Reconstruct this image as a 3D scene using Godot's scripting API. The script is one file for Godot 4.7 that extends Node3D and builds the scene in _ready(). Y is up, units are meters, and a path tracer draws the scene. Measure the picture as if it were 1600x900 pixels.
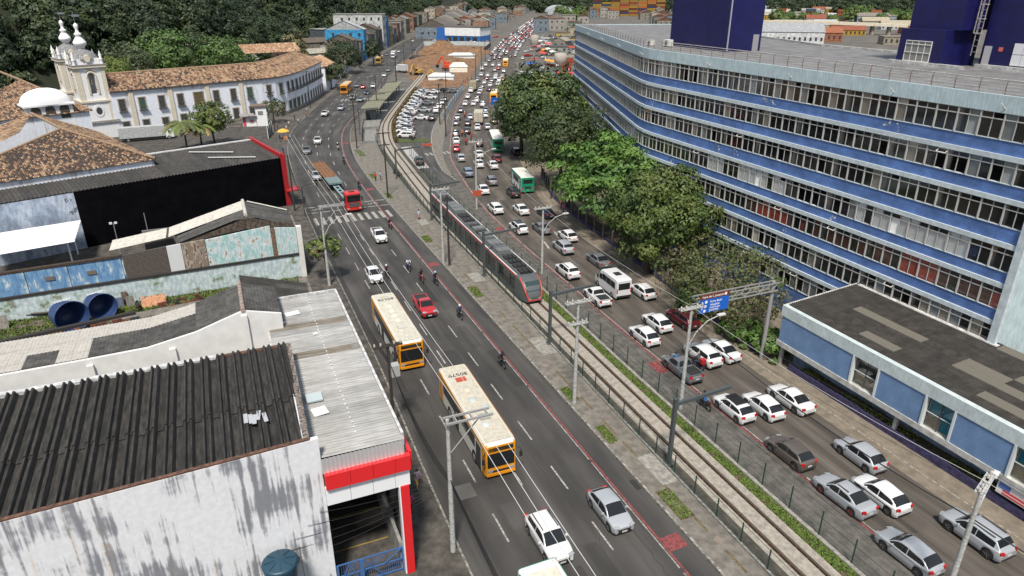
extends Node3D

var rng := RandomNumberGenerator.new()
var M := {}
var T := {}
var used := {}

class MB:
	var v := PackedVector3Array()
	var n := PackedVector3Array()
	var t := PackedVector2Array()
	var c := PackedColorArray()
	var col := Color.WHITE
	var uvs := false
	var cols := false
	func put(p: Vector3,m: Vector3,u := Vector2.ZERO) -> void:
		v.append(p); n.append(m); t.append(u); c.append(col)
	func tri(a: Vector3,b: Vector3,d: Vector3) -> void:
		var m := (d - a).cross(b - a).normalized()
		put(a,m); put(b,m); put(d,m)
	func quad(a: Vector3,b: Vector3,d: Vector3,e: Vector3) -> void:
		var m := (d - a).cross(b - a).normalized()
		put(a,m); put(b,m); put(d,m); put(a,m); put(d,m); put(e,m)
	func face(a: Vector3,b: Vector3,d: Vector3,e: Vector3,out: Vector3) -> void:
		if (d - a).cross(b - a).dot(out) < 0: quad(e,d,b,a)
		else: quad(a,b,d,e)
	func quv(a: Vector3,b: Vector3,d: Vector3,e: Vector3,out: Vector3,ua := Vector2(0,1),ub := Vector2(1,1),ud := Vector2(1,0),ue := Vector2(0,0)) -> void:
		uvs = true
		var m := (d - a).cross(b - a).normalized()
		if m.dot(out) >= 0:
			put(a,m,ua); put(b,m,ub); put(d,m,ud); put(a,m,ua); put(d,m,ud); put(e,m,ue)
		else:
			m = -m
			put(a,m,ua); put(d,m,ud); put(b,m,ub); put(a,m,ua); put(e,m,ue); put(d,m,ud)
	func box(p: Vector3,s: Vector3,b := Basis()) -> void:
		var h := s * 0.5
		var k := []
		for i in 8:
			k.append(p + b * Vector3(h.x if i & 1 else -h.x,h.y if i & 2 else -h.y,h.z if i & 4 else -h.z))
		face(k[0],k[1],k[3],k[2],-b.z); face(k[4],k[5],k[7],k[6],b.z)
		face(k[0],k[2],k[6],k[4],-b.x); face(k[1],k[3],k[7],k[5],b.x)
		face(k[0],k[1],k[5],k[4],-b.y); face(k[2],k[3],k[7],k[6],b.y)
	func bar(a: Vector3,b: Vector3,w: float,h: float,up := Vector3.UP) -> void:
		var d := b - a
		if d.length() < 0.001: return
		var f := d.normalized()
		var r := f.cross(up)
		if r.length() < 0.01: r = f.cross(Vector3.RIGHT)
		r = r.normalized()
		box((a + b) * 0.5,Vector3(w,h,d.length()),Basis(r,f.cross(r),f))
	func cyl(a: Vector3,b: Vector3,r0: float,r1: float,k := 10,caps := true) -> void:
		var f := (b - a).normalized()
		var r := f.cross(Vector3.UP if absf(f.y) < 0.9 else Vector3.RIGHT).normalized()
		var q := f.cross(r)
		for i in k:
			var a0 := TAU * i / k
			var a1 := TAU * (i + 1) / k
			var d0 := r * cos(a0) + q * sin(a0)
			var d1 := r * cos(a1) + q * sin(a1)
			var p := [a + d0 * r0,a + d1 * r0,b + d1 * r1,b + d0 * r1]
			if (p[2] - p[0]).cross(p[1] - p[0]).dot(d0) >= 0:
				put(p[0],d0); put(p[1],d1); put(p[2],d1); put(p[0],d0); put(p[2],d1); put(p[3],d0)
			else:
				put(p[0],d0); put(p[2],d1); put(p[1],d1); put(p[0],d0); put(p[3],d0); put(p[2],d1)
			if caps:
				_ct(a,p[0],p[1],-f)
				_ct(b,p[3],p[2],f)
	func _ct(a: Vector3,b: Vector3,d: Vector3,o: Vector3) -> void:
		if (d - a).cross(b - a).dot(o) < 0: tri(a,d,b)
		else: tri(a,b,d)
	func tube(pts: Array,r: float,k := 5,r1 := -1.0) -> void:
		for i in pts.size() - 1:
			var u := r if r1 < 0 else lerpf(r,r1,float(i) / (pts.size() - 1))
			var w := r if r1 < 0 else lerpf(r,r1,float(i + 1) / (pts.size() - 1))
			cyl(pts[i],pts[i + 1],u,w,k,i == 0 or i == pts.size() - 2)
	func sheet(rows: Array,inside: Vector3,wrap := false) -> void:
		var R := rows.size()
		var C: int = rows[0].size()
		var nn := []
		var side := 0.0
		for i in R:
			var line := []
			for j in C:
				var du: Vector3 = rows[mini(i + 1,R - 1)][j] - rows[maxi(i - 1,0)][j]
				var jp := (j + 1) % C if wrap else mini(j + 1,C - 1)
				var jm := (j - 1 + C) % C if wrap else maxi(j - 1,0)
				var dv: Vector3 = rows[i][jp] - rows[i][jm]
				var m := du.cross(dv)
				m = m.normalized() if m.length() > 1e-9 else Vector3.ZERO
				side += m.dot(rows[i][j] - inside)
				line.append(m)
			nn.append(line)
		var sg := 1.0 if side >= 0 else -1.0
		for i in R - 1:
			for j in (C if wrap else C - 1):
				var k := (j + 1) % C
				var p := [rows[i][j],rows[i + 1][j],rows[i + 1][k],rows[i][k]]
				var m := [nn[i][j] * sg,nn[i + 1][j] * sg,nn[i + 1][k] * sg,nn[i][k] * sg]
				var g: Vector3 = (p[2] - p[0]).cross(p[3] - p[1])
				if g.length() < 1e-9: continue
				for z in 4:
					if m[z] == Vector3.ZERO: m[z] = -g.normalized() if -g.dot(p[0] - inside) > 0 else g.normalized()
				var o := [0,1,2,0,2,3] if -g.dot(m[0] + m[1] + m[2] + m[3]) >= 0 else [0,2,1,0,3,2]
				for z in o: put(p[z],m[z])
	func lathe(prof: Array,at: Vector3,k := 12) -> void:
		var rows := []
		for p in prof:
			var line := []
			for i in k:
				line.append(at + Vector3(cos(TAU * i / k) * p.x,p.y,sin(TAU * i / k) * p.x))
			rows.append(line)
		sheet(rows,at + Vector3(0,(prof[0].y + prof[-1].y) * 0.5,0),true)
	func ball(p: Vector3,s: Vector3,k := 8) -> void:
		var rows := []
		for i in k + 1:
			var a := PI * i / k - PI / 2
			var line := []
			for j in k * 2:
				line.append(p + Vector3(cos(a) * cos(PI * j / k) * s.x,sin(a) * s.y,cos(a) * sin(PI * j / k) * s.z))
			rows.append(line)
		sheet(rows,p,true)
	func prism(pl: Array,y0: float,y1: float,bottom := false) -> void:
		var m := Vector2.ZERO
		for p in pl: m += p
		m /= pl.size()
		for i in pl.size():
			var a: Vector2 = pl[i]
			var b: Vector2 = pl[(i + 1) % pl.size()]
			var o := Vector2(b.y - a.y,a.x - b.x)
			if o.dot((a + b) * 0.5 - m) < 0: o = -o
			face(Vector3(a.x,y0,-a.y),Vector3(b.x,y0,-b.y),Vector3(b.x,y1,-b.y),Vector3(a.x,y1,-a.y),Vector3(o.x,0,-o.y))
		flat(pl,y1)
		if bottom: flat(pl,y0,Vector3.DOWN)
	func flat(pl: Array,y: float,o := Vector3.UP) -> void:
		var ix := Geometry2D.triangulate_polygon(PackedVector2Array(pl))
		for i in range(0,ix.size(),3):
			var p := []
			for j in 3:
				var q: Vector2 = pl[ix[i + j]]
				p.append(Vector3(q.x,y,-q.y))
			_ct(p[0],p[1],p[2],o)
	func mesh() -> ArrayMesh:
		var a := []
		a.resize(Mesh.ARRAY_MAX)
		a[Mesh.ARRAY_VERTEX] = v
		a[Mesh.ARRAY_NORMAL] = n
		if uvs: a[Mesh.ARRAY_TEX_UV] = t
		if cols: a[Mesh.ARRAY_COLOR] = c
		var m := ArrayMesh.new()
		if v.size(): m.add_surface_from_arrays(Mesh.PRIMITIVE_TRIANGLES,a)
		return m

func pt(p: Vector2,y := 0.0) -> Vector3: return Vector3(p.x,y,-p.y)
func sv(v: float,s: float,y := 0.0) -> Vector3: return Vector3(v,y,-s)

func numbered(nm: String) -> String:
	var k: int = used.get(nm,0)
	used[nm] = k + 1
	return nm if k == 0 else "%s_%03d" % [nm,k]

func thing(nm: String,label: String,cat: String,at := Vector3.ZERO,yaw := 0.0,group := "") -> Node3D:
	var o := Node3D.new()
	o.name = numbered(nm)
	add_child(o)
	o.position = at
	o.rotation.y = yaw
	tag(o,label,cat,group)
	return o

func tag(o: Node3D,label: String,cat: String,group := "") -> void:
	o.set_meta("label",label)
	o.set_meta("category",cat)
	if group: o.set_meta("group",group)

func setting(nm: String,m = null,mt: Material = null) -> Node3D:
	var o: Node3D
	if m == null: o = Node3D.new()
	else:
		o = MeshInstance3D.new()
		o.mesh = m.mesh() if m is MB else m
		o.material_override = mt
	o.name = numbered(nm)
	add_child(o)
	o.set_meta("kind","structure")
	return o

func part(parent: Node3D,nm: String,m,mt: Material,label := "") -> MeshInstance3D:
	var o := MeshInstance3D.new()
	o.name = nm
	o.mesh = m.mesh() if m is MB else m
	o.material_override = mt
	parent.add_child(o,true)
	if label: o.set_meta("label",label)
	return o

func one(nm: String,label: String,cat: String,m,mt: Material,group := "") -> MeshInstance3D:
	var o := MeshInstance3D.new()
	o.name = numbered(nm)
	o.mesh = m.mesh() if m is MB else m
	o.material_override = mt
	add_child(o)
	tag(o,label,cat,group)
	return o

func bx(p: Vector3,s: Vector3,b := Basis()) -> MB:
	var m := MB.new()
	m.box(p,s,b)
	return m

func noise_tex(kind: String,lo: float,hi := 1.0) -> Texture2D:
	var key := "%s%.2f%.2f" % [kind,lo,hi]
	if T.has(key): return T[key]
	var f := FastNoiseLite.new()
	f.seed = kind.length() * 7 + 3
	var g := Gradient.new()
	g.set_color(0,Color(lo,lo,lo)); g.set_color(1,Color(hi,hi,hi))
	var x := NoiseTexture2D.new()
	x.width = 512; x.height = 512
	x.seamless = true
	if kind == "grain":
		f.noise_type = FastNoiseLite.TYPE_SIMPLEX; f.frequency = 0.12; f.fractal_octaves = 3; f.fractal_gain = 0.7
	elif kind == "cloud":
		f.noise_type = FastNoiseLite.TYPE_SIMPLEX_SMOOTH; f.frequency = 0.008; f.fractal_octaves = 6; f.fractal_gain = 0.58
	elif kind == "blotch":
		f.noise_type = FastNoiseLite.TYPE_SIMPLEX_SMOOTH; f.frequency = 0.011; f.fractal_octaves = 6; f.fractal_gain = 0.66
		g.offsets = PackedFloat32Array([0.12,0.86])
	elif kind == "mosaic":
		f.noise_type = FastNoiseLite.TYPE_CELLULAR; f.frequency = 0.09; f.cellular_return_type = FastNoiseLite.RETURN_CELL_VALUE; f.fractal_type = FastNoiseLite.FRACTAL_NONE
	elif kind == "streak":
		f.noise_type = FastNoiseLite.TYPE_SIMPLEX; f.frequency = 0.03; f.fractal_octaves = 4
		g.offsets = PackedFloat32Array([0.3,0.62])
	x.noise = f
	x.color_ramp = g
	T[key] = x
	return x

func pm(key: String,col := Color.WHITE,rough := 0.8,metal := 0.0) -> StandardMaterial3D:
	if M.has(key): return M[key]
	var m := StandardMaterial3D.new()
	m.resource_name = key
	m.albedo_color = col.linear_to_srgb()
	m.roughness = rough
	m.metallic = metal
	M[key] = m
	return m

func tm(key: String,col: Color,rough: float,k1: String,s1,lo1: float,k2 := "",s2 = 1.0,lo2 := 1.0,bump := 0.0) -> StandardMaterial3D:
	if M.has(key): return M[key]
	var m := pm(key,col,rough)
	m.uv1_triplanar = true
	m.uv1_world_triplanar = true
	m.uv1_scale = s1 if s1 is Vector3 else Vector3.ONE * s1
	m.albedo_texture = noise_tex(k1,lo1)
	if k2:
		m.detail_enabled = true
		m.detail_blend_mode = BaseMaterial3D.BLEND_MODE_MUL
		m.detail_uv_layer = BaseMaterial3D.DETAIL_UV_2
		m.uv2_triplanar = true
		m.uv2_world_triplanar = true
		m.uv2_scale = s2 if s2 is Vector3 else Vector3.ONE * s2
		m.detail_albedo = noise_tex(k2,lo2)
	if bump > 0: pass
	return m

func vm(key: String,rough := 0.8) -> StandardMaterial3D:
	if M.has(key): return M[key]
	var m := pm(key,Color.WHITE,rough)
	m.vertex_color_use_as_albedo = true
	return m

func painted(key: String,im: Image,rough := 0.85) -> StandardMaterial3D:
	var m := pm(key,Color.WHITE,rough)
	m.albedo_texture = ImageTexture.create_from_image(im)
	return m

func at(tb: Array,s: float) -> float:
	var k := tb.size() / 2
	if s <= tb[0]: return tb[1] + (s - tb[0]) * (tb[3] - tb[1]) / (tb[2] - tb[0])
	for i in k - 1:
		if s <= tb[i * 2 + 2]:
			var a: float = tb[i * 2 - 1] if i > 0 else tb[1]
			var sa: float = tb[i * 2 - 2] if i > 0 else tb[0] - 1.0
			var d: float = tb[i * 2 + 5] if i + 2 < k else tb[i * 2 + 3]
			var sd: float = tb[i * 2 + 4] if i + 2 < k else tb[i * 2 + 2] + 1.0
			var w: float = tb[i * 2 + 2] - tb[i * 2]
			var u: float = (s - tb[i * 2]) / w
			var m0: float = (tb[i * 2 + 3] - a) / (tb[i * 2 + 2] - sa) * w
			var m1: float = (d - tb[i * 2 + 1]) / (sd - tb[i * 2]) * w
			var u2 := u * u
			var u3 := u2 * u
			return (2 * u3 - 3 * u2 + 1) * tb[i * 2 + 1] + (u3 - 2 * u2 + u) * m0 + (3 * u2 - 2 * u3) * tb[i * 2 + 3] + (u3 - u2) * m1
	return tb[-1] + (s - tb[-2]) * (tb[-1] - tb[-3]) / (tb[-2] - tb[-4])

func slope(tb: Array,s: float) -> float: return (at(tb,s + 1.0) - at(tb,s - 1.0)) * 0.5

func strip(a: Array,oa: float,b: Array,ob: float,s0: float,s1: float,y: float,step := 3.0,v_len := 0.0) -> MB:
	var m := MB.new()
	var k := maxi(1,int(ceil((s1 - s0) / step)))
	for i in k:
		var p := lerpf(s0,s1,float(i) / k)
		var q := lerpf(s0,s1,float(i + 1) / k)
		if v_len > 0:
			m.quv(sv(at(a,p) + oa,p,y),sv(at(b,p) + ob,p,y),sv(at(b,q) + ob,q,y),sv(at(a,q) + oa,q,y),Vector3.UP,Vector2(0,p / v_len),Vector2(1,p / v_len),Vector2(1,q / v_len),Vector2(0,q / v_len))
		else:
			m.face(sv(at(a,p) + oa,p,y),sv(at(b,p) + ob,p,y),sv(at(b,q) + ob,q,y),sv(at(a,q) + oa,q,y),Vector3.UP)
	return m

func slab(a: Array,oa: float,b: Array,ob: float,s0: float,s1: float,y0: float,y: float,step := 3.0) -> MB:
	var m := strip(a,oa,b,ob,s0,s1,y,step)
	var k := maxi(1,int(ceil((s1 - s0) / step)))
	for i in k:
		var p := lerpf(s0,s1,float(i) / k)
		var q := lerpf(s0,s1,float(i + 1) / k)
		m.face(sv(at(a,p) + oa,p,y0),sv(at(a,q) + oa,q,y0),sv(at(a,q) + oa,q,y),sv(at(a,p) + oa,p,y),Vector3.LEFT)
		m.face(sv(at(b,p) + ob,p,y0),sv(at(b,q) + ob,q,y0),sv(at(b,q) + ob,q,y),sv(at(b,p) + ob,p,y),Vector3.RIGHT)
	m.face(sv(at(a,s0) + oa,s0,y0),sv(at(b,s0) + ob,s0,y0),sv(at(b,s0) + ob,s0,y),sv(at(a,s0) + oa,s0,y),Vector3.BACK)
	m.face(sv(at(a,s1) + oa,s1,y0),sv(at(b,s1) + ob,s1,y0),sv(at(b,s1) + ob,s1,y),sv(at(a,s1) + oa,s1,y),Vector3.FORWARD)
	return m

const KL := [-20,10.4,35,10.4,60,11.0,110,11.2,127,11.9,158,13.4,175,15.3,191,18.4,208,23.6,229,30.1,258,40.0,284,48.7,335,65.0,429,100.5,506,131.5,560,155,800,262,1500,575]
const KR := [-20,24.8,110,25.0,130,25.4,149,26.4,166,28.5,183,31.8,196,35.8,215,42.7,260,58.5,301,71,328,80.6,376,98.8,410,111.4,466,132,514,150,560,172,800,280,1500,592]
const TR := [-20,29.6,20,30.2,40,30.4,63,30.85,90,31.4,110,32.2,125,33.3,140,34.6,155,36.0,168,37.8,187,42.2,202,47.3,220,54.2,248,65.0,283,79.0]
const FL := [-20,27.4,20,27.65,30,27.75,45,28.1,62,28.6,83,29.15,107,29.7,129,30.9,150,32.6,168,34.9]
const FR := [-20,33.0,20,33.1,47,33.3,72,34.0,99,34.7,117,35.7,132,36.8,157,39.2]
const RR := [-20,36.9,21,36.9,53,37.0,73,37.6,90,38.3,105,39.4,122,42.0,143,46.1,159,51.3,180,58.8,199,66.0,224,76.8,252,90.0,284,105,373,144,432,172,491,201,546,230,633,275,737,330,1500,735]
const KRR := [-20,44.2,38,44.2,49,44.5,67,46.2,88,48.0,105,50.2,118,54.2,138,60.2,159,68.5,199,85,252,109,284,123,373,162,432,191,491,221,633,295,737,350,1500,755]
const PK := [118,39.0,123.8,41.0,132,41.0,145,43.3,161,47.2,177,52.5,190,57.8,213,67.9,241,81,252,86.6]


func _ready() -> void:
	rng.seed = 20240611
	var cam := Camera3D.new()
	cam.name = "camera"
	cam.fov = 2.0 * rad_to_deg(atan(450.0 / 1067.0))
	cam.near = 0.1
	cam.far = 6000.0
	add_child(cam)
	cam.position = Vector3(0,34,0)
	cam.rotation = Vector3(deg_to_rad(-23.6),deg_to_rad(-23.05),0)
	cam.current = true
	var env := Environment.new()
	env.background_mode = Environment.BG_SKY
	var sky := Sky.new()
	var sm := ProceduralSkyMaterial.new()
	sm.sky_top_color = Color(0.66,0.715,0.785)
	sm.sky_horizon_color = Color(0.80,0.83,0.86)
	sm.sky_curve = 0.25
	sm.ground_bottom_color = Color(0.25,0.25,0.24)
	sm.ground_horizon_color = Color(0.62,0.64,0.66)
	sm.sky_energy_multiplier = 0.82
	sky.sky_material = sm
	env.sky = sky
	env.tonemap_mode = Environment.TONE_MAPPER_LINEAR
	env.tonemap_exposure = 1.78
	env.sdfgi_enabled = true
	env.ssao_enabled = true
	env.ssil_enabled = true
	env.fog_enabled = false
	env.fog_density = 0.00014
	env.fog_light_color = Color(0.72,0.77,0.82)
	var we := WorldEnvironment.new()
	we.name = "environment"
	we.environment = env
	add_child(we)
	var sun := DirectionalLight3D.new()
	sun.name = "sun"
	sun.light_color = Color(1.0,0.965,0.915)
	sun.light_energy = 1.05
	sun.light_angular_distance = 8.0
	sun.shadow_enabled = true
	add_child(sun)
	sun.look_at_from_position(Vector3(-16,60,34),Vector3.ZERO)
	palette()
	ground()
	streets()
	blue_building()
	annex()
	left_side()
	convent_and_church()
	far_town()
	hill_and_trees()
	station_and_site()
	street_furniture()
	traffic()
	people()


func ground() -> void:
	var m := MB.new()
	m.flat([Vector2(-900,-60),Vector2(1900,-60),Vector2(2600,3000),Vector2(-900,3000)],-0.02)
	setting("ground",m,tm("earth and old asphalt",Color(0.19,0.172,0.15),0.95,"cloud",0.02,0.7,"grain",0.35,0.7))

func asphalt(key: String,col: Color,lanes: int,seedv: int) -> StandardMaterial3D:
	if M.has(key): return M[key]
	var w := 256
	var h := 1024
	var im := Image.create_empty(w,h,false,Image.FORMAT_RGB8)
	var f := FastNoiseLite.new()
	f.seed = seedv
	f.frequency = 0.02
	var g := FastNoiseLite.new()
	g.seed = seedv + 5
	g.frequency = 0.008
	for y in h:
		for x in w:
			var u := float(x) / w * lanes
			var lane := fposmod(u,1.0)
			var worn := 0.5 + 0.5 * cos((lane - 0.5) * TAU)
			var b := float(y) / h
			var na := f.get_noise_2d(x * 1.6,y * 0.16) * (1.0 - b) + f.get_noise_2d(x * 1.6,(y - h) * 0.16) * b
			var nb := g.get_noise_2d(x * 1.5,y) * (1.0 - b) + g.get_noise_2d(x * 1.5,y - h) * b
			var k := 0.86 + na * 0.30 + nb * 0.26 - worn * 0.16 * (0.6 + na)
			im.set_pixel(x,y,Color(k,k * 0.995,k * 0.985))
	var r := RandomNumberGenerator.new()
	r.seed = seedv
	for i in 34:
		var d := r.randf_range(0.76,1.12)
		var px := Rect2i(r.randi_range(0,w - 30),r.randi_range(0,h - 90),r.randi_range(8,34),r.randi_range(20,90))
		for y in range(px.position.y,px.end.y):
			for x in range(px.position.x,mini(px.end.x,w)):
				im.set_pixel(x,y,im.get_pixel(x,y) * d)
	for i in 14:
		var x := r.randf_range(0,w)
		var y := r.randi_range(0,h - 200)
		for k in r.randi_range(60,200):
			x += r.randf_range(-0.9,0.9)
			im.set_pixel(clampi(int(x),0,w - 1),y + k,Color(0.68,0.67,0.66))
	var m := pm(key,col,0.88)
	m.albedo_texture = ImageTexture.create_from_image(im)
	m.detail_enabled = true
	m.detail_blend_mode = BaseMaterial3D.BLEND_MODE_MUL
	m.detail_uv_layer = BaseMaterial3D.DETAIL_UV_2
	m.uv2_triplanar = true
	m.uv2_world_triplanar = true
	m.uv2_scale = Vector3.ONE * 0.6
	m.detail_albedo = noise_tex("grain",0.72)
	return m

func dash(parent: Node3D,nm: String,tb: Array,off: float,s: float,ln: float,w: float,y: float,mt: Material) -> void:
	var m := MB.new()
	for i in 2:
		var p := s + ln * i / 2
		var q := s + ln * (i + 1) / 2
		m.face(sv(at(tb,p) + off - w / 2,p,y),sv(at(tb,p) + off + w / 2,p,y),sv(at(tb,q) + off + w / 2,q,y),sv(at(tb,q) + off - w / 2,q,y),Vector3.UP)
	part(parent,nm,m,mt)

func streets() -> void:
	var white := tm("road paint",Color(0.62,0.61,0.58),0.7,"blotch",0.5,0.55,"grain",1.2,0.7)
	var redp := tm("red road paint",Color(0.36,0.085,0.085),0.75,"blotch",0.4,0.6,"grain",1.0,0.75)
	var walk := tm("worn concrete pavement",Color(0.25,0.228,0.198),0.93,"blotch",0.16,0.74,"grain",0.5,0.74)
	var kerb := tm("whitewashed kerb",Color(0.47,0.45,0.40),0.85,"blotch",0.35,0.45,"grain",1.1,0.7)
	var road := setting("main_road")
	part(road,"carriageway",strip(KL,0,KR,0,-20,700,0.0,3.0,90.0),asphalt("dark asphalt",Color(0.098,0.094,0.092),4,11))
	for j in 3:
		var off: float = [-5.0,-7.85,-10.9][j]
		var s := 16.0 + j * 1.7
		while s < 470:
			if s < 100 or s > 117:
				var wd: float = at(KR,s) - at(KL,s)
				dash(road,"lane_dash",KR,off * wd / 14.0,s,2.9 if s < 120 else 3.2,0.13 if s < 140 else 0.17,0.004,white)
			s += 6.55 if s < 100 else (9.0 if s < 250 else 14.0)
	for s0 in range(14,300,12):
		dash(road,"red_line",KR,-1.85,s0,11.95,0.16,0.004,redp)
		dash(road,"edge_line",KR,-2.04,s0 + 0.1,11.6,0.09,0.0045,white)
	for s0 in [27.5,82.5,123.5,167.0]:
		var m := MB.new()
		m.flat([Vector2(at(KR,s0) - 1.72,s0),Vector2(at(KR,s0) - 0.35,s0),Vector2(at(KR,s0 + 1.3) - 0.35,s0 + 1.3),Vector2(at(KR,s0 + 1.3) - 1.72,s0 + 1.3)],0.005)
		part(road,"red_patch",m,redp)
	for i in 11:
		var x := 11.75 + i * 1.18
		var m := MB.new()
		m.flat([Vector2(x,106.2),Vector2(x + 0.55,106.2),Vector2(x + 0.55,110.0),Vector2(x,110.0)],0.005)
		part(road,"crossing_stripe",m,white)
	for s0 in [113.0,116.3]:
		for x in range(11,24,2):
			var m := MB.new()
			m.flat([Vector2(x + 0.4,s0),Vector2(x + 2.0,s0 - 0.05),Vector2(x + 2.0,s0 + 0.25),Vector2(x + 0.4,s0 + 0.3)],0.005)
			part(road,"stop_line",m,white)
	for c in [Vector2(13.2,114.8),Vector2(22.6,114.8)]:
		var m := MB.new()
		for wx in [-0.55,0.55]:
			for k in 12:
				var a0 := TAU * k / 12
				var a1 := TAU * (k + 1) / 12
				m.face(sv(c.x + wx + cos(a0) * 0.34,c.y + sin(a0) * 0.5,0.005),sv(c.x + wx + cos(a1) * 0.34,c.y + sin(a1) * 0.5,0.005),sv(c.x + wx + cos(a1) * 0.24,c.y + sin(a1) * 0.38,0.005),sv(c.x + wx + cos(a0) * 0.24,c.y + sin(a0) * 0.38,0.005),Vector3.UP)
		for e in [[Vector2(-0.5,0),Vector2(-0.1,0.5)],[Vector2(-0.1,0.5),Vector2(0.45,0.5)],[Vector2(0.45,0.5),Vector2(0.5,0)],[Vector2(-0.1,0.5),Vector2(0.1,0)],[Vector2(0.1,0),Vector2(0.45,0.5)]]:
			var d: Vector2 = (e[1] - e[0]).normalized().orthogonal() * 0.05
			m.flat([c + e[0] + d,c + e[1] + d,c + e[1] - d,c + e[0] - d],0.005)
		part(road,"bicycle_mark",m,white)
	for s0 in range(250,263,3):
		pass
	for i in 8:
		var s0 := 236.5
		var m := MB.new()
		var x := at(KR,s0) - 3.0 - i * 1.25
		m.flat([Vector2(x,s0),Vector2(x + 0.6,s0),Vector2(x + 2.1,s0 + 4.5),Vector2(x + 1.5,s0 + 4.5)],0.005)
		part(road,"crossing_stripe",m,white)
	part(road,"drain_grate",bx(Vector3(24.55,0.012,-34.1),Vector3(0.42,0.02,1.1)),pm("iron grate",Color(0.02,0.02,0.02),0.7))
	part(road,"manhole",bx(Vector3(12.6,0.006,-38.4),Vector3(1.3,0.008,1.6)),tm("old tar patch",Color(0.13,0.125,0.12),0.95,"grain",0.6,0.7))
	var lw := setting("left_pavement")
	part(lw,"paving",slab(KL,-60.0,KL,-0.15,-20,205,-0.02,0.10,4.0),tm("dirty left pavement",Color(0.135,0.122,0.108),0.95,"blotch",0.11,0.6,"grain",0.4,0.7))
	for s0 in range(-20,300,4):
		part(lw,"kerb_stone",slab(KL,-0.15,KL,0.0,s0,s0 + 3.97,-0.02,0.13,2.0),kerb)
	var mw := setting("median_pavement")
	part(mw,"paving",slab(KR,0.2,FL,0.0,-20,168,-0.02,0.14,2.0),walk)
	for s0 in range(-20,300,3):
		part(mw,"kerb_stone",slab(KR,0.0,KR,0.2,s0,s0 + 2.97,-0.02,0.16,1.5),kerb)
	var slabm := tm("pale repaired concrete",Color(0.42,0.40,0.36),0.9,"blotch",0.3,0.7,"grain",0.9,0.75)
	for q in [[34.9,27.0,3.6,1.4],[56.3,27.4,3.8,1.6],[76.3,27.5,3.0,1.5],[101.0,27.6,3.0,1.4]]:
		part(mw,"footing_slab",bx(Vector3(q[1],0.125,-q[0]),Vector3(q[3],0.06,q[2])),slabm)
	for q in [[31,26.1],[39.2,25.9],[46.5,26.3],[52.5,25.9],[27,26.6]]:
		part(mw,"patch_slab",bx(Vector3(q[1],0.125,-q[0]),Vector3(0.55,0.045,0.6),Basis(Vector3.UP,0.5)),tm("pinkish slab",Color(0.27,0.215,0.185),0.9,"grain",0.7,0.7))
	var yel := tm("faded yellow guide tiles",Color(0.25,0.19,0.10),0.9,"blotch",0.6,0.6,"grain",1.5,0.7)
	for s0 in range(20,100,4):
		if rng.randf() < 0.8: part(mw,"guide_strip",strip(KR,1.45,KR,1.67,s0,s0 + rng.randf_range(1.5,3.9),0.144,2.0),yel)
	var tr := setting("tram_track")
	part(tr,"trough",strip(FL,0.0,FR,0.0,-20,157,0.002,3.0),tm("track gravel",Color(0.13,0.115,0.095),0.95,"grain",0.45,0.5,"blotch",0.2,0.7))
	var bed := tm("track concrete",Color(0.46,0.42,0.36),0.9,"blotch",0.3,0.78,"grain",0.5,0.72)
	part(tr,"slab_middle",slab(TR,-0.55,TR,0.55,-20,300,0.0,0.13),bed)
	part(tr,"slab_side",slab(TR,0.93,TR,1.55,-20,300,0.0,0.11),bed)
	part(tr,"slab_side",slab(TR,-1.55,TR,-0.93,-20,300,0.0,0.11),bed)
	var rail := tm("rusty rail",Color(0.12,0.07,0.045),0.6,"grain",0.8,0.6)
	for o in [-0.74,0.74]:
		part(tr,"rail",slab(TR,o - 0.04,TR,o + 0.04,-20,300,0.0,0.16),rail)
		for s0 in range(18,100):
			part(tr,"rail_clip",bx(sv(at(TR,s0 + 0.5) + o,s0 + 0.5,0.04),Vector3(0.36,0.08,0.16)),rail)
	part(tr,"kerb_wall",slab(FL,-0.12,FL,0.1,-20,168,0.0,0.30),tm("pale plinth",Color(0.44,0.44,0.41),0.9,"blotch",0.3,0.6,"grain",0.9,0.7))
	part(tr,"grass_edging",slab(FR,-0.28,FR,0.02,-20,118,0.0,0.16),slabm)
	var rr := setting("right_road")
	part(rr,"cycle_strip",strip(FR,0.02,RR,0.0,-20,157,0.0,3.0),tm("grey cycle strip",Color(0.165,0.155,0.14),0.93,"blotch",0.13,0.7,"grain",0.45,0.7))
	part(rr,"carriageway",strip(RR,0.0,KRR,0.0,-20,900,0.004,3.0,80.0),asphalt("brownish asphalt",Color(0.155,0.135,0.117),3,29))
	for s0 in range(14,260,8):
		dash(rr,"red_line",RR,-0.1,s0,7.9,0.2,0.008,redp)
		dash(rr,"edge_line",RR,0.1,s0 + 0.2,7.5,0.12,0.0085,white)
	for s0 in [47.0,92.0]:
		dash(rr,"red_patch",RR,-0.9,s0,2.2,1.1,0.008,redp)
	for q in [[87.5,44.6],[84.0,41.2],[94.5,42.2]]:
		part(rr,"lane_arrow",bx(Vector3(q[1],0.009,-q[0]),Vector3(0.35,0.004,3.0),Basis(Vector3.UP,-0.2)),white)
	var sh := setting("dirt_shoulder")
	part(sh,"shoulder",slab(KRR,0.0,KRR,14.0,-20,140,-0.02,0.05,3.0),tm("sandy shoulder",Color(0.27,0.228,0.178),0.97,"blotch",0.12,0.78,"grain",0.4,0.74))
	var edgl := tm("buried kerb",Color(0.34,0.31,0.26),0.9,"blotch",0.4,0.6)
	for s0 in range(-20,120,3): part(sh,"kerb_stone",slab(KRR,1.15,KRR,1.3,s0,s0 + 2.96,0.0,0.075,3.0),edgl)
	var pk := setting("car_park")
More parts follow.
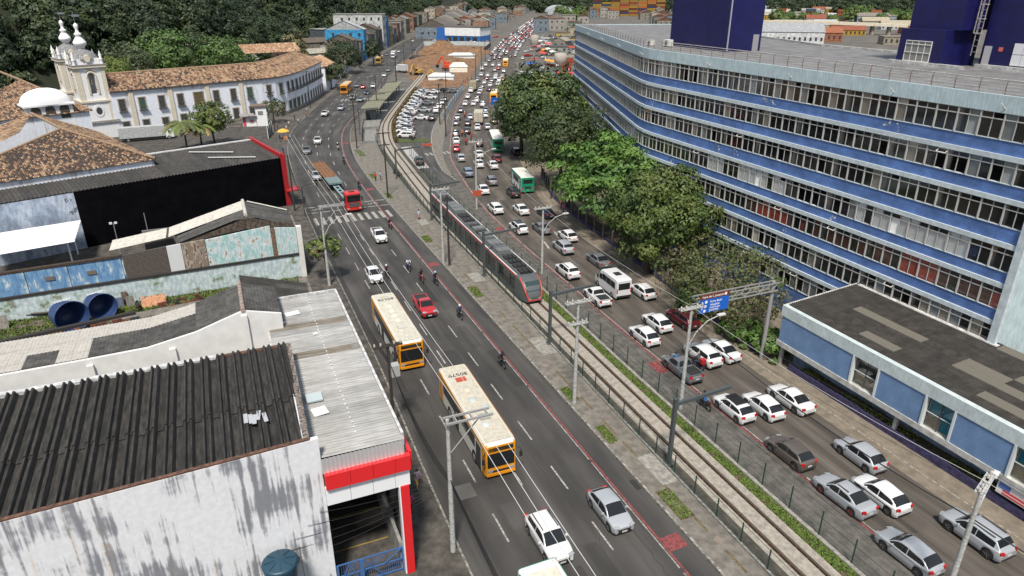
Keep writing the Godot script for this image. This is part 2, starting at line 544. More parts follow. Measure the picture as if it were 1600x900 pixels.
	part(pk,"parking_surface",strip(TR,2.6,PK,0.0,120,252,0.004,3.0,70.0),asphalt("car park asphalt",Color(0.115,0.112,0.108),3,47))
	part(pk,"painted_apron",strip(TR,2.5,TR,4.9,136,158,0.009,3.0),tm("white painted apron",Color(0.55,0.55,0.54),0.85,"blotch",0.25,0.75,"grain",0.7,0.75))
	for i in 6:
		part(pk,"crossing_stripe",bx(sv(42.3 + i * 1.0,148.3,0.012),Vector3(0.5,0.004,2.6)),white)
	part(pk,"edge_line",strip(PK,-0.16,PK,0.0,124,252,0.010),white)
	var isl := setting("island_pavement")
	part(isl,"paving",slab(PK,0.15,RR,-1.6,126,252,-0.02,0.13,2.0),walk)
	part(isl,"cycle_strip",strip(RR,-1.6,RR,0.0,157,300,0.002),M["grey cycle strip"])
	for s0 in range(126,252,3): part(isl,"kerb_stone",slab(PK,0.0,PK,0.15,s0,s0 + 2.96,0.0,0.15,1.5),kerb)
	var gm := MB.new()
	gm.cols = true
	var r := RandomNumberGenerator.new()
	r.seed = 5
	var spots := []
	for i in 17000:
		var s0 := 18.0 + pow(r.randf(),1.4) * 92.0
		var q := r.randf()
		var clump := sin(s0 * 4.3) + sin(s0 * 1.9 + 1.0) + q * 0.8
		if clump < -1.35: continue
		spots.append([lerpf(at(TR,s0) + 1.62,at(FR,s0) - 0.3,q),s0,0.02])
	for pit in [[31.1,25.95,1.5,0.55],[47.0,25.7,1.1,0.4],[40.3,25.7,1.2,0.4],[72.0,25.8,1.6,0.5],[93.0,25.8,1.4,0.5],[118,26.2,2,0.4],[133,26.6,2,0.4],[155,28.6,3.5,0.7]]:
		for i in 500: spots.append([pit[1] + r.randf_range(-1,1) * pit[3],pit[0] + r.randf_range(-1,1) * pit[2],0.14])
	for p in spots:
		var a := r.randf() * TAU
		var w := r.randf_range(0.05,0.11)
		var h := r.randf_range(0.05,0.16)
		var o := sv(p[0],p[1],p[2])
		var k := r.randf()
		gm.col = Color(0.06 + 0.08 * k,0.125 + 0.06 * k,0.02 + 0.02 * k)
		gm.tri(o + Vector3(cos(a) * w,0,sin(a) * w),o - Vector3(cos(a) * w,0,sin(a) * w),o + Vector3(r.randf_range(-0.1,0.1),h,r.randf_range(-0.1,0.1)))
	var g := one("grass","green grass verge beside the tram track and in pavement pits","grass",gm,vm("grass blades",0.9))
	g.set_meta("kind","stuff")
	var soil := tm("dug soil",Color(0.17,0.125,0.075),0.95,"blotch",0.5,0.6,"grain",0.9,0.7)
	part(tr,"verge_soil",strip(TR,1.56,FR,-0.28,-20,118,0.012,3.0),soil)
	for pit in [[31.1,25.95,1.6,0.6],[47.0,25.7,1.2,0.45],[40.3,25.7,1.3,0.45],[72.0,25.8,1.7,0.55],[93.0,25.8,1.5,0.55]]:
		part(mw,"planting_pit",bx(Vector3(pit[1],0.13,-pit[0]),Vector3(pit[3] * 2,0.03,pit[2] * 2)),soil)


const FAC := [30.8,56.5,82.0,56.5,84.5,56.72,87.0,57.35,90.0,58.4,153.0,81.4]
const WTOP := [25.2,21.7,18.5,15.05,11.8,8.55,5.25]
const WBOT := [23.2,19.95,16.7,13.15,9.95,6.6,3.3]

func fac(d: float) -> Array:
	for i in FAC.size() / 2 - 1:
		var a := Vector2(FAC[i * 2 + 1],FAC[i * 2])
		var b := Vector2(FAC[i * 2 + 3],FAC[i * 2 + 2])
		var l := a.distance_to(b)
		if d <= l or i == FAC.size() / 2 - 2:
			var t := (b - a) / l
			return [a + t * d,t,Vector2(-t.y,t.x)]
		d -= l
	return []

func fband(y0: float,y1: float,out: float,depth: float) -> MB:
	var m := MB.new()
	var d := 0.0
	var prev := []
	for i in FAC.size() / 2:
		var a := Vector2(FAC[i * 2 + 1],FAC[i * 2])
		var n0 := Vector2(-1,0)
		if i > 0: n0 = (a - Vector2(FAC[i * 2 - 1],FAC[i * 2 - 2])).normalized()
		else: n0 = (Vector2(FAC[3],FAC[2]) - a).normalized()
		var n1 := n0
		if i < FAC.size() / 2 - 1: n1 = (Vector2(FAC[i * 2 + 3],FAC[i * 2 + 2]) - a).normalized()
		var t := (n0 + n1).normalized()
		var o := Vector2(-t.y,t.x)
		var now := [a + o * out,a + o * (out - depth),o]
		if prev:
			var ov: Vector2 = prev[2] + o
			var O := pt(ov)
			m.face(pt(prev[0],y0),pt(now[0],y0),pt(now[0],y1),pt(prev[0],y1),O)
			m.face(pt(prev[1],y0),pt(now[1],y0),pt(now[1],y1),pt(prev[1],y1),-O)
			m.face(pt(prev[0],y1),pt(now[0],y1),pt(now[1],y1),pt(prev[1],y1),Vector3.UP)
			m.face(pt(prev[0],y0),pt(now[0],y0),pt(now[1],y0),pt(prev[1],y0),Vector3.DOWN)
		prev = now
	return m

func blue_building() -> void:
	var b := thing("office_block","long blue mosaic office block with seven bands of windows, bending away","building",sv(56.5,60))
	b.position = Vector3.ZERO
	var mosaic := tm("blue mosaic",Color(0.135,0.265,0.64),0.6,"mosaic",1.1,0.72,"blotch",0.05,0.74)
	var pale := tm("pale blue paint",Color(0.46,0.57,0.61),0.75,"blotch",0.09,0.9,"streak",Vector3(0.25,0.03,0.25),0.93)
	var ledge := tm("pale ledge",Color(0.58,0.66,0.70),0.8,"blotch",0.2,0.86,"grain",0.6,0.9)
	var alu := tm("weathered aluminium",Color(0.52,0.52,0.51),0.5,"grain",0.5,0.75)
	var roofm := tm("grey roof membrane",Color(0.225,0.225,0.235),0.85,"blotch",0.06,0.75,"grain",0.3,0.8)
	var total := 51.2 + 2.51 + 2.58 + 3.18 + 67.07
	part(b,"fascia",fband(25.2,26.5,0.12,0.3),pale)
	for i in 7:
		var lo: float = WTOP[i + 1] if i < 6 else 0.1
		var y0: float = lo + (0.4 if i < 6 else 0.0)
		part(b,"spandrel",fband(y0,WBOT[i] - 0.06,0.0,0.25),mosaic)
		if i < 6: part(b,"ledge",fband(lo,lo + 0.4,0.16,0.45),ledge)
		part(b,"sill",fband(WBOT[i] - 0.06,WBOT[i],0.06,0.3),ledge)
	var outline := []
	for i in FAC.size() / 2: outline.append(Vector2(FAC[i * 2 + 1],FAC[i * 2]))
	var inner := [Vector2(104,146),Vector2(84,80),Vector2(84,30.8)]
	var endw := MB.new()
	endw.box(sv(70.3,30.65,13.2),Vector3(27.5,26.5,0.5))
	part(b,"end_wall",endw,pale)
	part(b,"corner_trim",bx(sv(56.42,30.62,13.3),Vector3(0.4,26.66,0.62)),ledge)
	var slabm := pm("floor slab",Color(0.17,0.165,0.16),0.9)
	var back := MB.new()
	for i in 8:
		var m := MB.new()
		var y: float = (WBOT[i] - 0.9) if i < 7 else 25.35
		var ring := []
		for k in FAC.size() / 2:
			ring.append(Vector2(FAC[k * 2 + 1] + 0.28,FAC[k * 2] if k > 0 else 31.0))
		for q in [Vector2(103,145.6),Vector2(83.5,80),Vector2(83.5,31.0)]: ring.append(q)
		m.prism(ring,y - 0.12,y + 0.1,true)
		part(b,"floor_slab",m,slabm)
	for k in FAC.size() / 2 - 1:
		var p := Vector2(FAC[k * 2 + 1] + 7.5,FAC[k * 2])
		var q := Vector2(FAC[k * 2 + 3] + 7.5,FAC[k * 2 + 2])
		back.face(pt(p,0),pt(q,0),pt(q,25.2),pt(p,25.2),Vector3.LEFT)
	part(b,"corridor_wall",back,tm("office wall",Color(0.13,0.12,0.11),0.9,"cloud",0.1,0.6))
	var roof := MB.new()
	roof.flat(outline + inner,26.32)
	part(b,"roof_deck",roof,roofm)
	var far := MB.new()
	far.face(sv(83.9,30.8,0),sv(83.9,80,0),sv(83.9,80,26.5),sv(83.9,30.8,26.5),Vector3.RIGHT)
	far.face(sv(83.9,80,0),sv(104,146,0),sv(104,146,26.5),sv(83.9,80,26.5),Vector3.RIGHT)
	far.face(sv(104,146,0),sv(81.4,153,0),sv(81.4,153,26.5),sv(104,146,26.5),Vector3.FORWARD)
	part(b,"rear_wall",far,pale)
	var coping := MB.new()
	coping.bar(sv(83.8,30.8,26.45),sv(83.8,80,26.45),0.4,0.35)
	coping.bar(sv(83.8,80,26.45),sv(103.8,146,26.45),0.4,0.35)
	coping.bar(sv(56.5,30.7,26.45),sv(83.8,30.7,26.45),0.45,0.3)
	part(b,"roof_coping",coping,tm("white coping",Color(0.55,0.55,0.54),0.8,"blotch",0.15,0.7))
	var glass := pm("office glass",Color(0.03,0.034,0.036),0.06)
	glass.transparency = BaseMaterial3D.TRANSPARENCY_ALPHA
	glass.albedo_color.a = 0.10
	var r := RandomNumberGenerator.new()
	r.seed = 77
	var bay := 1.92
	var nb := int(total / bay)
	var posts := MB.new()
	var thin := MB.new()
	var rest := MB.new()
	var done_p := 0
	var done_g := 0
	var blind_w := pm("white blind",Color(0.80,0.80,0.78),0.9)
	var blind_b := pm("beige curtain",Color(0.34,0.30,0.24),0.95)
	var blind_g := pm("grey partition",Color(0.26,0.28,0.28),0.9)
	var blind_r := pm("red panel",Color(0.40,0.045,0.02),0.85)
	var blind_d := pm("dark maroon panel",Color(0.075,0.012,0.008),0.85)
	var colm := pm("cream column",Color(0.42,0.39,0.34),0.8)
	var bay_mesh := {}
	for k in nb:
		for i in 7:
			var h: float = WTOP[i] - WBOT[i]
			var f0 := fac(k * bay + 0.02)
			var f1 := fac((k + 1) * bay)
			var a: Vector2 = f0[0]
			var c: Vector2 = f1[0]
			var t: Vector2 = f0[1]
			var o: Vector2 = f0[2]
			var Z := Basis(Vector3(t.x,0,-t.y),Vector3.UP,Vector3(o.x,0,-o.y))
			var key := "%.2f" % h
			if not bay_mesh.has(key):
				bay_mesh[key] = [bx(Vector3.ZERO,Vector3(0.11,h,0.16)).mesh(),bx(Vector3.ZERO,Vector3(0.86,h * 0.70,0.012)).mesh(),bx(Vector3.ZERO,Vector3(0.86,h * 0.215,0.012)).mesh()]
			var y0: float = WBOT[i]
			if k < 43 and done_p < 300:
				done_p += 1
				var pz := part(b,"window_post",bay_mesh[key][0],alu)
				pz.transform = Transform3D(Z,pt(a,y0 + h / 2))
			else: posts.box(pt(a,y0 + h / 2),Vector3(0.11,h,0.16),Z)
			var mid := (a + c) * 0.5
			thin.box(pt(mid,y0 + h / 2),Vector3(0.05,h,0.07),Z)
			for e in 2:
				var w := a.lerp(c,0.27 + 0.46 * e) - o * 0.02
				var gone := r.randf() < 0.10
				if not gone:
					if done_g < 300 and k < 22:
						done_g += 1
						var g := part(b,"window_pane",bay_mesh[key][1],glass)
						g.transform = Transform3D(Z,pt(w,y0 + h * 0.355))
					else: rest.box(pt(w,y0 + h * 0.355),Vector3(0.86,h * 0.70,0.012),Z)
				if r.randf() < 0.85:
					rest.box(pt(w,y0 + h * 0.875),Vector3(0.86,h * 0.215,0.012),Z)
				var q := a.lerp(c,0.27 + 0.46 * e) - o * 0.09
				var px := r.randf()
				var bm: Material = null
				if i == 3 and (k > 12 and k < 20 or k > 1 and k < 8 or k > 27 and k < 33): bm = blind_w if px < 0.86 else null
				elif i == 0 and k > 44 and k < 60: bm = blind_g if px < 0.75 else blind_b
				elif i == 0 and k > 38: bm = [blind_w,blind_b,blind_g][k % 3] if px < 0.6 else null
				elif i == 4 and (k in [12,13,14,3,4,0]): bm = blind_r if px < 0.75 else blind_d
				elif i == 4 and k < 16: bm = blind_d if px < 0.7 else null
				elif i in [1,2] and k > 34 and k < 50: bm = blind_g if px < 0.55 else null
				elif i == 6 and k < 30: bm = blind_g if px < 0.45 else (blind_b if px < 0.6 else null)
				elif px < 0.10: bm = blind_b
				elif px < 0.18: bm = blind_g
				if bm:
					var pn := part(b,"blind",bx(Vector3.ZERO,Vector3(0.9,h * (0.98 if px < 0.5 else 0.72),0.02)),bm)
					pn.transform = Transform3D(Z,pt(q,y0 + h * (0.5 if px < 0.5 else 0.37)))
			if k % 3 == 1 and k < 50:
				var cm := MB.new()
				cm.cyl(pt(a - o * 1.1 + t * 0.5,y0 - 0.9),pt(a - o * 1.1 + t * 0.5,y0 + h + 0.05),0.24,0.24,10,false)
				part(b,"column",cm,colm)
	for q in [[9,4],[13,4],[5,5],[11,6],[15,6],[17,2],[21,3],[4,1]]:
		var f0 := fac(q[0] * bay + 0.5)
		var o: Vector2 = f0[2]
		var t: Vector2 = f0[1]
		var base := pt(f0[0] + o * 0.14,WTOP[q[1]] - 0.22)
		var Z := Basis(Vector3(t.x,0,-t.y),Vector3.UP,Vector3(o.x,0,-o.y)) * Basis(Vector3.RIGHT,-0.9)
		var m := MB.new()
		for e in [[0,0.2,0.9,0.05],[0,-0.2,0.9,0.05],[-0.43,0,0.05,0.4],[0.43,0,0.05,0.4]]:
			m.box(base + Z * Vector3(e[0],e[1],0.0),Vector3(e[2],e[3],0.03),Z)
		part(b,"open_sash",m,pm("white sash paint",Color(0.6,0.6,0.58),0.6))
	part(b,"far_window_posts",posts,alu).set_meta("kind","stuff")
	part(b,"glazing_bars",thin,alu).set_meta("kind","stuff")
	part(b,"far_window_panes",rest,glass).set_meta("kind","stuff")
	for i in 7:
		var h: float = WTOP[i] - WBOT[i]
		part(b,"transom",fband(WBOT[i] + h * 0.725,WBOT[i] + h * 0.765,0.05,0.1),alu)
		part(b,"head_rail",fband(WTOP[i] - 0.05,WTOP[i] + 0.0,0.06,0.12),alu)
	for d in [4.0,14.0,26.5,40.0,56,72,88,104]:
		var f0 := fac(d)
		var m := MB.new()
		m.cyl(pt(f0[0] + f0[2] * 0.1,25.5),pt(f0[0] + f0[2] * 0.7,25.95),0.05,0.04,6)
		part(b,"lamp_arm",m,pm("white sash paint"))
	var pr := RandomNumberGenerator.new()
	pr.seed = 15
	for q in [[30.2,0],[29.4,0],[28.6,0],[14.2,0],[13.0,0],[37.0,2],[33.5,2],[18.0,3],[46,3],[7.0,5],[24.0,4],[52.0,1]]:
		var f0 := fac(q[0])
		var Z := Basis(Vector3(f0[1].x,0,-f0[1].y),Vector3.UP,Vector3(f0[2].x,0,-f0[2].y))
		for k in 4: part(b,"bare_patch",bx(pt(f0[0] + f0[1] * pr.randf_range(-0.4,0.4) + f0[2] * 0.004,WBOT[q[1]] - pr.randf_range(0.2,0.9)),Vector3(pr.randf_range(0.05,0.32),pr.randf_range(0.04,0.2),0.012),Z * Basis(Vector3.BACK,pr.randf() * 3)),pm("bare render",Color(0.5,0.5,0.47),0.9))
	var rust := tm("rusty steel post",Color(0.22,0.13,0.09),0.75,"grain",0.6,0.6)
	var railm := tm("grey painted rail",Color(0.48,0.46,0.44),0.6,"blotch",0.4,0.65)
	var pm0 := MB.new()
	pm0.tube([Vector3(0,0,0),Vector3(0,0.6,0.05),Vector3(0,0.95,0.02),Vector3(0,1.1,-0.12)],0.035,5)
	var pmesh := pm0.mesh()
	var rl := thing("roof_railing","thin steel railing with rusty posts along the office block roof edge","railing")
	for k in int(total / 2.1):
		var f0 := fac(k * 2.1 + 0.3)
		var o: Vector2 = f0[2]
		var p := part(rl,"post",pmesh,rust)
		p.transform = Transform3D(Basis(Vector3(f0[1].x,0,-f0[1].y),Vector3.UP,Vector3(o.x,0,-o.y)),pt(f0[0] - o * 0.15,26.5))
	for j in 5:
		var pts := []
		for k in int(total / 1.05):
			var f0 := fac(k * 1.05 + 0.3)
			pts.append(pt(f0[0] - f0[2] * (0.15 + (0.12 if j == 4 else -0.04)),26.68 + j * 0.225))
		var m := MB.new()
		m.tube(pts,0.022 if j < 4 else 0.04,4)
		part(rl,"rail",m,railm)
	var navy := tm("deep blue tile",Color(0.009,0.009,0.105),0.4,"mosaic",1.2,0.8,"blotch",0.09,0.8)
	var wf := pm("white sash paint")
	var t1 := thing("roof_tower","deep blue tiled lift tower at the bend of the office block roof","tower")
	part(t1,"shaft",bx(sv(67.05,84.1,34),Vector3(5.6,15.3,13.0)),navy)
	part(t1,"corner_strip",bx(sv(64.25,77.55,34),Vector3(0.14,15.2,0.14)),pm("pale joint",Color(0.3,0.3,0.36),0.8))
	part(t1,"door",bx(sv(68.9,77.53,27.4),Vector3(0.95,2.1,0.1)),pm("grey steel door",Color(0.25,0.25,0.27),0.6))
	var t2 := thing("roof_tower","deep blue tiled stair tower with white doors near the roof end","tower")
	part(t2,"stair_block",bx(sv(75.2,55.6,28.2),Vector3(5.4,3.7,5.4)),navy)
	part(t2,"tank_block",bx(sv(76.9,55.2,35.2),Vector3(6.6,10.3,6.2)),navy)
	part(t2,"shaft",bx(sv(79.9,46.6,34.3),Vector3(7.2,16.0,9.2)),navy)
	var w := MB.new()
	var gl := pm("dull window pane",Color(0.20,0.20,0.19),0.25)
	for i in 5: w.box(sv(72.46,57.35 - i * 0.78,27.75),Vector3(0.1,2.15,0.06))
	for j in 4: w.box(sv(72.44,55.8,26.72 + [0.0,0.9,1.75,2.1][j]),Vector3(0.1,0.07,3.16))
	part(t2,"window_frame",w,wf)
	for i in 4:
		for j in 3:
			part(t2,"window_pane",bx(sv(72.48,56.96 - i * 0.78,26.72 + [0.45,1.32,1.92][j]),Vector3(0.05,[0.83,0.78,0.28][j],0.7)),gl)
	for j in 2:
		for i in 5:
			part(t2,"high_window",bx(sv(73.55,57.4 - j * 2.9 - i * 0.52,34.5),Vector3(0.08,0.5,0.46)),gl)
		part(t2,"window_frame",bx(sv(73.53,56.35 - j * 2.9,34.15),Vector3(0.14,0.16,2.7)),wf)
	for i in 2:
		for j in 2: part(t2,"white_door",bx(sv(76.25,47.4 - i * 0.98,27.35 + j * 1.1),Vector3(0.1,1.05,0.93)),pm("white door panel",Color(0.66,0.67,0.70),0.5))
	part(t2,"service_door",bx(sv(76.24,50.35,27.5),Vector3(0.08,2.1,0.95),Basis(Vector3.UP,0.5)),pm("grey steel door"))
	part(t2,"fire_sign",bx(sv(76.26,49.2,28.3),Vector3(0.05,0.4,0.42)),pm("red and white notice",Color(0.55,0.12,0.1),0.6))
	part(t2,"skirting",bx(sv(72.4,54.6,26.5),Vector3(0.5,0.35,9.0)),M["white coping"])
	part(t2,"skirting",bx(sv(76.1,46.6,26.5),Vector3(0.6,0.4,9.4)),M["white coping"])
	var lad := MB.new()
	for i in 2: lad.bar(sv(75.5,51.2 + i * 0.55,27.5),sv(75.5,51.2 + i * 0.55,42),0.06,0.06)
	for j in 24: lad.bar(sv(75.5,51.2,27.9 + j * 0.6),sv(75.5,51.75,27.9 + j * 0.6),0.04,0.04)
	for j in 9:
		var y := 29.8 + j * 1.4
		var pts := []
		for k in 9: pts.append(sv(75.5 - sin(PI * k / 8.0) * 0.75,51.05 + 0.85 * k / 8.0,y))
		lad.tube(pts,0.03,4)
	for k in [2,4,6]: lad.bar(sv(75.5 - sin(PI * k / 8.0) * 0.75,51.05 + 0.85 * k / 8.0,29.8),sv(75.5 - sin(PI * k / 8.0) * 0.75,51.05 + 0.85 * k / 8.0,41.5),0.04,0.04)
	part(t2,"caged_ladder",lad,M["grey painted rail"])
	for q in [[62.5,88.5,1.3,0.9,"white condenser beside the lift tower, the larger"],[61.2,91.0,1.0,0.7,"white condenser beside the lift tower, the smaller and farther one"]]:
		var ac := thing("air_conditioner",q[4],"air conditioner",sv(q[0],q[1],26.33),0,"roof condensers")
		part(ac,"casing",bx(Vector3(0,q[3] / 2 + 0.1,0),Vector3(0.8,q[3],q[2])),pm("condenser casing",Color(0.55,0.55,0.53),0.6))
		var fan := MB.new()
		fan.cyl(Vector3(-0.42,q[3] / 2 + 0.1,0),Vector3(-0.4,q[3] / 2 + 0.1,0),q[3] * 0.38,q[3] * 0.38,14)
		part(ac,"fan_grille",fan,pm("dark grille",Color(0.06,0.06,0.06),0.6))
		for e in [-1,1]: part(ac,"foot",bx(Vector3(0,0.05,e * q[2] * 0.35),Vector3(0.7,0.1,0.1)),pm("dark grille"))

func corr(w: float,l: float,pitch: float,amp: float,k := 4) -> ArrayMesh:
	var m := MB.new()
	var rows := [[],[]]
	var n := int(round(w / pitch)) * k
	for i in n + 1:
		var x := w * i / n
		var y := amp * (0.5 - 0.5 * cos(TAU * x / pitch))
		rows[0].append(Vector3(x,y,0))
		rows[1].append(Vector3(x,y,l))
	m.sheet(rows,Vector3(w / 2,-50,l / 2))
	return m.mesh()

func lay(parent: Node3D,nm: String,mesh: ArrayMesh,a: Vector3,u: Vector3,nu: int,w: float,d: Vector3,nv: int,l: float,mats: Array,lap := 0.1) -> void:
	u = u.normalized()
	d = d.normalized()
	var y := d.cross(u).normalized()
	if y.y < 0: y = -y
	for i in nu:
		for j in nv:
			var o := part(parent,nm,mesh,mats[rng.randi() % mats.size()])
			o.transform = Transform3D(Basis(u,y,d),a + u * (w * i) + d * ((l - lap) * j) + y * (0.012 * (nv - j) + rng.randf() * 0.008))

func annex() -> void:
	var b := thing("annex","low blue annex with tiled panels under a dark corrugated roof","building")
	var pale := tm("annex pale paint",Color(0.50,0.57,0.58),0.78,"blotch",0.12,0.9,"streak",Vector3(0.4,0.05,0.4),0.94)
	var tile := tm("sky blue tile",Color(0.175,0.30,0.52),0.45,"mosaic",1.2,0.82,"blotch",0.08,0.88)
	var white := tm("white band paint",Color(0.60,0.60,0.58),0.8,"blotch",0.14,0.75,"grain",0.6,0.85)
	part(b,"roof_fascia",bx(sv(47.35,27.2,5.8),Vector3(0.5,1.08,34.4)),pale)
	part(b,"floor_band",bx(sv(47.35,27.2,2.36),Vector3(0.55,0.5,34.5)),white)
	part(b,"gable_wall",bx(sv(51.9,44.25,4.25),Vector3(9.2,4.2,0.3)),pale)
	part(b,"floor_plate",bx(sv(52,27.2,2.4),Vector3(9,0.2,34)),pm("floor slab"))
	var frame := pm("pale frame",Color(0.5,0.54,0.55),0.6)
	var wins := [[35.75,33.2],[28.85,26.45],[22.05,19.6],[15.2,12.8]]
	var s := 44.3
	var gl := pm("office glass")
	for k in 4:
		part(b,"tile_panel",bx(sv(47.32,(s + wins[k][0]) / 2,3.94),Vector3(0.3,2.64,s - wins[k][0] - 0.1)),tile)
		for e in 2: part(b,"window_post",bx(sv(47.28,wins[k][e],3.94),Vector3(0.4,2.68,0.17)),frame)
		var mid: float = (wins[k][0] + wins[k][1]) / 2
		part(b,"glazing_bar",bx(sv(47.4,mid,3.94),Vector3(0.06,2.6,0.06)),pm("dark grille"))
		part(b,"glazing_bar",bx(sv(47.4,mid,3.9),Vector3(0.06,0.05,2.3)),frame)
		for e in 2:
			for j in 2:
				part(b,"window_pane",bx(sv(47.42,mid + (e - 0.5) * 1.16,3.3 + j * 1.27),Vector3(0.02,1.2,1.1)),gl)
		var teal := pm("teal curtain",Color(0.0,0.20,0.28),0.9)
		var sand := pm("sand coloured board",Color(0.33,0.285,0.20),0.9)
		if k == 0:
			part(b,"blind",bx(sv(47.7,mid,3.25),Vector3(0.05,1.1,2.3)),sand)
			part(b,"blind",bx(sv(47.75,mid,4.95),Vector3(0.05,0.5,2.3)),pm("beige curtain"))
		else:
			part(b,"curtain",bx(sv(47.7,mid - 0.58,3.9),Vector3(0.05,2.5,1.1)),teal)
			part(b,"curtain",bx(sv(47.7,mid + 0.58,4.5),Vector3(0.05,1.3,1.1)),teal)
			part(b,"blind",bx(sv(47.72,mid + 0.58,3.2),Vector3(0.05,1.2,1.1)),sand)
		s = wins[k][1]
	part(b,"inner_wall",bx(sv(51.5,27,4.2),Vector3(0.2,3.6,34)),M["office wall"])
	part(b,"lower_wall",bx(sv(48.9,26.5,1.05),Vector3(0.3,2.2,34)),tm("slate blue paint",Color(0.20,0.28,0.39),0.8,"blotch",0.12,0.8))
	for q in [44.0,31.0,17.0]: part(b,"pier",bx(sv(47.6,q,1.05),Vector3(0.3,2.2,0.3)),white)
	var dark := [tm("dark fibre cement",Color(0.070,0.064,0.058),0.95,"blotch",0.11,0.6,"grain",0.4,0.6),tm("dark fibre cement worn",Color(0.082,0.074,0.066),0.95,"blotch",0.13,0.55,"grain",0.45,0.6)]
	var newer := tm("newer fibre cement",Color(0.17,0.155,0.13),0.95,"grain",0.4,0.7)
	dark = dark + dark + dark + [newer]
	var cm := corr(1.04,3.65,0.26,0.10)
	lay(b,"roof_sheet",cm,sv(57.0,44.2,6.95),Vector3(-9.4,-0.72,0),9,1.04,Vector3(0,0,1),10,3.65,dark)
	part(b,"ridge_flashing",bx(sv(56.3,37,7.0),Vector3(0.5,0.22,14)),M["white coping"])
	part(b,"side_flashing",bx(sv(51.9,44.3,6.55),Vector3(9.4,0.25,0.34),Basis(Vector3.BACK,0.077)),M["white coping"])
	for i in 14:
		var v := rng.randf_range(49,55)
		part(b,"roof_scrap",bx(sv(v,rng.randf_range(24,43),6.28 + (v - 47.5) * 0.077),Vector3(rng.randf_range(0.1,0.4),0.02,rng.randf_range(0.1,0.5)),Basis(Vector3.UP,rng.randf() * 3)),pm("pale scrap",Color(0.5,0.5,0.48),0.9))
	var pl := thing("planter","purple tiled planter wall with low shrubs under the annex","planter")
	var ptile := tm("violet tile",Color(0.10,0.09,0.24),0.5,"mosaic",0.9,0.55,"blotch",0.3,0.6)
	for i in 11: part(pl,"wall_section",bx(sv(47.35,41.2 - i * 2.8,0.36),Vector3(0.16,0.72 + 0.05 * (i % 3),2.76)),ptile)
	part(pl,"soil",bx(sv(48.1,26.5,0.3),Vector3(1.35,0.6,30)),M["dug soil"])
	var sh := MB.new()
	sh.cols = true
	var r := RandomNumberGenerator.new()
	r.seed = 9
	for i in 2600:
		var q := 12.0 + r.randf() * 29.5
		if sin(q * 1.3) + sin(q * 0.61) < -0.7: continue
		var p := sv(47.5 + r.randf() * 0.9,q,0.62 + r.randf() * r.randf() * 0.55)
		var k := r.randf()
		sh.col = Color(0.05 + 0.09 * k,0.085 + 0.05 * k,0.02)
		var e := Vector3(r.randf_range(-1,1),r.randf_range(-0.6,0.6),r.randf_range(-1,1)).normalized() * 0.11
		var g := Vector3(r.randf_range(-1,1),r.randf_range(-0.3,1),r.randf_range(-1,1)).normalized() * 0.09
		sh.quad(p - e,p + g,p + e,p - g)
	part(pl,"shrubs",sh,vm("grass blades",0.9)).set_meta("kind","stuff")
	var po := thing("poster","red, white and blue poster on the annex wall behind the near pole","poster",sv(47.22,21.1,1.55))
	part(po,"sheet",bx(Vector3.ZERO,Vector3(0.03,1.0,2.6)),pm("poster white",Color(0.6,0.58,0.58),0.7))
	part(po,"red_half",bx(Vector3(-0.02,-0.22,0.1),Vector3(0.02,0.4,1.9)),pm("poster red",Color(0.5,0.06,0.07),0.7))
	part(po,"blue_corner",bx(Vector3(-0.02,0.2,-0.8),Vector3(0.02,0.45,0.8)),pm("poster blue",Color(0.08,0.15,0.4),0.7))


func stained_wall(key: String,w: int,h: int,base: Color,mould: Color,amount: float,rusty: float,sd: int) -> StandardMaterial3D:
	if M.has(key): return M[key]
	var im := Image.create_empty(w,h,false,Image.FORMAT_RGB8)
	var f := FastNoiseLite.new()
	f.seed = sd
	f.frequency = 0.006
	f.fractal_octaves = 4
	var g := FastNoiseLite.new()
	g.seed = sd + 1
	g.frequency = 0.05
	var d := FastNoiseLite.new()
	d.seed = sd + 2
	d.frequency = 0.03
	d.fractal_octaves = 4
	for y in h:
		for x in w:
			var patch := f.get_noise_2d(x * 0.9,y * 0.9)
			var run := g.get_noise_2d(x * 1.1,y * 0.045)
			var run2 := g.get_noise_2d(x * 2.3 + 300,y * 0.09)
			var fine := d.get_noise_2d(x * 2.0,y * 2.0)
			var k := smoothstep(0.0,0.55,patch * 1.0 + run * 0.75 + run2 * 0.45 + fine * 0.2 + amount)
			var c := base.lerp(mould,k * 0.8)
			c = c * (1.0 + fine * 0.05)
			var ru := smoothstep(0.35,0.75,g.get_noise_2d(x * 0.5 + 400,y * 0.03) + fine * 0.3) * rusty
			im.set_pixel(x,y,c.lerp(Color(0.66,0.58,0.46),clampf(ru,0,0.45)))
	return painted(key,im,0.9)

func flaking_wall(key: String,w: int,h: int,layers: Array,cuts: Array,sd: int) -> StandardMaterial3D:
	if M.has(key): return M[key]
	var im := Image.create_empty(w,h,false,Image.FORMAT_RGB8)
	var f := FastNoiseLite.new()
	f.seed = sd
	f.frequency = 0.012
	f.fractal_octaves = 5
	f.fractal_gain = 0.6
	var g := FastNoiseLite.new()
	g.seed = sd + 4
	g.frequency = 0.04
	g.fractal_octaves = 3
	for y in h:
		for x in w:
			var a := f.get_noise_2d(x,y * 0.8) + 0.25 * g.get_noise_2d(x * 1.2,y * 0.3)
			var c: Color = layers[0]
			for i in cuts.size():
				if a > cuts[i]: c = layers[i + 1]
			c = c * (1.0 + 0.16 * g.get_noise_2d(x * 2.0 + 90,y * 0.5))
			im.set_pixel(x,y,c)
	return painted(key,im,0.9)

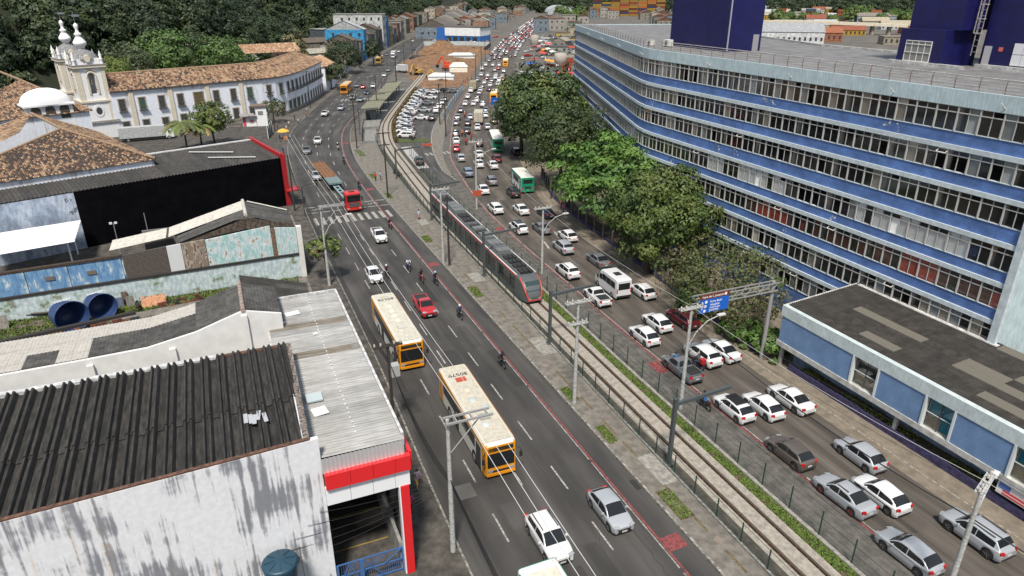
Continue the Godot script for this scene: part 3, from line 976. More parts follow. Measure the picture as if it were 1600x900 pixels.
func wall_uv(a: Vector3,b: Vector3,h0a: float,h1a: float,h0b: float,h1b: float,th: float,back: Vector3) -> MB:
	var m := MB.new()
	var p := [a + Vector3.UP * h0a,b + Vector3.UP * h0b,b + Vector3.UP * h1b,a + Vector3.UP * h1a]
	m.quv(p[0],p[1],p[2],p[3],-back)
	var q := []
	for e in p: q.append(e + back * th)
	m.quv(q[0],q[1],q[2],q[3],back)
	var ax := (b - a).normalized()
	m.quv(p[3],p[2],q[2],q[3],Vector3.UP,Vector2(0,0.02),Vector2(1,0.02),Vector2(1,0),Vector2(0,0))
	m.quv(p[0],q[0],q[3],p[3],-ax,Vector2(0.0,1),Vector2(0.03,1),Vector2(0.03,0),Vector2(0.0,0))
	m.quv(p[1],q[1],q[2],p[2],ax,Vector2(0.97,1),Vector2(1,1),Vector2(1,0),Vector2(0.97,0))
	return m

func left_side() -> void:
	near_warehouse()
	red_shop()
	gable_hall()
	yard()
	ruin()
	black_hall()

func near_warehouse() -> void:
	var b := thing("warehouse","white stained warehouse with dark trough-profile roof, nearest at lower left","warehouse")
	var wallm := stained_wall("limewash with mould",1024,400,Color(0.78,0.79,0.81),Color(0.38,0.39,0.42),-0.02,0.35,3)
	part(b,"front_wall",wall_uv(sv(-26,32.6),sv(2.34,32.6),-0.02,10.35,-0.02,11.5,0.3,Vector3.FORWARD),wallm)
	part(b,"side_wall",wall_uv(sv(1.85,32.92),sv(2.05,44.7),-0.02,11.45,-0.02,11.2,0.3,Vector3.LEFT),wallm)
	part(b,"rear_wall",wall_uv(sv(2.2,44.75),sv(-26,45.6),-0.02,11.0,-0.02,11.0,0.3,Vector3.BACK),wallm)
	var rust := tm("rust and flaking white",Color(0.26,0.13,0.085),0.9,"blotch",0.45,0.5,"grain",0.8,0.6)
	var cop := MB.new()
	cop.bar(sv(-26,32.74,10.40),sv(1.9,32.74,11.55),0.22,0.08)
	part(b,"rusty_coping",cop,rust)
	var cop2 := MB.new()
	cop2.bar(sv(1.75,32.7,11.52),sv(2.1,44.7,11.35),0.34,0.3)
	part(b,"side_parapet",cop2,tm("flaky parapet",Color(0.55,0.47,0.42),0.9,"blotch",0.7,0.25,"grain",0.8,0.6))
	var gut := MB.new()
	gut.bar(sv(-26,45.05,11.3),sv(-2.5,44.7,11.38),0.42,0.22)
	part(b,"white_gutter",gut,tm("white gutter",Color(0.62,0.63,0.64),0.7,"blotch",0.3,0.7))
	var gut2 := MB.new()
	gut2.bar(sv(-2.45,44.7,11.36),sv(2.0,44.65,11.36),0.36,0.16)
	part(b,"rusty_gutter",gut2,rust)
	var prof := [[0.0,0.0],[0.34,0.0],[0.44,0.36],[0.54,0.37],[0.61,0.15],[0.69,0.15],[0.76,0.37],[0.87,0.36],[0.99,0.0],[1.01,0.0]]
	var mats := []
	for i in 4:
		mats.append(tm("old trough sheet %d" % i,Color(0.078,0.074,0.070) * (0.82 + 0.12 * i),0.92,"blotch",Vector3(0.5,0.5,0.10) * (0.8 + 0.1 * i),0.42,"grain",0.35,0.5))
	var half := []
	for ln in [6.9,5.62]:
		var m := MB.new()
		for i in prof.size() - 1:
			var p: Array = prof[i]
			var q: Array = prof[i + 1]
			m.face(Vector3(p[0],p[1],0),Vector3(q[0],q[1],0),Vector3(q[0],q[1],ln),Vector3(p[0],p[1],ln),Vector3(0,1,0) if absf(q[1] - p[1]) < 0.02 else Vector3(p[1] - q[1],0.3,0))
			m.face(Vector3(p[0],p[1],ln),Vector3(q[0],q[1],ln),Vector3(q[0],q[1] - 0.03,ln),Vector3(p[0],p[1] - 0.03,ln),Vector3.BACK)
		half.append(m.mesh())
	for i in 28:
		var x := 1.0 - i * 0.985
		var top := 11.28 - (1.0 - x) * 0.005
		var bot := 10.95 - (1.0 - x) * 0.043
		var A := sv(x,44.55,top)
		var B := sv(x,32.8,bot)
		var d := (B - A).normalized()
		var u := Vector3(1,0.02,0).normalized()
		var y := d.cross(u).normalized()
		for j in 2:
			var o := part(b,"roof_sheet",half[j],mats[rng.randi() % 4])
			o.transform = Transform3D(Basis(u,y,d),A + d * (j * 6.0 + (rng.randf() * 0.12 if j else 0.0)) + y * (0.08 if j == 0 else 0.0))
	var wm := corr(0.24,1.0,0.06,0.03)
	for i in 5:
		var o := part(b,"repair_sheet",wm,pm("galvanised scrap",Color(0.55,0.56,0.58),0.4,0.5))
		o.transform = Transform3D(Basis(Vector3.UP,rng.randf_range(-0.15,0.15)),sv(-1.3 + i * 0.25,36.6 + rng.randf() * 0.4,11.36))
	var wt := thing("water_tank","dark teal plastic water tank beside the warehouse wall at the bottom edge","water tank",Vector3(-0.65,5,-31.29))
	var m := MB.new()
	m.lathe([Vector2(0.78,-1.6),Vector2(0.95,-0.15),Vector2(0.98,0.0),Vector2(0.86,0.1),Vector2(0.3,0.2),Vector2(0.28,0.27),Vector2(0.01,0.28)],Vector3.ZERO,20)
	part(wt,"tank",m,pm("teal plastic",Color(0.012,0.045,0.075),0.45))
	var rb := MB.new()
	for i in 8: rb.bar(Vector3(cos(TAU * i / 8) * 0.32,0.215,sin(TAU * i / 8) * 0.32),Vector3(cos(TAU * i / 8) * 0.85,0.12,sin(TAU * i / 8) * 0.85),0.05,0.05)
	part(wt,"lid_rib",rb,pm("teal plastic"))
	part(wt,"stand",bx(Vector3(0,-3.3,0),Vector3(1.6,3.4,1.6)),tm("grey masonry",Color(0.2,0.19,0.18),0.9,"grain",0.5,0.7))
	var rk := MB.new()
	for i in 2: rk.bar(Vector3(1.15,-1.6,-0.5 + i),Vector3(1.15,0.2,-0.5 + i),0.05,0.05)
	for i in 4: rk.bar(Vector3(1.15,-1.3 + i * 0.45,-0.5),Vector3(1.15,-1.3 + i * 0.45,0.5),0.04,0.04)
	part(wt,"side_ladder",rk,pm("dark grille"))

func red_shop() -> void:
	var b := thing("shop","shop with grey corrugated metal roof and red and white fascia","shop")
	var metal := []
	for i in 5:
		var k: float = [0.86,0.95,1.0,1.06,0.78][i]
		metal.append(tm("zinc sheet %d" % i,Color(0.36 * k,0.36 * k,0.355 * k),0.6,"blotch",Vector3(0.06,0.3,0.5),0.82,"streak",Vector3(0.03,0.3,0.5),0.9))
	var rusty := tm("rust streaked zinc",Color(0.33,0.29,0.24),0.7,"blotch",Vector3(0.05,0.3,0.6),0.55,"grain",0.5,0.7)
	metal.append(rusty)
	var cm := corr(1.02,5.85,0.255,0.085)
	for i in 23:
		var s := 32.75 + i * 0.99
		var x0 := 1.15 if s > 45.2 else 2.45
		var o := part(b,"roof_sheet",cm,metal[rng.randi() % 5] if i != 12 and i != 17 else rusty)
		var u := Vector3(0,0,1)
		var d := Vector3(1,-0.012,0).normalized()
		var y := d.cross(u)
		if y.y < 0: y = -y
		o.transform = Transform3D(Basis(u,y,d),sv(1.15,s + 0.99,10.12 + 0.01 * (i % 2)))
	for q in [[3.1,52.3,1.1,0.7],[4.3,48.0,0.35,0.25],[3.0,37.3,0.9,0.9]]:
		part(b,"roof_patch_plate",bx(sv(q[0],q[1],10.22),Vector3(q[2],0.05,q[3]),Basis(Vector3.UP,0.15)),pm("bare white plate",Color(0.62,0.63,0.64),0.5))
	part(b,"skylight",bx(sv(2.9,38.9,10.3),Vector3(1.0,0.1,1.0)),pm("bluish skylight",Color(0.38,0.44,0.46),0.3))
	for i in 40: part(b,"roof_screw",bx(sv(4.6 + 0.02 * (i % 3),34.4 + i * 0.53,10.17),Vector3(0.09,0.03,0.09)),pm("bare white plate"))
	part(b,"box_gutter",bx(sv(6.72,48.6,10.02),Vector3(0.5,0.12,14.0)),tm("blue grey gutter",Color(0.36,0.42,0.46),0.6,"blotch",0.25,0.65))
	part(b,"street_parapet",bx(sv(7.08,44.3,9.6),Vector3(0.16,1.45,22.6)),M["white gutter"])
	part(b,"rear_parapet",bx(sv(4.1,55.75,10.0),Vector3(6.1,0.6,0.14)),M["white gutter"])
	part(b,"street_wall",bx(sv(7.0,44.5,5.0),Vector3(0.2,7.8,22.0)),M["grey masonry"])
	part(b,"rear_wall",bx(sv(4.1,55.7,4.9),Vector3(5.9,9.6,0.2)),M["grey masonry"])
	part(b,"left_wall",bx(sv(1.1,50.4,4.9),Vector3(0.2,10.0,10.6)),M["white gutter"])
	var red := pm("gloss red panel",Color(0.55,0.018,0.022),0.35)
	var wht := pm("gloss white panel",Color(0.64,0.66,0.69),0.4)
	var xs := [2.36,3.75,5.05,6.35,7.25]
	for i in 4:
		var cx: float = (xs[i] + xs[i + 1]) / 2
		var w: float = xs[i + 1] - xs[i] - 0.02
		part(b,"red_panel",bx(sv(cx + 0.03,32.45,8.7),Vector3(w,1.0,0.5)),red)
		part(b,"white_panel",bx(sv(cx - 0.02,32.55,7.57),Vector3(w,1.24,0.2)),wht)
	part(b,"red_return",bx(sv(7.3,34.4,8.7),Vector3(0.3,1.0,3.6)),red)
	part(b,"fascia_back",bx(sv(4.75,32.75,8.3),Vector3(4.8,2.6,0.12)),pm("dark grille"))
	var fl := corr(0.94,1.02,0.235,0.05)
	for i in 5:
		var o := part(b,"flashing_sheet",fl,pm("galvanised scrap"))
		o.transform = Transform3D(Basis(Vector3(1,0,0),Vector3(0,0.0,1),Vector3(0,-1,0)),sv(2.32 + i * 0.94,32.5,10.2))
	part(b,"party_wall",bx(sv(2.22,38.8,4.9),Vector3(0.2,9.9,12.1)),tm("pale inner wall",Color(0.33,0.33,0.32),0.9,"blotch",0.2,0.7))
	part(b,"red_pillar",bx(sv(6.85,32.6,3.5),Vector3(0.52,6.95,0.5)),red)
	part(b,"pillar_edge",bx(sv(6.55,32.62,3.5),Vector3(0.08,6.9,0.44)),wht)
	part(b,"low_wall",bx(sv(6.45,39.0,1.1),Vector3(0.2,2.2,12.0)),tm("pale inner wall",Color(0.33,0.33,0.32),0.9,"blotch",0.2,0.7))
	part(b,"forecourt",bx(sv(4.2,43.0,0.06),Vector3(5.6,0.12,22.0)),tm("dark forecourt",Color(0.13,0.12,0.11),0.95,"blotch",0.2,0.7,"grain",0.5,0.7))
	for i in 3: part(b,"bay_line",bx(sv(4.2,36.0 + i * 3.2,0.125),Vector3(4.0,0.006,0.1)),pm("worn yellow line",Color(0.30,0.21,0.05),0.9))
	var g := thing("gate","blue steel sliding gate below the red and white fascia","gate")
	var blue := pm("blue gate paint",Color(0.045,0.115,0.28),0.5)
	for x in [2.45,3.9,6.5]: part(g,"gate_post",bx(sv(x,32.75,1.0),Vector3(0.14 if x != 3.9 else 0.24,2.1,0.14)),blue)
	for y in [0.25,1.1,2.0]:
		part(g,"gate_rail",bx(sv(4.48,32.8,y),Vector3(4.0,0.08,0.07)),blue)
	for q in [[2.5,0.3,3.15,2.0],[3.15,2.0,3.85,0.3],[4.0,1.95,5.2,0.3],[5.2,1.1,6.4,2.0]]:
		var m := MB.new()
		m.bar(sv(q[0],32.74,q[1]),sv(q[2],32.74,q[3]),0.06,0.06)
		part(g,"gate_brace",m,blue)
	var barm := bx(Vector3.ZERO,Vector3(0.025,1.75,0.025)).mesh()
	for i in 30: part(g,"gate_bar",barm,blue).position = sv(2.55 + i * 0.134,32.84,1.12)

func gable_hall() -> void:
	var b := thing("hall","plain white gabled hall between the warehouse and the yard","hall")
	var white := tm("off-white render",Color(0.64,0.64,0.63),0.9,"blotch",0.10,0.93,"grain",0.4,0.95)
	var pts := [[-24,10.15],[-16,10.22],[-11,10.3],[-7.2,10.4],[-3.9,11.0],[-0.45,12.1],[2.2,11.4]]
	for i in pts.size() - 1:
		var p: Array = pts[i]
		var q: Array = pts[i + 1]
		var m := MB.new()
		m.face(sv(p[0],50,0),sv(q[0],50,0),sv(q[0],50,q[1]),sv(p[0],50,p[1]),Vector3.BACK)
		m.face(sv(p[0],50.25,0),sv(q[0],50.25,0),sv(q[0],50.25,q[1]),sv(p[0],50.25,p[1]),Vector3.FORWARD)
		m.face(sv(p[0],50,p[1]),sv(q[0],50,q[1]),sv(q[0],50.25,q[1]),sv(p[0],50.25,p[1]),Vector3.UP)
		part(b,"gable_wall",m,white)
	for q in [[-10.9,9.9],[-5.6,10.1],[-0.45,11.8]]:
		var m := MB.new()
		m.bar(sv(q[0],49.9,5),sv(q[0],49.9,q[1]),0.42,0.3,Vector3.FORWARD)
		part(b,"buttress",m,white)
	part(b,"rear_wall",bx(sv(-9,55.4,4.6),Vector3(28,9.2,0.3)),white)
	var grey := [tm("grey fibre sheet",Color(0.115,0.112,0.108),0.95,"blotch",0.16,0.6,"grain",0.4,0.65),tm("grey fibre sheet b",Color(0.15,0.147,0.14),0.95,"blotch",0.2,0.6,"grain",0.4,0.65)]
	var pale := tm("pale sheet",Color(0.42,0.40,0.37),0.8,"blotch",0.3,0.85)
	var cm := corr(1.0,1.0,0.25,0.05)
	for i in pts.size() - 1:
		var p: Array = pts[i]
		var q: Array = pts[i + 1]
		var n := int(round(absf(q[0] - p[0])))
		for k in n:
			var t0 := float(k) / n
			var t1 := float(k + 1) / n
			var a := sv(lerpf(p[0],q[0],t0),55.6,lerpf(p[1],q[1],t0) - 0.02)
			var e := sv(lerpf(p[0],q[0],t1),55.6,lerpf(p[1],q[1],t1) - 0.02)
			var u := (e - a).normalized()
			var light := rng.randf() < 0.75
			for j in 5:
				var mt: Material = grey[rng.randi() % 2]
				if i < 2 and (light or j < 3) or (i in [2,3] and j < 2): mt = pale
				var o := part(b,"roof_sheet",cm,mt)
				o.transform = Transform3D(Basis(u * ((e - a).length()),u.cross(Vector3.BACK) * -1.0,Vector3(0,0,1.06)),a + Vector3(0,0.012 * (j % 2),j * 1.05))
	var rc := MB.new()
	rc.cyl(sv(-0.45,49.95,12.16),sv(-0.45,55.7,12.12),0.17,0.17,8)
	part(b,"ridge_cap",rc,tm("pinkish ridge",Color(0.42,0.33,0.28),0.9,"blotch",0.5,0.5))
	var dk := [M["dark fibre cement"],grey[0]]
	lay(b,"roof_sheet",corr(1.0,3.0,0.25,0.05),sv(-0.4,62.5,10.2),Vector3(0,0,1),8,1.0,Vector3(1,-0.30,0),2,3.0,dk)
	part(b,"street_end_wall",bx(sv(5.4,59.2,4.0),Vector3(0.25,8.0,7.5)),M["grey masonry"])
	part(b,"rear_gable",bx(sv(2.5,62.6,4.3),Vector3(6.0,8.6,0.25)),M["grey masonry"])

func brick_wall(parent: Node3D,a: Vector3,b: Vector3,h: float,rows: int,bl: float,ms: Array,ragged: float) -> void:
	var n := int(a.distance_to(b) / bl)
	var u := (b - a).normalized()
	var f := Vector3(-u.z,0,u.x)
	var bh := h / rows
	var mesh := bx(Vector3.ZERO,Vector3(bl - 0.03,bh - 0.025,0.16)).mesh()
	for j in rows:
		for i in n:
			if j > rows - 3 and rng.randf() < ragged: continue
			var o := part(parent,"brick",mesh,ms[rng.randi() % ms.size()])
			o.transform = Transform3D(Basis(u,Vector3.UP,f),a + u * (bl * (i + 0.5 + 0.5 * (j % 2))) + Vector3(0,bh * (j + 0.5),0) + f * rng.randf_range(-0.015,0.015))

func yard() -> void:
	var y := setting("yard")
	var m := MB.new()
	m.flat([Vector2(-36,72),Vector2(5.5,71),Vector2(6.6,85.6),Vector2(-36,85.6)],0.105)
	part(y,"bare_soil",m,tm("yard soil",Color(0.20,0.165,0.125),0.97,"blotch",0.1,0.55,"grain",0.4,0.65))
	part(y,"old_footing",bx(sv(-9.2,79.3,0.5),Vector3(9.5,0.8,1.7),Basis(Vector3.UP,0.12)),M["worn concrete pavement"])
	part(y,"concrete_apron",bx(sv(5.2,79.5,0.12),Vector3(4.5,0.06,11.0)),M["worn concrete pavement"])
	var gm := MB.new()
	gm.cols = true
	var r := RandomNumberGenerator.new()
	r.seed = 31
	var f := FastNoiseLite.new()
	f.seed = 4
	f.frequency = 0.12
	for i in 26000:
		var p := Vector2(r.randf_range(-32,6.3),r.randf_range(73,85.4))
		if f.get_noise_2d(p.x,p.y) + (0.25 if p.y > 81 else 0.0) < -0.16: continue
		var k := r.randf()
		gm.col = Color(0.055 + 0.08 * k,0.11 + 0.06 * k,0.02 + 0.015 * k)
		var a := r.randf() * TAU
		var o := pt(p,0.1)
		var w := r.randf_range(0.07,0.16)
		gm.tri(o + Vector3(cos(a) * w,0,sin(a) * w),o - Vector3(cos(a) * w,0,sin(a) * w),o + Vector3(r.randf_range(-0.15,0.15),r.randf_range(0.08,0.3),r.randf_range(-0.15,0.15)))
	var g := one("yard_grass","patchy green grass and weeds in the yard around the blue tanks","grass",gm,vm("grass blades",0.9))
	g.set_meta("kind","stuff")
	var w := thing("brick_wall","broken red brick wall with dark mould along the near side of the yard","wall")
	var bm := []
	for k in [[0.22,0.07,0.04],[0.28,0.095,0.055],[0.15,0.05,0.035],[0.06,0.045,0.04]]:
		bm.append(tm("old brick %.2f" % k[0],Color(k[0],k[1],k[2]),0.95,"grain",0.6,0.6))
	brick_wall(w,sv(-25.5,74.6,0.1),sv(-11.5,77.5,0.1),1.5,5,0.5,bm,0.4)
	brick_wall(w,sv(-9.8,80.6,0.1),sv(-4.5,82.0,0.1),1.2,4,0.5,bm,0.45)
	var cp := MB.new()
	cp.bar(sv(-25.5,75.1,1.75),sv(-11.5,78.0,1.7),0.5,0.3)
	part(w,"mouldy_coping",cp,tm("black mould",Color(0.045,0.042,0.04),0.95,"grain",0.6,0.5))
	var tb := pm("navy plastic",Color(0.022,0.045,0.13),0.42)
	for q in [[Vector3(-18.17,0,-79.81),1.72,2.4,0.55,"nearer of the two big navy tanks lying open in the yard"],[Vector3(-15.43,0,-81.92),1.5,2.1,0.5,"farther of the two big navy tanks lying open in the yard"]]:
		var t := thing("tank",q[4],"water tank",q[0] + Vector3(0,0.1,0),q[3],"tanks lying in the yard")
		var R: float = q[1]
		var L: float = q[2]
		var ms := MB.new()
		ms.lathe([Vector2(R * 0.80,-L / 2),Vector2(R * 0.9,0),Vector2(R * 0.96,L * 0.42),Vector2(R,L * 0.44),Vector2(R,L / 2)],Vector3.ZERO,28)
		var sh := part(t,"shell",ms,tb)
		var B := Basis(Vector3.RIGHT,PI / 2 - 0.08)
		sh.transform = Transform3D(B,Vector3(0,R,0))
		var ins := MB.new()
		ins.lathe([Vector2(R * 0.97,L / 2),Vector2(R * 0.93,L * 0.4),Vector2(R * 0.78,-L / 2 + 0.05),Vector2(0.01,-L / 2 + 0.04)],Vector3.ZERO,28)
		part(t,"inside",ins,tb).transform = sh.transform
		var rim := MB.new()
		var ring := []
		for k in 33: ring.append(Vector3(cos(TAU * k / 32) * R,L / 2,sin(TAU * k / 32) * R))
		rim.tube(ring,0.06,6)
		part(t,"rim",rim,tb).transform = sh.transform
		var bt := MB.new()
		bt.cyl(Vector3(0,-L / 2 - 0.01,0),Vector3(0,-L / 2,0),R * 0.8,R * 0.8,28)
		part(t,"bottom",bt,tb).transform = sh.transform
		var tx := TextMesh.new()
		tx.text = "FORTLEV"
		tx.font_size = 32
		tx.pixel_size = 0.012
		tx.depth = 0.02
		var o := part(t,"lettering",tx,pm("white lettering",Color(0.7,0.7,0.7),0.6))
		o.transform = Transform3D(Basis(Vector3(1,0,0),Vector3(0,0.2,-1).normalized(),Vector3(0,1,0.2).normalized()),Vector3(0,R * 1.99,-0.2))
	var boards := [[178,470,36,1.9,2.4,Color(0.02,0.10,0.33),"bright blue hoarding panel leaning on the flaking wall",0.0],[208,463,10,1.3,0.8,Color(0.22,0.21,0.19),"narrow grey board leaning beside the blue panel",0.1],[190,476,10,1.2,0.7,Color(0.12,0.15,0.22),"dull bluish board leaning beside the blue panel",0.1],[197,468,9,1.6,0.6,Color(0.14,0.09,0.07),"brown board leaning on the flaking wall",0.05],[118,480,20,1.1,1.6,Color(0.36,0.32,0.25),"pale ribbed panel standing behind the nearer tank",0.0],[6,508,12,1.6,1.2,Color(0.27,0.25,0.22),"grey sheet standing at the left edge of the yard",0.0]]
	for q in boards:
		var gp: Vector3 = {178: Vector3(-15.25,0,-85.36),208: Vector3(-12.6,0,-83.85),190: Vector3(-13.68,0,-84.12),197: Vector3(-13.19,0,-84.67),118: Vector3(-18.57,0,-85.25),6: Vector3(-24.97,0,-82.71)}[q[0]]
		var o := thing("board",q[6],"board",gp + Vector3(0,0.1,0),q[7],"boards leaning in the yard")
		part(o,"panel",bx(Vector3(0,q[3] / 2,0),Vector3(q[4],q[3],0.06),Basis(Vector3.RIGHT,-0.22)),tm("board " + str(q[0]),q[5],0.7,"blotch",0.4,0.7))
		for e in [-1,1]: part(o,"batten",bx(Vector3(e * q[4] * 0.36,q[3] / 2,0.05),Vector3(0.07,q[3] * 0.96,0.05),Basis(Vector3.RIGHT,-0.22)),tm("board " + str(q[0]),q[5],0.7,"blotch",0.4,0.7))
	var tp := thing("tarpaulin","crumpled orange tarpaulin hung over a frame in the yard","tarpaulin",Vector3(-10.16,0,-83.77))
	var rows := []
	for i in 9:
		var line := []
		for j in 13:
			var u := j / 12.0 - 0.5
			var h := 1.15 - 0.1 * absf(u) + 0.07 * sin(j * 2.1 + i)
			line.append(Vector3(u * 2.6,maxf(0.12,h - i * 0.13 + 0.06 * sin(i * 1.7 + j * 1.3)),0.12 * i + 0.08 * sin(j * 1.9)))
		rows.append(line)
	var tmb := MB.new()
	tmb.sheet(rows,Vector3(0,-1,-1))
	part(tp,"sheet",tmb,tm("orange tarp",Color(0.52,0.25,0.13),0.7,"blotch",0.6,0.65))
	part(tp,"frame",bx(Vector3(0,0.6,0),Vector3(2.4,1.0,0.06)),pm("dark grille"))
	for i in 5:
		var pl := MB.new()
		pl.bar(Vector3(-24.64,0,-85.3) + Vector3(i * 0.5,0.2 + 0.12 * i,i * 0.15),Vector3(-20.36,0,-84.92) + Vector3(i * 0.4,0.25 + 0.1 * i,i * 0.2),0.22,0.1)
		one("timber",["lowest timber of the stack by the flaking wall","second timber up in the stack by the flaking wall","middle timber of the stack by the flaking wall","fourth timber up in the stack by the flaking wall","topmost timber of the stack by the flaking wall"][i],"timber",pl,tm("grey timber",Color(0.16,0.14,0.12),0.9,"grain",Vector3(0.1,0.8,0.8),0.6),"timber stack")

func ruin() -> void:
	var b := thing("ruined_hall","roofless hall front with flaking pale teal paint and peeling blue panels","ruin")
	var pale := flaking_wall("pale flaking lower wall",1024,128,[Color(0.64,0.70,0.72),Color(0.68,0.73,0.75),Color(0.60,0.67,0.66),Color(0.42,0.48,0.38),Color(0.50,0.48,0.45)],[-0.2,0.15,0.40,0.48],21)
	part(b,"lower_wall",wall_uv(sv(-30,84.6),sv(6.95,85.5),0,2.65,0,3.15,0.35,Vector3.FORWARD),pale)
	var lg := MB.new()
	lg.bar(sv(-30,84.75,2.75),sv(6.95,85.6,3.25),0.5,0.24)
	part(b,"mouldy_ledge",lg,M["black mould"])
	var bluep := flaking_wall("sun-bleached blue paint",512,128,[Color(0.33,0.48,0.63),Color(0.38,0.53,0.68),Color(0.46,0.58,0.68),Color(0.66,0.71,0.74)],[-0.15,0.15,0.36],5)
	var xs := [-30.0,-22.2,-18.1,-12.7]
	for i in 3:
		var s0: float = 84.95 + i * 0.12
		part(b,"blue_panel",wall_uv(sv(xs[i],s0),sv(xs[i + 1] - 0.08,s0 + 0.1),2.8,5.3 + i * 0.15,2.8,5.45 + i * 0.15,0.25,Vector3.FORWARD),bluep)
		part(b,"vent_block",bx(sv(xs[i] + 2.2,s0 - 0.02,4.4),Vector3(0.9,0.45,0.08)),tm("brown vent",Color(0.22,0.18,0.15),0.9,"grain",0.8,0.6))
	part(b,"blue_panel",wall_uv(sv(-17.0,85.28),sv(-12.6,85.4),2.85,5.7,2.85,5.8,0.2,Vector3.FORWARD),flaking_wall("blue flaking to white",256,128,[Color(0.30,0.44,0.60),Color(0.62,0.70,0.76),Color(0.72,0.76,0.78)],[-0.02,0.2],61))
	var top := MB.new()
	top.bar(sv(-30,85.2,5.45),sv(-12.6,85.4,5.9),0.5,0.26)
	part(b,"broken_coping",top,tm("broken brown coping",Color(0.12,0.085,0.06),0.95,"blotch",0.6,0.5,"grain",0.7,0.6))
	part(b,"shingle_panel",wall_uv(sv(-12.5,85.35),sv(-7.9,85.45),2.9,5.9,2.9,6.3,0.25,Vector3.FORWARD),tm("brown shingle",Color(0.13,0.11,0.10),0.95,"mosaic",0.55,0.5))
	part(b,"white_panel",wall_uv(sv(-7.85,85.3),sv(-6.3,85.35),2.9,6.35,2.9,6.45,0.2,Vector3.FORWARD),pm("plain whitish board",Color(0.50,0.52,0.54),0.8))
	var teal := flaking_wall("teal paint flaking off plaster",512,192,[Color(0.56,0.69,0.69),Color(0.64,0.72,0.74),Color(0.70,0.74,0.76),Color(0.68,0.66,0.60),Color(0.50,0.45,0.39)],[-0.08,0.1,0.38,0.50],14)
	part(b,"teal_wall",wall_uv(sv(-3.6,85.4),sv(3.9,85.5),3.2,6.5,3.35,7.3,0.3,Vector3.FORWARD),teal)
	part(b,"teal_wall",wall_uv(sv(4.4,85.45),sv(6.9,85.5),3.35,7.0,3.35,6.7,0.3,Vector3.FORWARD),teal)
	part(b,"bare_wall",wall_uv(sv(-6.25,85.4),sv(-3.65,85.42),3.0,6.4,3.2,6.6,0.3,Vector3.FORWARD),flaking_wall("bare plaster",256,128,[Color(0.46,0.41,0.36),Color(0.58,0.55,0.52),Color(0.36,0.28,0.22)],[0.0,0.25],33))
	part(b,"brick_pier",bx(sv(4.15,85.5,5.1),Vector3(0.46,3.7,0.3)),tm("brown crumbling brick",Color(0.24,0.15,0.10),0.95,"blotch",0.7,0.5))
	var gab := MB.new()
	var gp := [Vector2(-6.0,6.4),Vector2(1.2,7.2),Vector2(6.9,6.7),Vector2(6.6,7.3),Vector2(1.4,8.6),Vector2(-2.0,7.6)]
	var ix := Geometry2D.triangulate_polygon(PackedVector2Array(gp))
	for i in range(0,ix.size(),3):
		gab._ct(sv(gp[ix[i]].x,85.7,gp[ix[i]].y),sv(gp[ix[i + 1]].x,85.7,gp[ix[i + 1]].y),sv(gp[ix[i + 2]].x,85.7,gp[ix[i + 2]].y),Vector3.BACK)
	part(b,"broken_gable",gab,tm("mouldy brick gable",Color(0.20,0.155,0.125),0.95,"blotch",0.35,0.42,"grain",0.6,0.6))
	part(b,"white_end_pier",bx(sv(7.25,85.6,3.4),Vector3(0.6,6.9,0.7)),M["off-white render"])
	var grey := [M["grey fibre sheet"],M["grey fibre sheet b"]]
	var wht := [tm("cream metal sheet",Color(0.56,0.54,0.49),0.7,"blotch",0.25,0.75)]
	lay(b,"roof_sheet",corr(1.0,2.9,0.25,0.05),sv(1.45,93.2,8.7),Vector3(0,0,1),7,1.0,Vector3(1,-0.36,0),2,2.9,grey)
	lay(b,"roof_sheet",corr(1.0,3.2,0.25,0.05),sv(1.35,93.2,8.7),Vector3(0,0,1),4,1.0,Vector3(-1,-0.27,0),3,3.2,wht)
	lay(b,"roof_sheet",corr(1.0,2.9,0.25,0.05),sv(1.35,89.2,8.68),Vector3(0,0,1),3,1.0,Vector3(-1,-0.30,0),3,2.9,grey)
	lay(b,"roof_sheet",corr(1.0,3.2,0.25,0.05),sv(-8.0,93.0,6.25),Vector3(0,0,1),4,1.0,Vector3(-1,-0.12,0),2,3.2,wht)
	lay(b,"white_strip",corr(0.5,2.6,0.25,0.05),sv(1.9,93.0,8.72),Vector3(0,0,1),1,0.5,Vector3(1,-0.36,0),2,2.6,wht)
	var rc := MB.new()
	rc.cyl(sv(1.4,86.3,8.78),sv(1.4,93.2,8.78),0.22,0.22,8)
	part(b,"ridge_cap",rc,wht[0])
	part(b,"street_wall",bx(sv(7.2,90.0,2.9),Vector3(0.3,5.8,8.0)),tm("mouldy street wall",Color(0.28,0.25,0.22),0.95,"blotch",0.3,0.5))
	part(b,"rear_wall",bx(sv(-2,94.0,3.0),Vector3(18,6.0,0.3)),M["grey masonry"])
	var c := thing("carport","bright white ribbed metal carport roof beside the black wall","carport")
	var cm := corr(1.0,11.6,0.5,0.06,4)
	for i in 10:
		var o := part(c,"roof_sheet",cm,pm("white ribbed metal",Color(0.72,0.73,0.75),0.45))
		var d := Vector3(0.93,-0.04,-0.36).normalized()
		var u := Vector3(0.10,0.05,1).normalized()
		o.transform = Transform3D(Basis(u,d.cross(u) * signf(d.cross(u).y),d),sv(-30.5 + i * 0.05,103.2 - i * 1.0,5.0))
	for q in [[-20.4,99.5],[-20.8,106.0]]:
		var pm1 := MB.new()
		pm1.cyl(sv(q[0],q[1],0),sv(q[0],q[1],4.6),0.1,0.1,8)
		part(c,"post",pm1,pm("white ribbed metal"))

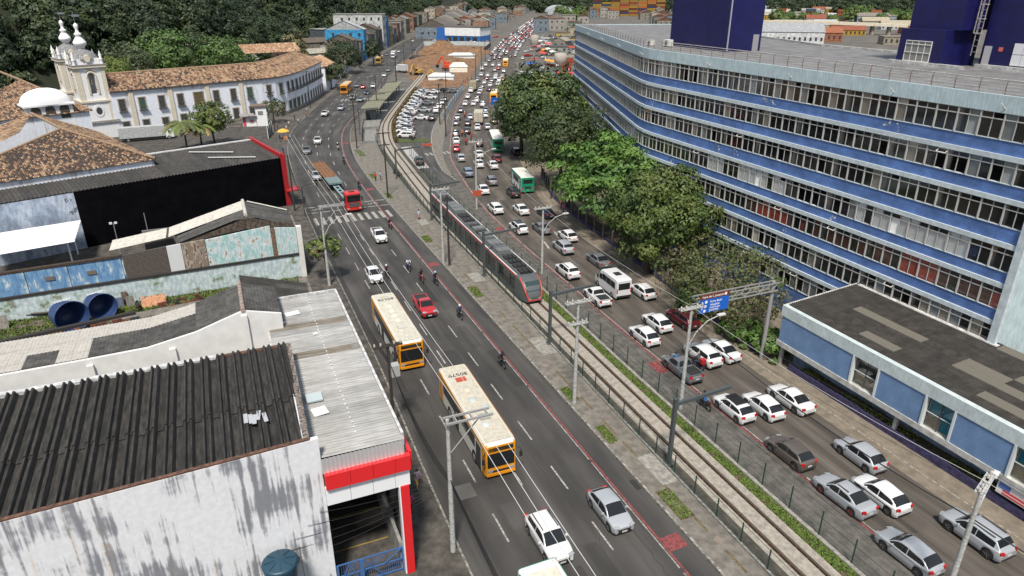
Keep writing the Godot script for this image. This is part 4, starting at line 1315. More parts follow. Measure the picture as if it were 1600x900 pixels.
func black_hall() -> void:
	var b := thing("black_hall","hall with a long black wall, corrugated roof and red end pillar","hall")
	var black := tm("black paint",Color(0.0055,0.0055,0.008),0.75,"blotch",0.06,0.6,"grain",0.4,0.8)
	black.metallic_specular = 0.15
	var A := Vector2(8.7,119.0)
	var D := Vector2(-0.94,-0.345).normalized()
	var N := Vector2(-0.345,0.94)
	var P := A + D * 30.5
	var Q := A + D * 52.0
	part(b,"black_wall",wall_uv(pt(A),pt(P),0,8.2,0,8.2,0.3,Vector3(N.x,0,-N.y)),black)
	part(b,"grey_wall",wall_uv(pt(P),pt(Q),0,8.2,0,8.2,0.3,Vector3(N.x,0,-N.y)),flaking_wall("mottled bluish render",512,192,[Color(0.48,0.53,0.60),Color(0.55,0.60,0.67),Color(0.62,0.66,0.72),Color(0.36,0.38,0.42)],[-0.15,0.12,0.5],71))
	var grey := []
	for i in 3: grey.append(tm("blackened corrugated sheet %d" % i,Color(0.095,0.09,0.086) * (0.85 + 0.2 * i),0.95,"blotch",0.2,0.65,"grain",0.5,0.55))
	var cm := corr(1.0,5.6,0.5,0.15)
	var u := Vector3(D.x,0,-D.y)
	var back := (Vector3(N.x,0.12,-N.y)).normalized()
	for i in 50:
		var deep := 2 if i < 19 else (2 if i < 22 else 1)
		for j in deep:
			var o := part(b,"roof_sheet",cm,grey[rng.randi() % 3])
			var y := back.cross(u)
			if y.y < 0: y = -y
			o.transform = Transform3D(Basis(u,y,back),pt(A + D * (i + 0.0),8.25) + back * (j * 5.4) + y * (0.03 - 0.02 * j))
	for q in [[3.5,1.5,6.5],[5.5,5.5,6.0]]:
		var m := MB.new()
		m.bar(pt(A + D * q[0] + N * q[1],8.62 + q[1] * 0.12),pt(A + D * (q[0] + q[2]) + N * (q[1] + 3.2),8.62 + (q[1] + 3.2) * 0.12),0.28,0.06)
		part(b,"white_lap_strip",m,pm("bare white plate"))
	var rg := MB.new()
	rg.bar(pt(A + N * 11.0,9.75),pt(A + D * 19.5 + N * 11.0,9.75),0.6,0.18)
	part(b,"rear_flashing",rg,M["white gutter"])
	part(b,"rear_wall",wall_uv(pt(A + N * 11.2),pt(A + D * 19.5 + N * 11.2),0,9.6,0,9.6,0.3,Vector3(-N.x,0,N.y)),black)
	var red := pm("dull red paint",Color(0.30,0.014,0.018),0.5)
	var rp := MB.new()
	rp.bar(pt(A - D * 0.1 - N * 0.2,8.6),pt(A - D * 0.1 + N * 11.5,9.75),0.42,0.9)
	part(b,"red_parapet",rp,red)
	part(b,"red_pillar",bx(pt(A - D * 0.35 - N * 0.1,4.4),Vector3(0.75,8.9,0.5),Basis(u,Vector3.UP,u.cross(Vector3.UP))),red)
	part(b,"street_wall",wall_uv(pt(A),pt(A + N * 11.2),0,8.4,0,9.4,0.3,Vector3(D.x,0,-D.y)),black)
	part(b,"door_canopy",bx(pt(A - D * 1.3 - N * 0.3,2.9),Vector3(2.2,0.2,3.0)),red)
	for q in [[Vector3(-15.17,0,-102.59),5.0],[Vector3(-11.52,0,-104.93),5.3]]:
		var o := thing("lamp_pole","thin pole with small floodlights before the black wall" if q[1] == 5.0 else "thin bare pole before the black wall","pole",q[0])
		var m := MB.new()
		m.cyl(Vector3.ZERO,Vector3(0,q[1],0),0.06,0.05,6)
		part(o,"shaft",m,pm("galvanised pole",Color(0.3,0.3,0.3),0.5,0.3))
		if q[1] == 5.0:
			for e in [-1,1]: part(o,"floodlight",bx(Vector3(e * 0.3,5.0,0.1),Vector3(0.35,0.25,0.2)),pm("condenser casing"))


const ER := Vector2(0.934,0.358)
const EF := Vector2(-0.358,0.934)
const TILES := [Color(0.31,0.185,0.115),Color(0.26,0.15,0.092),Color(0.37,0.25,0.16),Color(0.21,0.125,0.08),Color(0.42,0.31,0.205),Color(0.095,0.065,0.05),Color(0.055,0.044,0.038)]

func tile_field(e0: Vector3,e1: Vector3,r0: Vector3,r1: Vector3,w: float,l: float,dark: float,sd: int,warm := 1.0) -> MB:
	var m := MB.new()
	m.cols = true
	var r := RandomNumberGenerator.new()
	r.seed = sd
	var f := FastNoiseLite.new()
	f.seed = sd
	f.frequency = 0.18
	var u := (e1 - e0).normalized()
	var L := (e1 - e0).length()
	var q0 := (r0 - e0).dot(u)
	var q1 := (r1 - e0).dot(u)
	var up := (r0 - e0) - u * q0
	var S := up.length()
	var d := up.normalized()
	var n := u.cross(d)
	if n.y < 0: n = -n
	var lo := minf(0.0,q0)
	var hi := maxf(L,q1)
	var rows := int(ceil(S / l))
	var colsn := int(ceil((hi - lo) / w))
	for j in rows:
		var t := (j + 0.5) / rows
		var a := lerpf(0.0,q0,t)
		var b := lerpf(L,q1,t)
		for i in colsn:
			var x := lo + w * (i + 0.5)
			if x < a - w * 0.4 or x > b + w * 0.4: continue
			var p := e0 + u * (x - w / 2) + d * (S * j / rows)
			var k := f.get_noise_2d(x,j * l) * 0.45 + r.randf_range(-0.6,0.6)
			var c: Color = TILES[r.randi() % 5]
			if k + dark > 0.5: c = TILES[5 + r.randi() % 2]
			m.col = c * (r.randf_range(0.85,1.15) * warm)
			var up0 := n * (0.05 + r.randf() * 0.02)
			var hgt := n * (w * 0.36)
			var e := d * (l * 1.06)
			var q := p + u * (w / 2) + up0 + hgt
			var z := p + u * w
			m.face(p + up0,q,q + e - up0,p + e,n)
			m.face(q,z + up0,z + e,q + e - up0,n)
			m.face(p + up0,q,z + up0,z,-d)
	return m

func ridge(parent: Node3D,a: Vector3,b: Vector3,r: float) -> void:
	var m := MB.new()
	m.cyl(a,b,r,r,7)
	part(parent,"ridge_tiles",m,tm("pale ridge tiles",Color(0.36,0.25,0.16),0.95,"blotch",0.5,0.6))

func tiled(parent: Node3D,nm: String,e0: Vector3,e1: Vector3,r0: Vector3,r1: Vector3,w: float,l: float,dark: float,sd: int,warm := 1.0) -> void:
	part(parent,nm,tile_field(e0,e1,r0,r1,w,l,dark,sd,warm),vm("clay tiles",0.95)).set_meta("kind","stuff")

func win(parent: Node3D,at3: Vector3,u: Vector3,o: Vector3,w: float,h: float,mt: Material,fr: Material,balcony: bool) -> void:
	var B := Basis(u,Vector3.UP,o)
	var f := MB.new()
	f.box(at3 + B * Vector3(0,h / 2 + 0.12,0.06),Vector3(w + 0.5,0.26,0.16),B)
	for e in [-1,1]: f.box(at3 + B * Vector3(e * (w / 2 + 0.12),0,0.05),Vector3(0.24,h,0.14),B)
	f.box(at3 + B * Vector3(0,-h / 2 - 0.08,0.08),Vector3(w + 0.4,0.16,0.22),B)
	var wn := part(parent,"window",bx(at3 + B * Vector3(0,0,0.02),Vector3(w,h,0.06),B),mt)
	part(wn,"stone_frame",f,fr)
	var bars := MB.new()
	bars.box(at3 + B * Vector3(0,0,0.07),Vector3(0.06,h,0.04),B)
	for k in [-0.2,0.12,0.36]: bars.box(at3 + B * Vector3(0,h * k,0.07),Vector3(w,0.05,0.04),B)
	part(wn,"casement",bars,pm("old casement",Color(0.10,0.11,0.10),0.8))
	if balcony:
		var g := MB.new()
		g.box(at3 + B * Vector3(0,-h / 2 - 0.1,0.35),Vector3(w + 0.7,0.12,0.6),B)
		g.box(at3 + B * Vector3(0,-h / 2 + 0.85,0.6),Vector3(w + 0.7,0.06,0.06),B)
		for k in 9: g.box(at3 + B * Vector3((k / 8.0 - 0.5) * (w + 0.6),-h / 2 + 0.4,0.6),Vector3(0.035,0.95,0.035),B)
		part(wn,"balcony",g,pm("iron balcony",Color(0.05,0.05,0.055),0.7))

func convent_and_church() -> void:
	var lime := stained_wall("convent limewash",512,256,Color(0.83,0.85,0.89),Color(0.62,0.61,0.60),-0.28,0.12,19)
	var cream := tm("cream pilaster",Color(0.60,0.55,0.45),0.9,"blotch",0.2,0.9)
	var stone := tm("grey stone frame",Color(0.36,0.31,0.26),0.9,"grain",0.5,0.7)
	var darkw := pm("dark shutter",Color(0.035,0.042,0.04),0.6)
	var green := pm("green shutter",Color(0.03,0.085,0.055),0.7)
	var brown := pm("brown boarding",Color(0.12,0.085,0.04),0.8)
	var c := thing("convent","long white convent with orange clay roof and dark windows, curving along the street","building")
	var line := [Vector2(-23.4,197.7),Vector2(6.2,209.0),Vector2(13,211.8),Vector2(17,214.2),Vector2(20.2,217.6),Vector2(24.9,226.5),Vector2(30.5,240.5),Vector2(36.5,257)]
	var sd := 100
	for i in line.size() - 1:
		var a: Vector2 = line[i]
		var b: Vector2 = line[i + 1]
		var t := (b - a).normalized()
		var o := Vector2(t.y,-t.x)
		var back := Vector3(-o.x,0,o.y)
		part(c,"wall",wall_uv(pt(a),pt(b),0,11.0,0,11.0,0.5,back),lime)
		part(c,"plinth",bx(pt((a + b) / 2 + o * 0.06,0.5),Vector3((b - a).length(),1.0,0.2),Basis(Vector3(t.x,0,-t.y),Vector3.UP,Vector3(o.x,0,-o.y))),tm("damp plinth",Color(0.30,0.29,0.28),0.95,"blotch",0.25,0.5))
		var ta: Vector2 = ((a - line[i - 1]).normalized() + t).normalized() if i > 0 else t
		var tb: Vector2 = ((line[i + 2] - b).normalized() + t).normalized() if i + 2 < line.size() else t
		var ra := a + Vector2(-ta.y,ta.x) * 8.0
		var rb := b + Vector2(-tb.y,tb.x) * 8.0
		var ea := a + Vector2(ta.y,-ta.x) * 0.6
		var eb := b + Vector2(tb.y,-tb.x) * 0.6
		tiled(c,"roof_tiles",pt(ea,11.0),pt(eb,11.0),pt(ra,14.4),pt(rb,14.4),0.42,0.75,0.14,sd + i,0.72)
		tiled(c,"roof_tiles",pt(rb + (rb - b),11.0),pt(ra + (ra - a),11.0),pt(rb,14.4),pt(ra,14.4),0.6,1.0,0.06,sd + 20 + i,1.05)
		ridge(c,pt(ra,14.5),pt(rb,14.5),0.25)
		var cn := MB.new()
		cn.bar(pt(a + o * 0.2,10.85),pt(b + o * 0.2,10.85),0.5,0.3)
		part(c,"cornice",cn,tm("grey cornice",Color(0.42,0.41,0.40),0.9,"blotch",0.3,0.5))
	var d := 0.0
	var U := Vector3(ER.x,0,-ER.y)
	var O := Vector3(-EF.x,0,EF.y)
	for k in 8:
		var p := Vector2(-21.2,198.55) + ER * (k * 4.72)
		var wide := k == 4
		win(c,pt(p - EF * 0.02,7.5),U,O,2.3 if wide else 1.35,2.9,[darkw,green,darkw,darkw,brown,darkw,darkw,green][k],stone,true)
		win(c,pt(p - EF * 0.02,2.6 if k < 3 else 2.3),U,O,2.6 if wide else 1.4,1.7 if k < 3 else 2.9,green if wide else darkw,stone,false)
	for q in [-21.5,-12.0,-2.5,6.8]:
		part(c,"pilaster",bx(pt(Vector2(6.2,209.0) + ER * (q - 5.5) - EF * 0.1,5.5),Vector3(1.1,10.9,0.3),Basis(U,Vector3.UP,O)),cream)
	var lens := [4.0,8.2]
	for i in range(2,line.size() - 1):
		var a: Vector2 = line[i]
		var b: Vector2 = line[i + 1]
		var t := (b - a).normalized()
		var o := Vector2(t.y,-t.x)
		var n := maxi(1,int(round((b - a).length() / 3.6)))
		for k in n:
			var p := a.lerp(b,(k + 0.5) / n)
			win(c,pt(p + o * 0.02,7.6),Vector3(t.x,0,-t.y),Vector3(o.x,0,-o.y),1.3,2.8,green if (i + k) % 3 == 0 else darkw,stone,true)
			win(c,pt(p + o * 0.02,2.4),Vector3(t.x,0,-t.y),Vector3(o.x,0,-o.y),1.2 if i != 4 else 1.9,2.4,green if i == 4 else darkw,stone,false)
	var wng := thing("rear_wing","white wing with bright orange tiled roofs at the far end of the convent","building")
	var W0 := Vector2(38.5,263)
	part(wng,"wall",wall_uv(pt(W0),pt(W0 + Vector2(5.4,14)),0,8.5,0,8.5,0.4,Vector3(-0.9,0,-0.3)),lime)
	part(wng,"wall",wall_uv(pt(W0),pt(W0 + Vector2(-9,3.5)),0,8.5,0,8.5,0.4,Vector3(0.3,0,-0.9)),lime)
	for k in 5: win(wng,pt(W0 + Vector2(0.6,1.6) + Vector2(5.4,14) * (k / 5.6),5.6),Vector3(0.36,0,-0.933),Vector3(0.933,0,0.36),1.2,2.4,darkw,stone,false)
	tiled(wng,"roof_tiles",pt(W0 + Vector2(0.5,-0.5),8.5),pt(W0 + Vector2(6,14),8.5),pt(W0 + Vector2(-4,2),11.4),pt(W0 + Vector2(1.2,15.5),11.4),0.5,0.8,-0.6,7,1.05)
	tiled(wng,"roof_tiles",pt(W0 + Vector2(-9,3),8.5),pt(W0 + Vector2(0.5,-0.5),8.5),pt(W0 + Vector2(-4,2.0),11.4),pt(W0 + Vector2(-4,2.2),11.4),0.5,0.8,-0.6,8,1.05)
	tiled(wng,"roof_tiles",pt(W0 + Vector2(-26,-8),14.4),pt(W0 + Vector2(-8,-4),14.4),pt(W0 + Vector2(-28,-1),16.8),pt(W0 + Vector2(-9,4),16.8),0.5,0.8,-0.6,9,1.0)
	var h := thing("church_hall","hall with hipped lichen-dark clay roof in front of the church","building")
	var E1 := Vector2(-10.0,118.0)
	var E0 := E1 - ER * 30.0
	var E2 := E1 + EF * 31.0
	var AP := Vector2(-22.4,125.5)
	var AB := AP + EF * 20.0
	part(h,"front_wall",wall_uv(pt(E0),pt(E1),0,9.9,0,9.9,0.4,Vector3(EF.x,0,-EF.y)),lime)
	part(h,"street_wall",wall_uv(pt(E1),pt(E2),0,9.9,0,9.9,0.4,Vector3(-ER.x,0,ER.y)),lime)
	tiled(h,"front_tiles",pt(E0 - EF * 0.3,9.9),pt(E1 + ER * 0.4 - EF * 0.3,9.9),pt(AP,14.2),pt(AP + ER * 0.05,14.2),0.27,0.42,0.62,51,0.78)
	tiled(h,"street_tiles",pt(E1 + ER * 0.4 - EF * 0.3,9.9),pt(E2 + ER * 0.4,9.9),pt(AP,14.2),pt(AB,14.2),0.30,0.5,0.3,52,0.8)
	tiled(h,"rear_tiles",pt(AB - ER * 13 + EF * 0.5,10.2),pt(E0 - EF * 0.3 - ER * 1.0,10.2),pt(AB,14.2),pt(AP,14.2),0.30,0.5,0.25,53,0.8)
	ridge(h,pt(AP,14.3),pt(E1 + ER * 0.3,10.1),0.2)
	ridge(h,pt(AP,14.3),pt(AB,14.3),0.24)
	ridge(h,pt(AP,14.3),pt(E0,10.1),0.2)
	var n := thing("church","church nave with clay hip roofs and a white arched lantern","church")
	var N0 := Vector2(-40,150)
	var N1 := Vector2(-22.8,158)
	var NA := Vector2(-38.5,180)
	part(n,"nave_wall",wall_uv(pt(N0 - ER * 8),pt(N1),0,12.2,0,12.2,0.5,Vector3(EF.x,0,-EF.y)),lime)
	part(n,"side_wall",wall_uv(pt(N1),pt(N1 + EF * 45),0,12.2,0,12.2,0.5,Vector3(-ER.x,0,ER.y)),lime)
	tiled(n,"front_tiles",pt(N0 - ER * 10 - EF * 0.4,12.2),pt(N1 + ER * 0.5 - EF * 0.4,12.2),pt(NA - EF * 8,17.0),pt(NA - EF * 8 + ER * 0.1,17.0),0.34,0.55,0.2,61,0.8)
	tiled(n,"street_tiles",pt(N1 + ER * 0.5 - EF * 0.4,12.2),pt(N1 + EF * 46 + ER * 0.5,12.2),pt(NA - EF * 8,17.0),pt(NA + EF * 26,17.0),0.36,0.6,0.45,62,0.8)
	ridge(n,pt(NA - EF * 8,17.1),pt(N1 + ER * 0.4,12.4),0.22)
	ridge(n,pt(NA - EF * 8,17.1),pt(NA + EF * 26,17.1),0.26)
	var LB := pt(Vector2(-29.5,157.5),10.2)
	var whitem := tm("bright white plaster",Color(0.74,0.75,0.77),0.8,"blotch",0.3,0.92)
	part(n,"lantern_base",bx(LB + Vector3(0,1.7,0),Vector3(7.6,4.6,4.2),Basis(U,Vector3.UP,O)),whitem)
	var vault := MB.new()
	var rows := []
	for i in 7:
		var e := PI / 2 * i / 6.0
		var ln := []
		for j in 20:
			var a := TAU * j / 20
			var ca := signf(cos(a)) * pow(absf(cos(a)),0.7)
			var q := signf(sin(a)) * pow(absf(sin(a)),0.7)
			ln.append(LB + Vector3(0,3.9 + sin(e) * 2.9,0) + U * (ca * 4.3 * cos(e)) + O * (q * 2.7 * cos(e)))
		rows.append(ln)
	vault.sheet(rows,LB,true)
	part(n,"lantern_vault",vault,whitem)
	part(n,"lantern_eave",bx(LB + Vector3(0,3.85,0),Vector3(8.5,0.3,5.2),Basis(U,Vector3.UP,O)),whitem)
	for k in 3:
		var p := LB + U * ((k - 1) * 2.35) + Vector3(0,2.1,0) + O * 2.13
		var wm := MB.new()
		wm.box(p,Vector3(1.6,1.7,0.08),Basis(U,Vector3.UP,O))
		for j in 8:
			wm._ct(p + Vector3.UP * 0.85 + O * 0.04,p + Vector3.UP * 0.85 + O * 0.04 + U * (cos(PI * j / 8) * 0.8) + Vector3.UP * (sin(PI * j / 8) * 0.8),p + Vector3.UP * 0.85 + O * 0.04 + U * (cos(PI * (j + 1) / 8) * 0.8) + Vector3.UP * (sin(PI * (j + 1) / 8) * 0.8),O)
		var w0 := part(n,"lantern_window",wm,pm("old leaded glass",Color(0.05,0.055,0.06),0.3))
		var bars := MB.new()
		for e in 3: bars.box(p + U * ((e - 1) * 0.5) + O * 0.06 + Vector3.UP * 0.2,Vector3(0.07,2.2,0.04),Basis(U,Vector3.UP,O))
		for e in 4: bars.box(p + Vector3.UP * (e * 0.5 - 0.6) + O * 0.06,Vector3(1.6,0.06,0.04),Basis(U,Vector3.UP,O))
		part(w0,"glazing_bars",bars,pm("brown boarding"))
	for k in 2:
		bell_tower([Vector2(-27.4,200.0),Vector2(-33.4,221)][k],["nearer of the two white baroque bell towers with onion finial","farther of the two white baroque bell towers with onion finial"][k],cream,whitem,U,O)
	convent_yard()

func bell_tower(p: Vector2,label: String,cream: Material,white: Material,U: Vector3,O: Vector3) -> void:
	var t := thing("bell_tower",label,"tower",pt(p),0.0,"church bell towers")
	t.scale = Vector3(0.8,1.04,0.8)
	var B := Basis(U,Vector3.UP,O)
	var grey := tm("mouldy white dome",Color(0.52,0.53,0.55),0.85,"blotch",0.45,0.35,"grain",0.5,0.7)
	part(t,"base_block",bx(Vector3(0,1.9,0),Vector3(9.2,3.8,9.2),B),white)
	part(t,"base_cornice",bx(Vector3(0,4.0,0),Vector3(10.0,0.5,10.0),B),M["grey cornice"])
	part(t,"lower_stage",bx(Vector3(0,6.4,0),Vector3(8.2,4.4,8.2),B),white)
	part(t,"middle_cornice",bx(Vector3(0,8.7,0),Vector3(8.9,0.4,8.9),B),cream)
	for sx in [-1,1]:
		for sz in [-1,1]: part(t,"belfry_pier",bx(B * Vector3(sx * 2.4,0,sz * 2.4) + Vector3(0,12.7,0),Vector3(2.9,7.8,2.9),B),white)
	for k in 4:
		var q := Vector3(cos(k * PI / 2),0,sin(k * PI / 2))
		part(t,"belfry_parapet",bx(B * (q * 3.5) + Vector3(0,9.6,0),Vector3(1.9,1.6,0.6) if k % 2 else Vector3(0.6,1.6,1.9),B),white)
		part(t,"belfry_header",bx(B * (q * 3.5) + Vector3(0,15.75,0),Vector3(1.9,1.7,0.6) if k % 2 else Vector3(0.6,1.7,1.9),B),white)
	part(t,"belfry_floor",bx(Vector3(0,8.95,0),Vector3(7.2,0.2,7.2),B),white)
	part(t,"top_cornice",bx(Vector3(0,16.5,0),Vector3(9.0,0.55,9.0),B),cream)
	part(t,"cornice_cap",bx(Vector3(0,16.85,0),Vector3(9.3,0.15,9.3),B),M["grey cornice"])
	for sx in [-1,1]:
		for sz in [-1,1]:
			part(t,"pilaster",bx(B * Vector3(sx * 3.35,0,sz * 3.35) + Vector3(0,12.6,0),Vector3(1.25,7.5,1.25),B),cream)
			part(t,"pilaster",bx(B * Vector3(sx * 3.6,0,sz * 3.6) + Vector3(0,6.4,0),Vector3(1.3,4.3,1.3),B),cream)
			var f := MB.new()
			f.lathe([Vector2(0.45,0),Vector2(0.4,0.9),Vector2(0.6,1.05),Vector2(0.3,1.4),Vector2(0.45,1.9),Vector2(0.2,2.4),Vector2(0.02,3.0)],B * Vector3(sx * 3.7,0,sz * 3.7) + Vector3(0,16.9,0),8)
			part(t,"corner_pinnacle",f,white)
	for k in 2:
		var n: Vector3 = O if k == 0 else -U
		var u: Vector3 = U if k == 0 else O
		var FB := Basis(u,Vector3.UP,n)
		var c0 := n * 3.86 + Vector3(0,12.2,0)
		var fr := MB.new()
		for e in [-1,1]: fr.box(c0 + u * (e * 1.2) + n * 0.1,Vector3(0.5,3.7,0.3),FB)
		var pts := []
		for j in 9: pts.append(c0 + Vector3.UP * 1.8 + n * 0.1 + u * (cos(PI * j / 8) * 1.25) + Vector3.UP * (sin(PI * j / 8) * 1.25))
		fr.tube(pts,0.25,5)
		fr.tube([c0 + Vector3.UP * 3.3 + u * -1.5 + n * 0.15,c0 + Vector3.UP * 3.75 + n * 0.15,c0 + Vector3.UP * 3.3 + u * 1.5 + n * 0.15],0.2,5)
		var op := part(t,"belfry_frame",fr,cream)
		var bl := MB.new()
		bl.lathe([Vector2(0.55,0),Vector2(0.42,0.25),Vector2(0.33,0.8),Vector2(0.1,1.0)],c0 - n * 0.6 + Vector3(0,0.4,0),10)
		part(op,"bell",bl,pm("old bronze",Color(0.12,0.10,0.07),0.5,0.6))
		var rl := MB.new()
		rl.box(c0 + n * 0.3 + Vector3(0,-0.9,0),Vector3(1.8,0.12,0.1),FB)
		part(op,"railing",rl,pm("iron balcony"))
		var oc := MB.new()
		oc.cyl(n * 4.1 + Vector3(0,6.5,0),n * 4.22 + Vector3(0,6.5,0),1.45,1.4,20)
		var ring := part(t,"round_window",oc,white)
		var hole := MB.new()
		hole.cyl(n * 4.2 + Vector3(0,6.5,0),n * 4.25 + Vector3(0,6.5,0),0.85,0.85,18)
		part(ring,"opening",hole,pm("old leaded glass",Color(0.05,0.055,0.06),0.3))
		var cr := MB.new()
		cr.cyl(n * 4.0 + Vector3(0,18.2,0),n * 4.2 + Vector3(0,18.2,0),0.9,0.8,14)
		part(t,"crest",cr,cream)
	part(t,"dome_drum",bx(Vector3(0,17.5,0),Vector3(6.6,1.3,6.6),B),white)
	var dm := MB.new()
	dm.lathe([Vector2(3.99,17.92),Vector2(3.89,18.18),Vector2(3.32,19.01),Vector2(2.28,19.65),Vector2(1.33,20.04),Vector2(0.96,20.36)],Vector3.ZERO,8)
	part(t,"dome",dm,grey)
	var on := MB.new()
	on.lathe([Vector2(0.96,20.29),Vector2(1.20,20.68),Vector2(1.80,21.19),Vector2(1.76,21.70),Vector2(1.04,22.47),Vector2(0.64,22.98),Vector2(1.04,23.24),Vector2(0.96,23.49),Vector2(0.48,23.75),Vector2(0.36,24.39),Vector2(0.64,24.90),Vector2(0.60,25.35),Vector2(0.24,25.67),Vector2(0.04,25.80)],Vector3.ZERO,12)
	part(t,"onion_finial",on,white)
	var cr := MB.new()
	cr.cyl(Vector3(0,25.6,0),Vector3(0,28.2,0),0.07,0.05,6)
	cr.box(U * 0.5 + Vector3(0,27.3,0),Vector3(1.9,0.5,0.06),B)
	cr.box(U * -0.9 + Vector3(0,27.4,0),Vector3(0.8,0.12,0.06),B)
	part(t,"weathervane",cr,pm("grey iron vane",Color(0.16,0.18,0.2),0.6))

func convent_yard() -> void:
	var y := setting("convent_yard")
	var m := MB.new()
	m.flat([Vector2(-30,168),Vector2(-10,152),Vector2(10,143),Vector2(13,196),Vector2(5,206),Vector2(-28,194)],0.108)
	part(y,"asphalt",m,tm("yard asphalt",Color(0.11,0.10,0.09),0.95,"blotch",0.08,0.65,"grain",0.3,0.7))
	var kb := MB.new()
	kb.bar(sv(-12,196,0.2),sv(4,200.5,0.2),0.4,0.25)
	kb.bar(sv(4,200.5,0.2),sv(11,199.5,0.2),0.4,0.25)
	part(y,"white_kerb",kb,M["whitewashed kerb"])
	for k in 5: part(y,"bay_line",bx(sv(-9.5 + k * 1.5,171.5 - k * 0.3,0.115),Vector3(0.12,0.006,3.0),Basis(Vector3.UP,0.5)),M["road paint"])
	var k := thing("guard_booth","white guard booth with red panel beside a taller white block at the convent gate","booth",sv(9.2,200.8))
	var white: Material = M["bright white plaster"]
	part(k,"low_room",bx(Vector3(-1.2,1.4,0),Vector3(3.4,2.8,3.0)),white)
	part(k,"tall_block",bx(Vector3(2.0,2.6,0.4),Vector3(2.8,5.2,3.2)),white)
	part(k,"roof_slab",bx(Vector3(1.6,5.4,0.4),Vector3(4.0,0.3,4.0)),pm("brown slab",Color(0.14,0.10,0.08),0.9))
	part(k,"canopy",bx(Vector3(-1.4,3.0,0.4),Vector3(4.2,0.25,4.2)),M["grey cornice"])
	part(k,"red_panel",bx(Vector3(-2.5,1.4,1.55),Vector3(0.7,2.2,0.1)),pm("poster red"))
	part(k,"red_lettering",bx(Vector3(-0.6,1.5,1.55),Vector3(0.9,0.9,0.06)),pm("faded red print",Color(0.42,0.16,0.16),0.8))
	part(k,"window",bx(Vector3(1.8,3.6,2.03),Vector3(1.3,1.0,0.08)),pm("dull window pane"))
	var gf := thing("green_fence","dark green sheet fence at the convent gate by the street","fence")
	for i in 3: part(gf,"panel",bx(sv(11.2 + i * 0.55,181.5 + i * 2.4,1.5),Vector3(0.1,2.8,2.3),Basis(Vector3.UP,-0.22)),pm("green fence paint",Color(0.015,0.05,0.035),0.7))
	for i in 4: part(gf,"post",bx(sv(11.0 + i * 0.55,180.3 + i * 2.4,1.6),Vector3(0.16,3.2,0.16)),pm("condenser casing"))


func hx(c: String) -> Color: return Color.html(c).srgb_to_linear()
func fm(key: String,c: String,lo := 0.7,sc := 0.12) -> StandardMaterial3D: return tm(key + c,hx(c),0.9,"blotch",sc,lo)

func house(label: String,p: Vector2,d: Vector2,w: float,dep: float,h: float,wall: String,roof: String,floors: int,pitched: bool,cat := "house",group := "old houses up the main road") -> void:
	var b := thing("house" if cat == "house" else cat.replace(" ","_"),label,cat,pt(p),0.0,group)
	d = d.normalized()
	var n := Vector2(-d.y,d.x)
	var B := Basis(Vector3(d.x,0,-d.y),Vector3.UP,Vector3(-n.x,0,n.y))
	var wm := fm("far wall ",wall,0.6,0.1)
	var root := part(b,"wall",bx(Vector3(w / 2,h / 2,-dep / 2),Vector3(w,h,dep)),wm)
	root.transform.basis = B
	var rm := MB.new()
	if pitched:
		rm.face(Vector3(-0.3,h,0.4),Vector3(w + 0.3,h,0.4),Vector3(w + 0.3,h + dep * 0.22,-dep / 2),Vector3(-0.3,h + dep * 0.22,-dep / 2),Vector3(0,1,0.3))
		rm.face(Vector3(-0.3,h,-dep - 0.4),Vector3(w + 0.3,h,-dep - 0.4),Vector3(w + 0.3,h + dep * 0.22,-dep / 2),Vector3(-0.3,h + dep * 0.22,-dep / 2),Vector3(0,1,-0.3))
		for x in [-0.02,w + 0.02]: rm._ct(Vector3(x,h,0),Vector3(x,h,-dep),Vector3(x,h + dep * 0.22,-dep / 2),Vector3(signf(x - 1),0,0))
	else:
		rm.box(Vector3(w / 2,h + 0.15,-dep / 2),Vector3(w + 0.5,0.3,dep + 0.5))
	part(b,"roof",rm,fm("far roof ",roof,0.55,0.15)).transform.basis = B
	var k := maxi(1,int(w / 3.2))
	for f in floors:
		for i in k:
			var ht := minf(h / floors * 0.55,2.2)
			var wn := part(b,"door" if f == 0 and i % 2 == 0 else "window",bx(Vector3((i + 0.5) * w / k,h / floors * (f + 0.5),0.03),Vector3(1.3,ht,0.1)),pm("far pane",Color(0.03,0.032,0.035),0.4))
			wn.transform.basis = B
	for f in floors:
		for i in maxi(1,int(dep / 4.5)):
			var wn := part(b,"side_window",bx(Vector3(-0.03,h / floors * (f + 0.5),-(i + 0.5) * 4.5),Vector3(0.1,minf(h / floors * 0.45,1.6),1.2)),pm("far pane"))
			wn.transform.basis = B

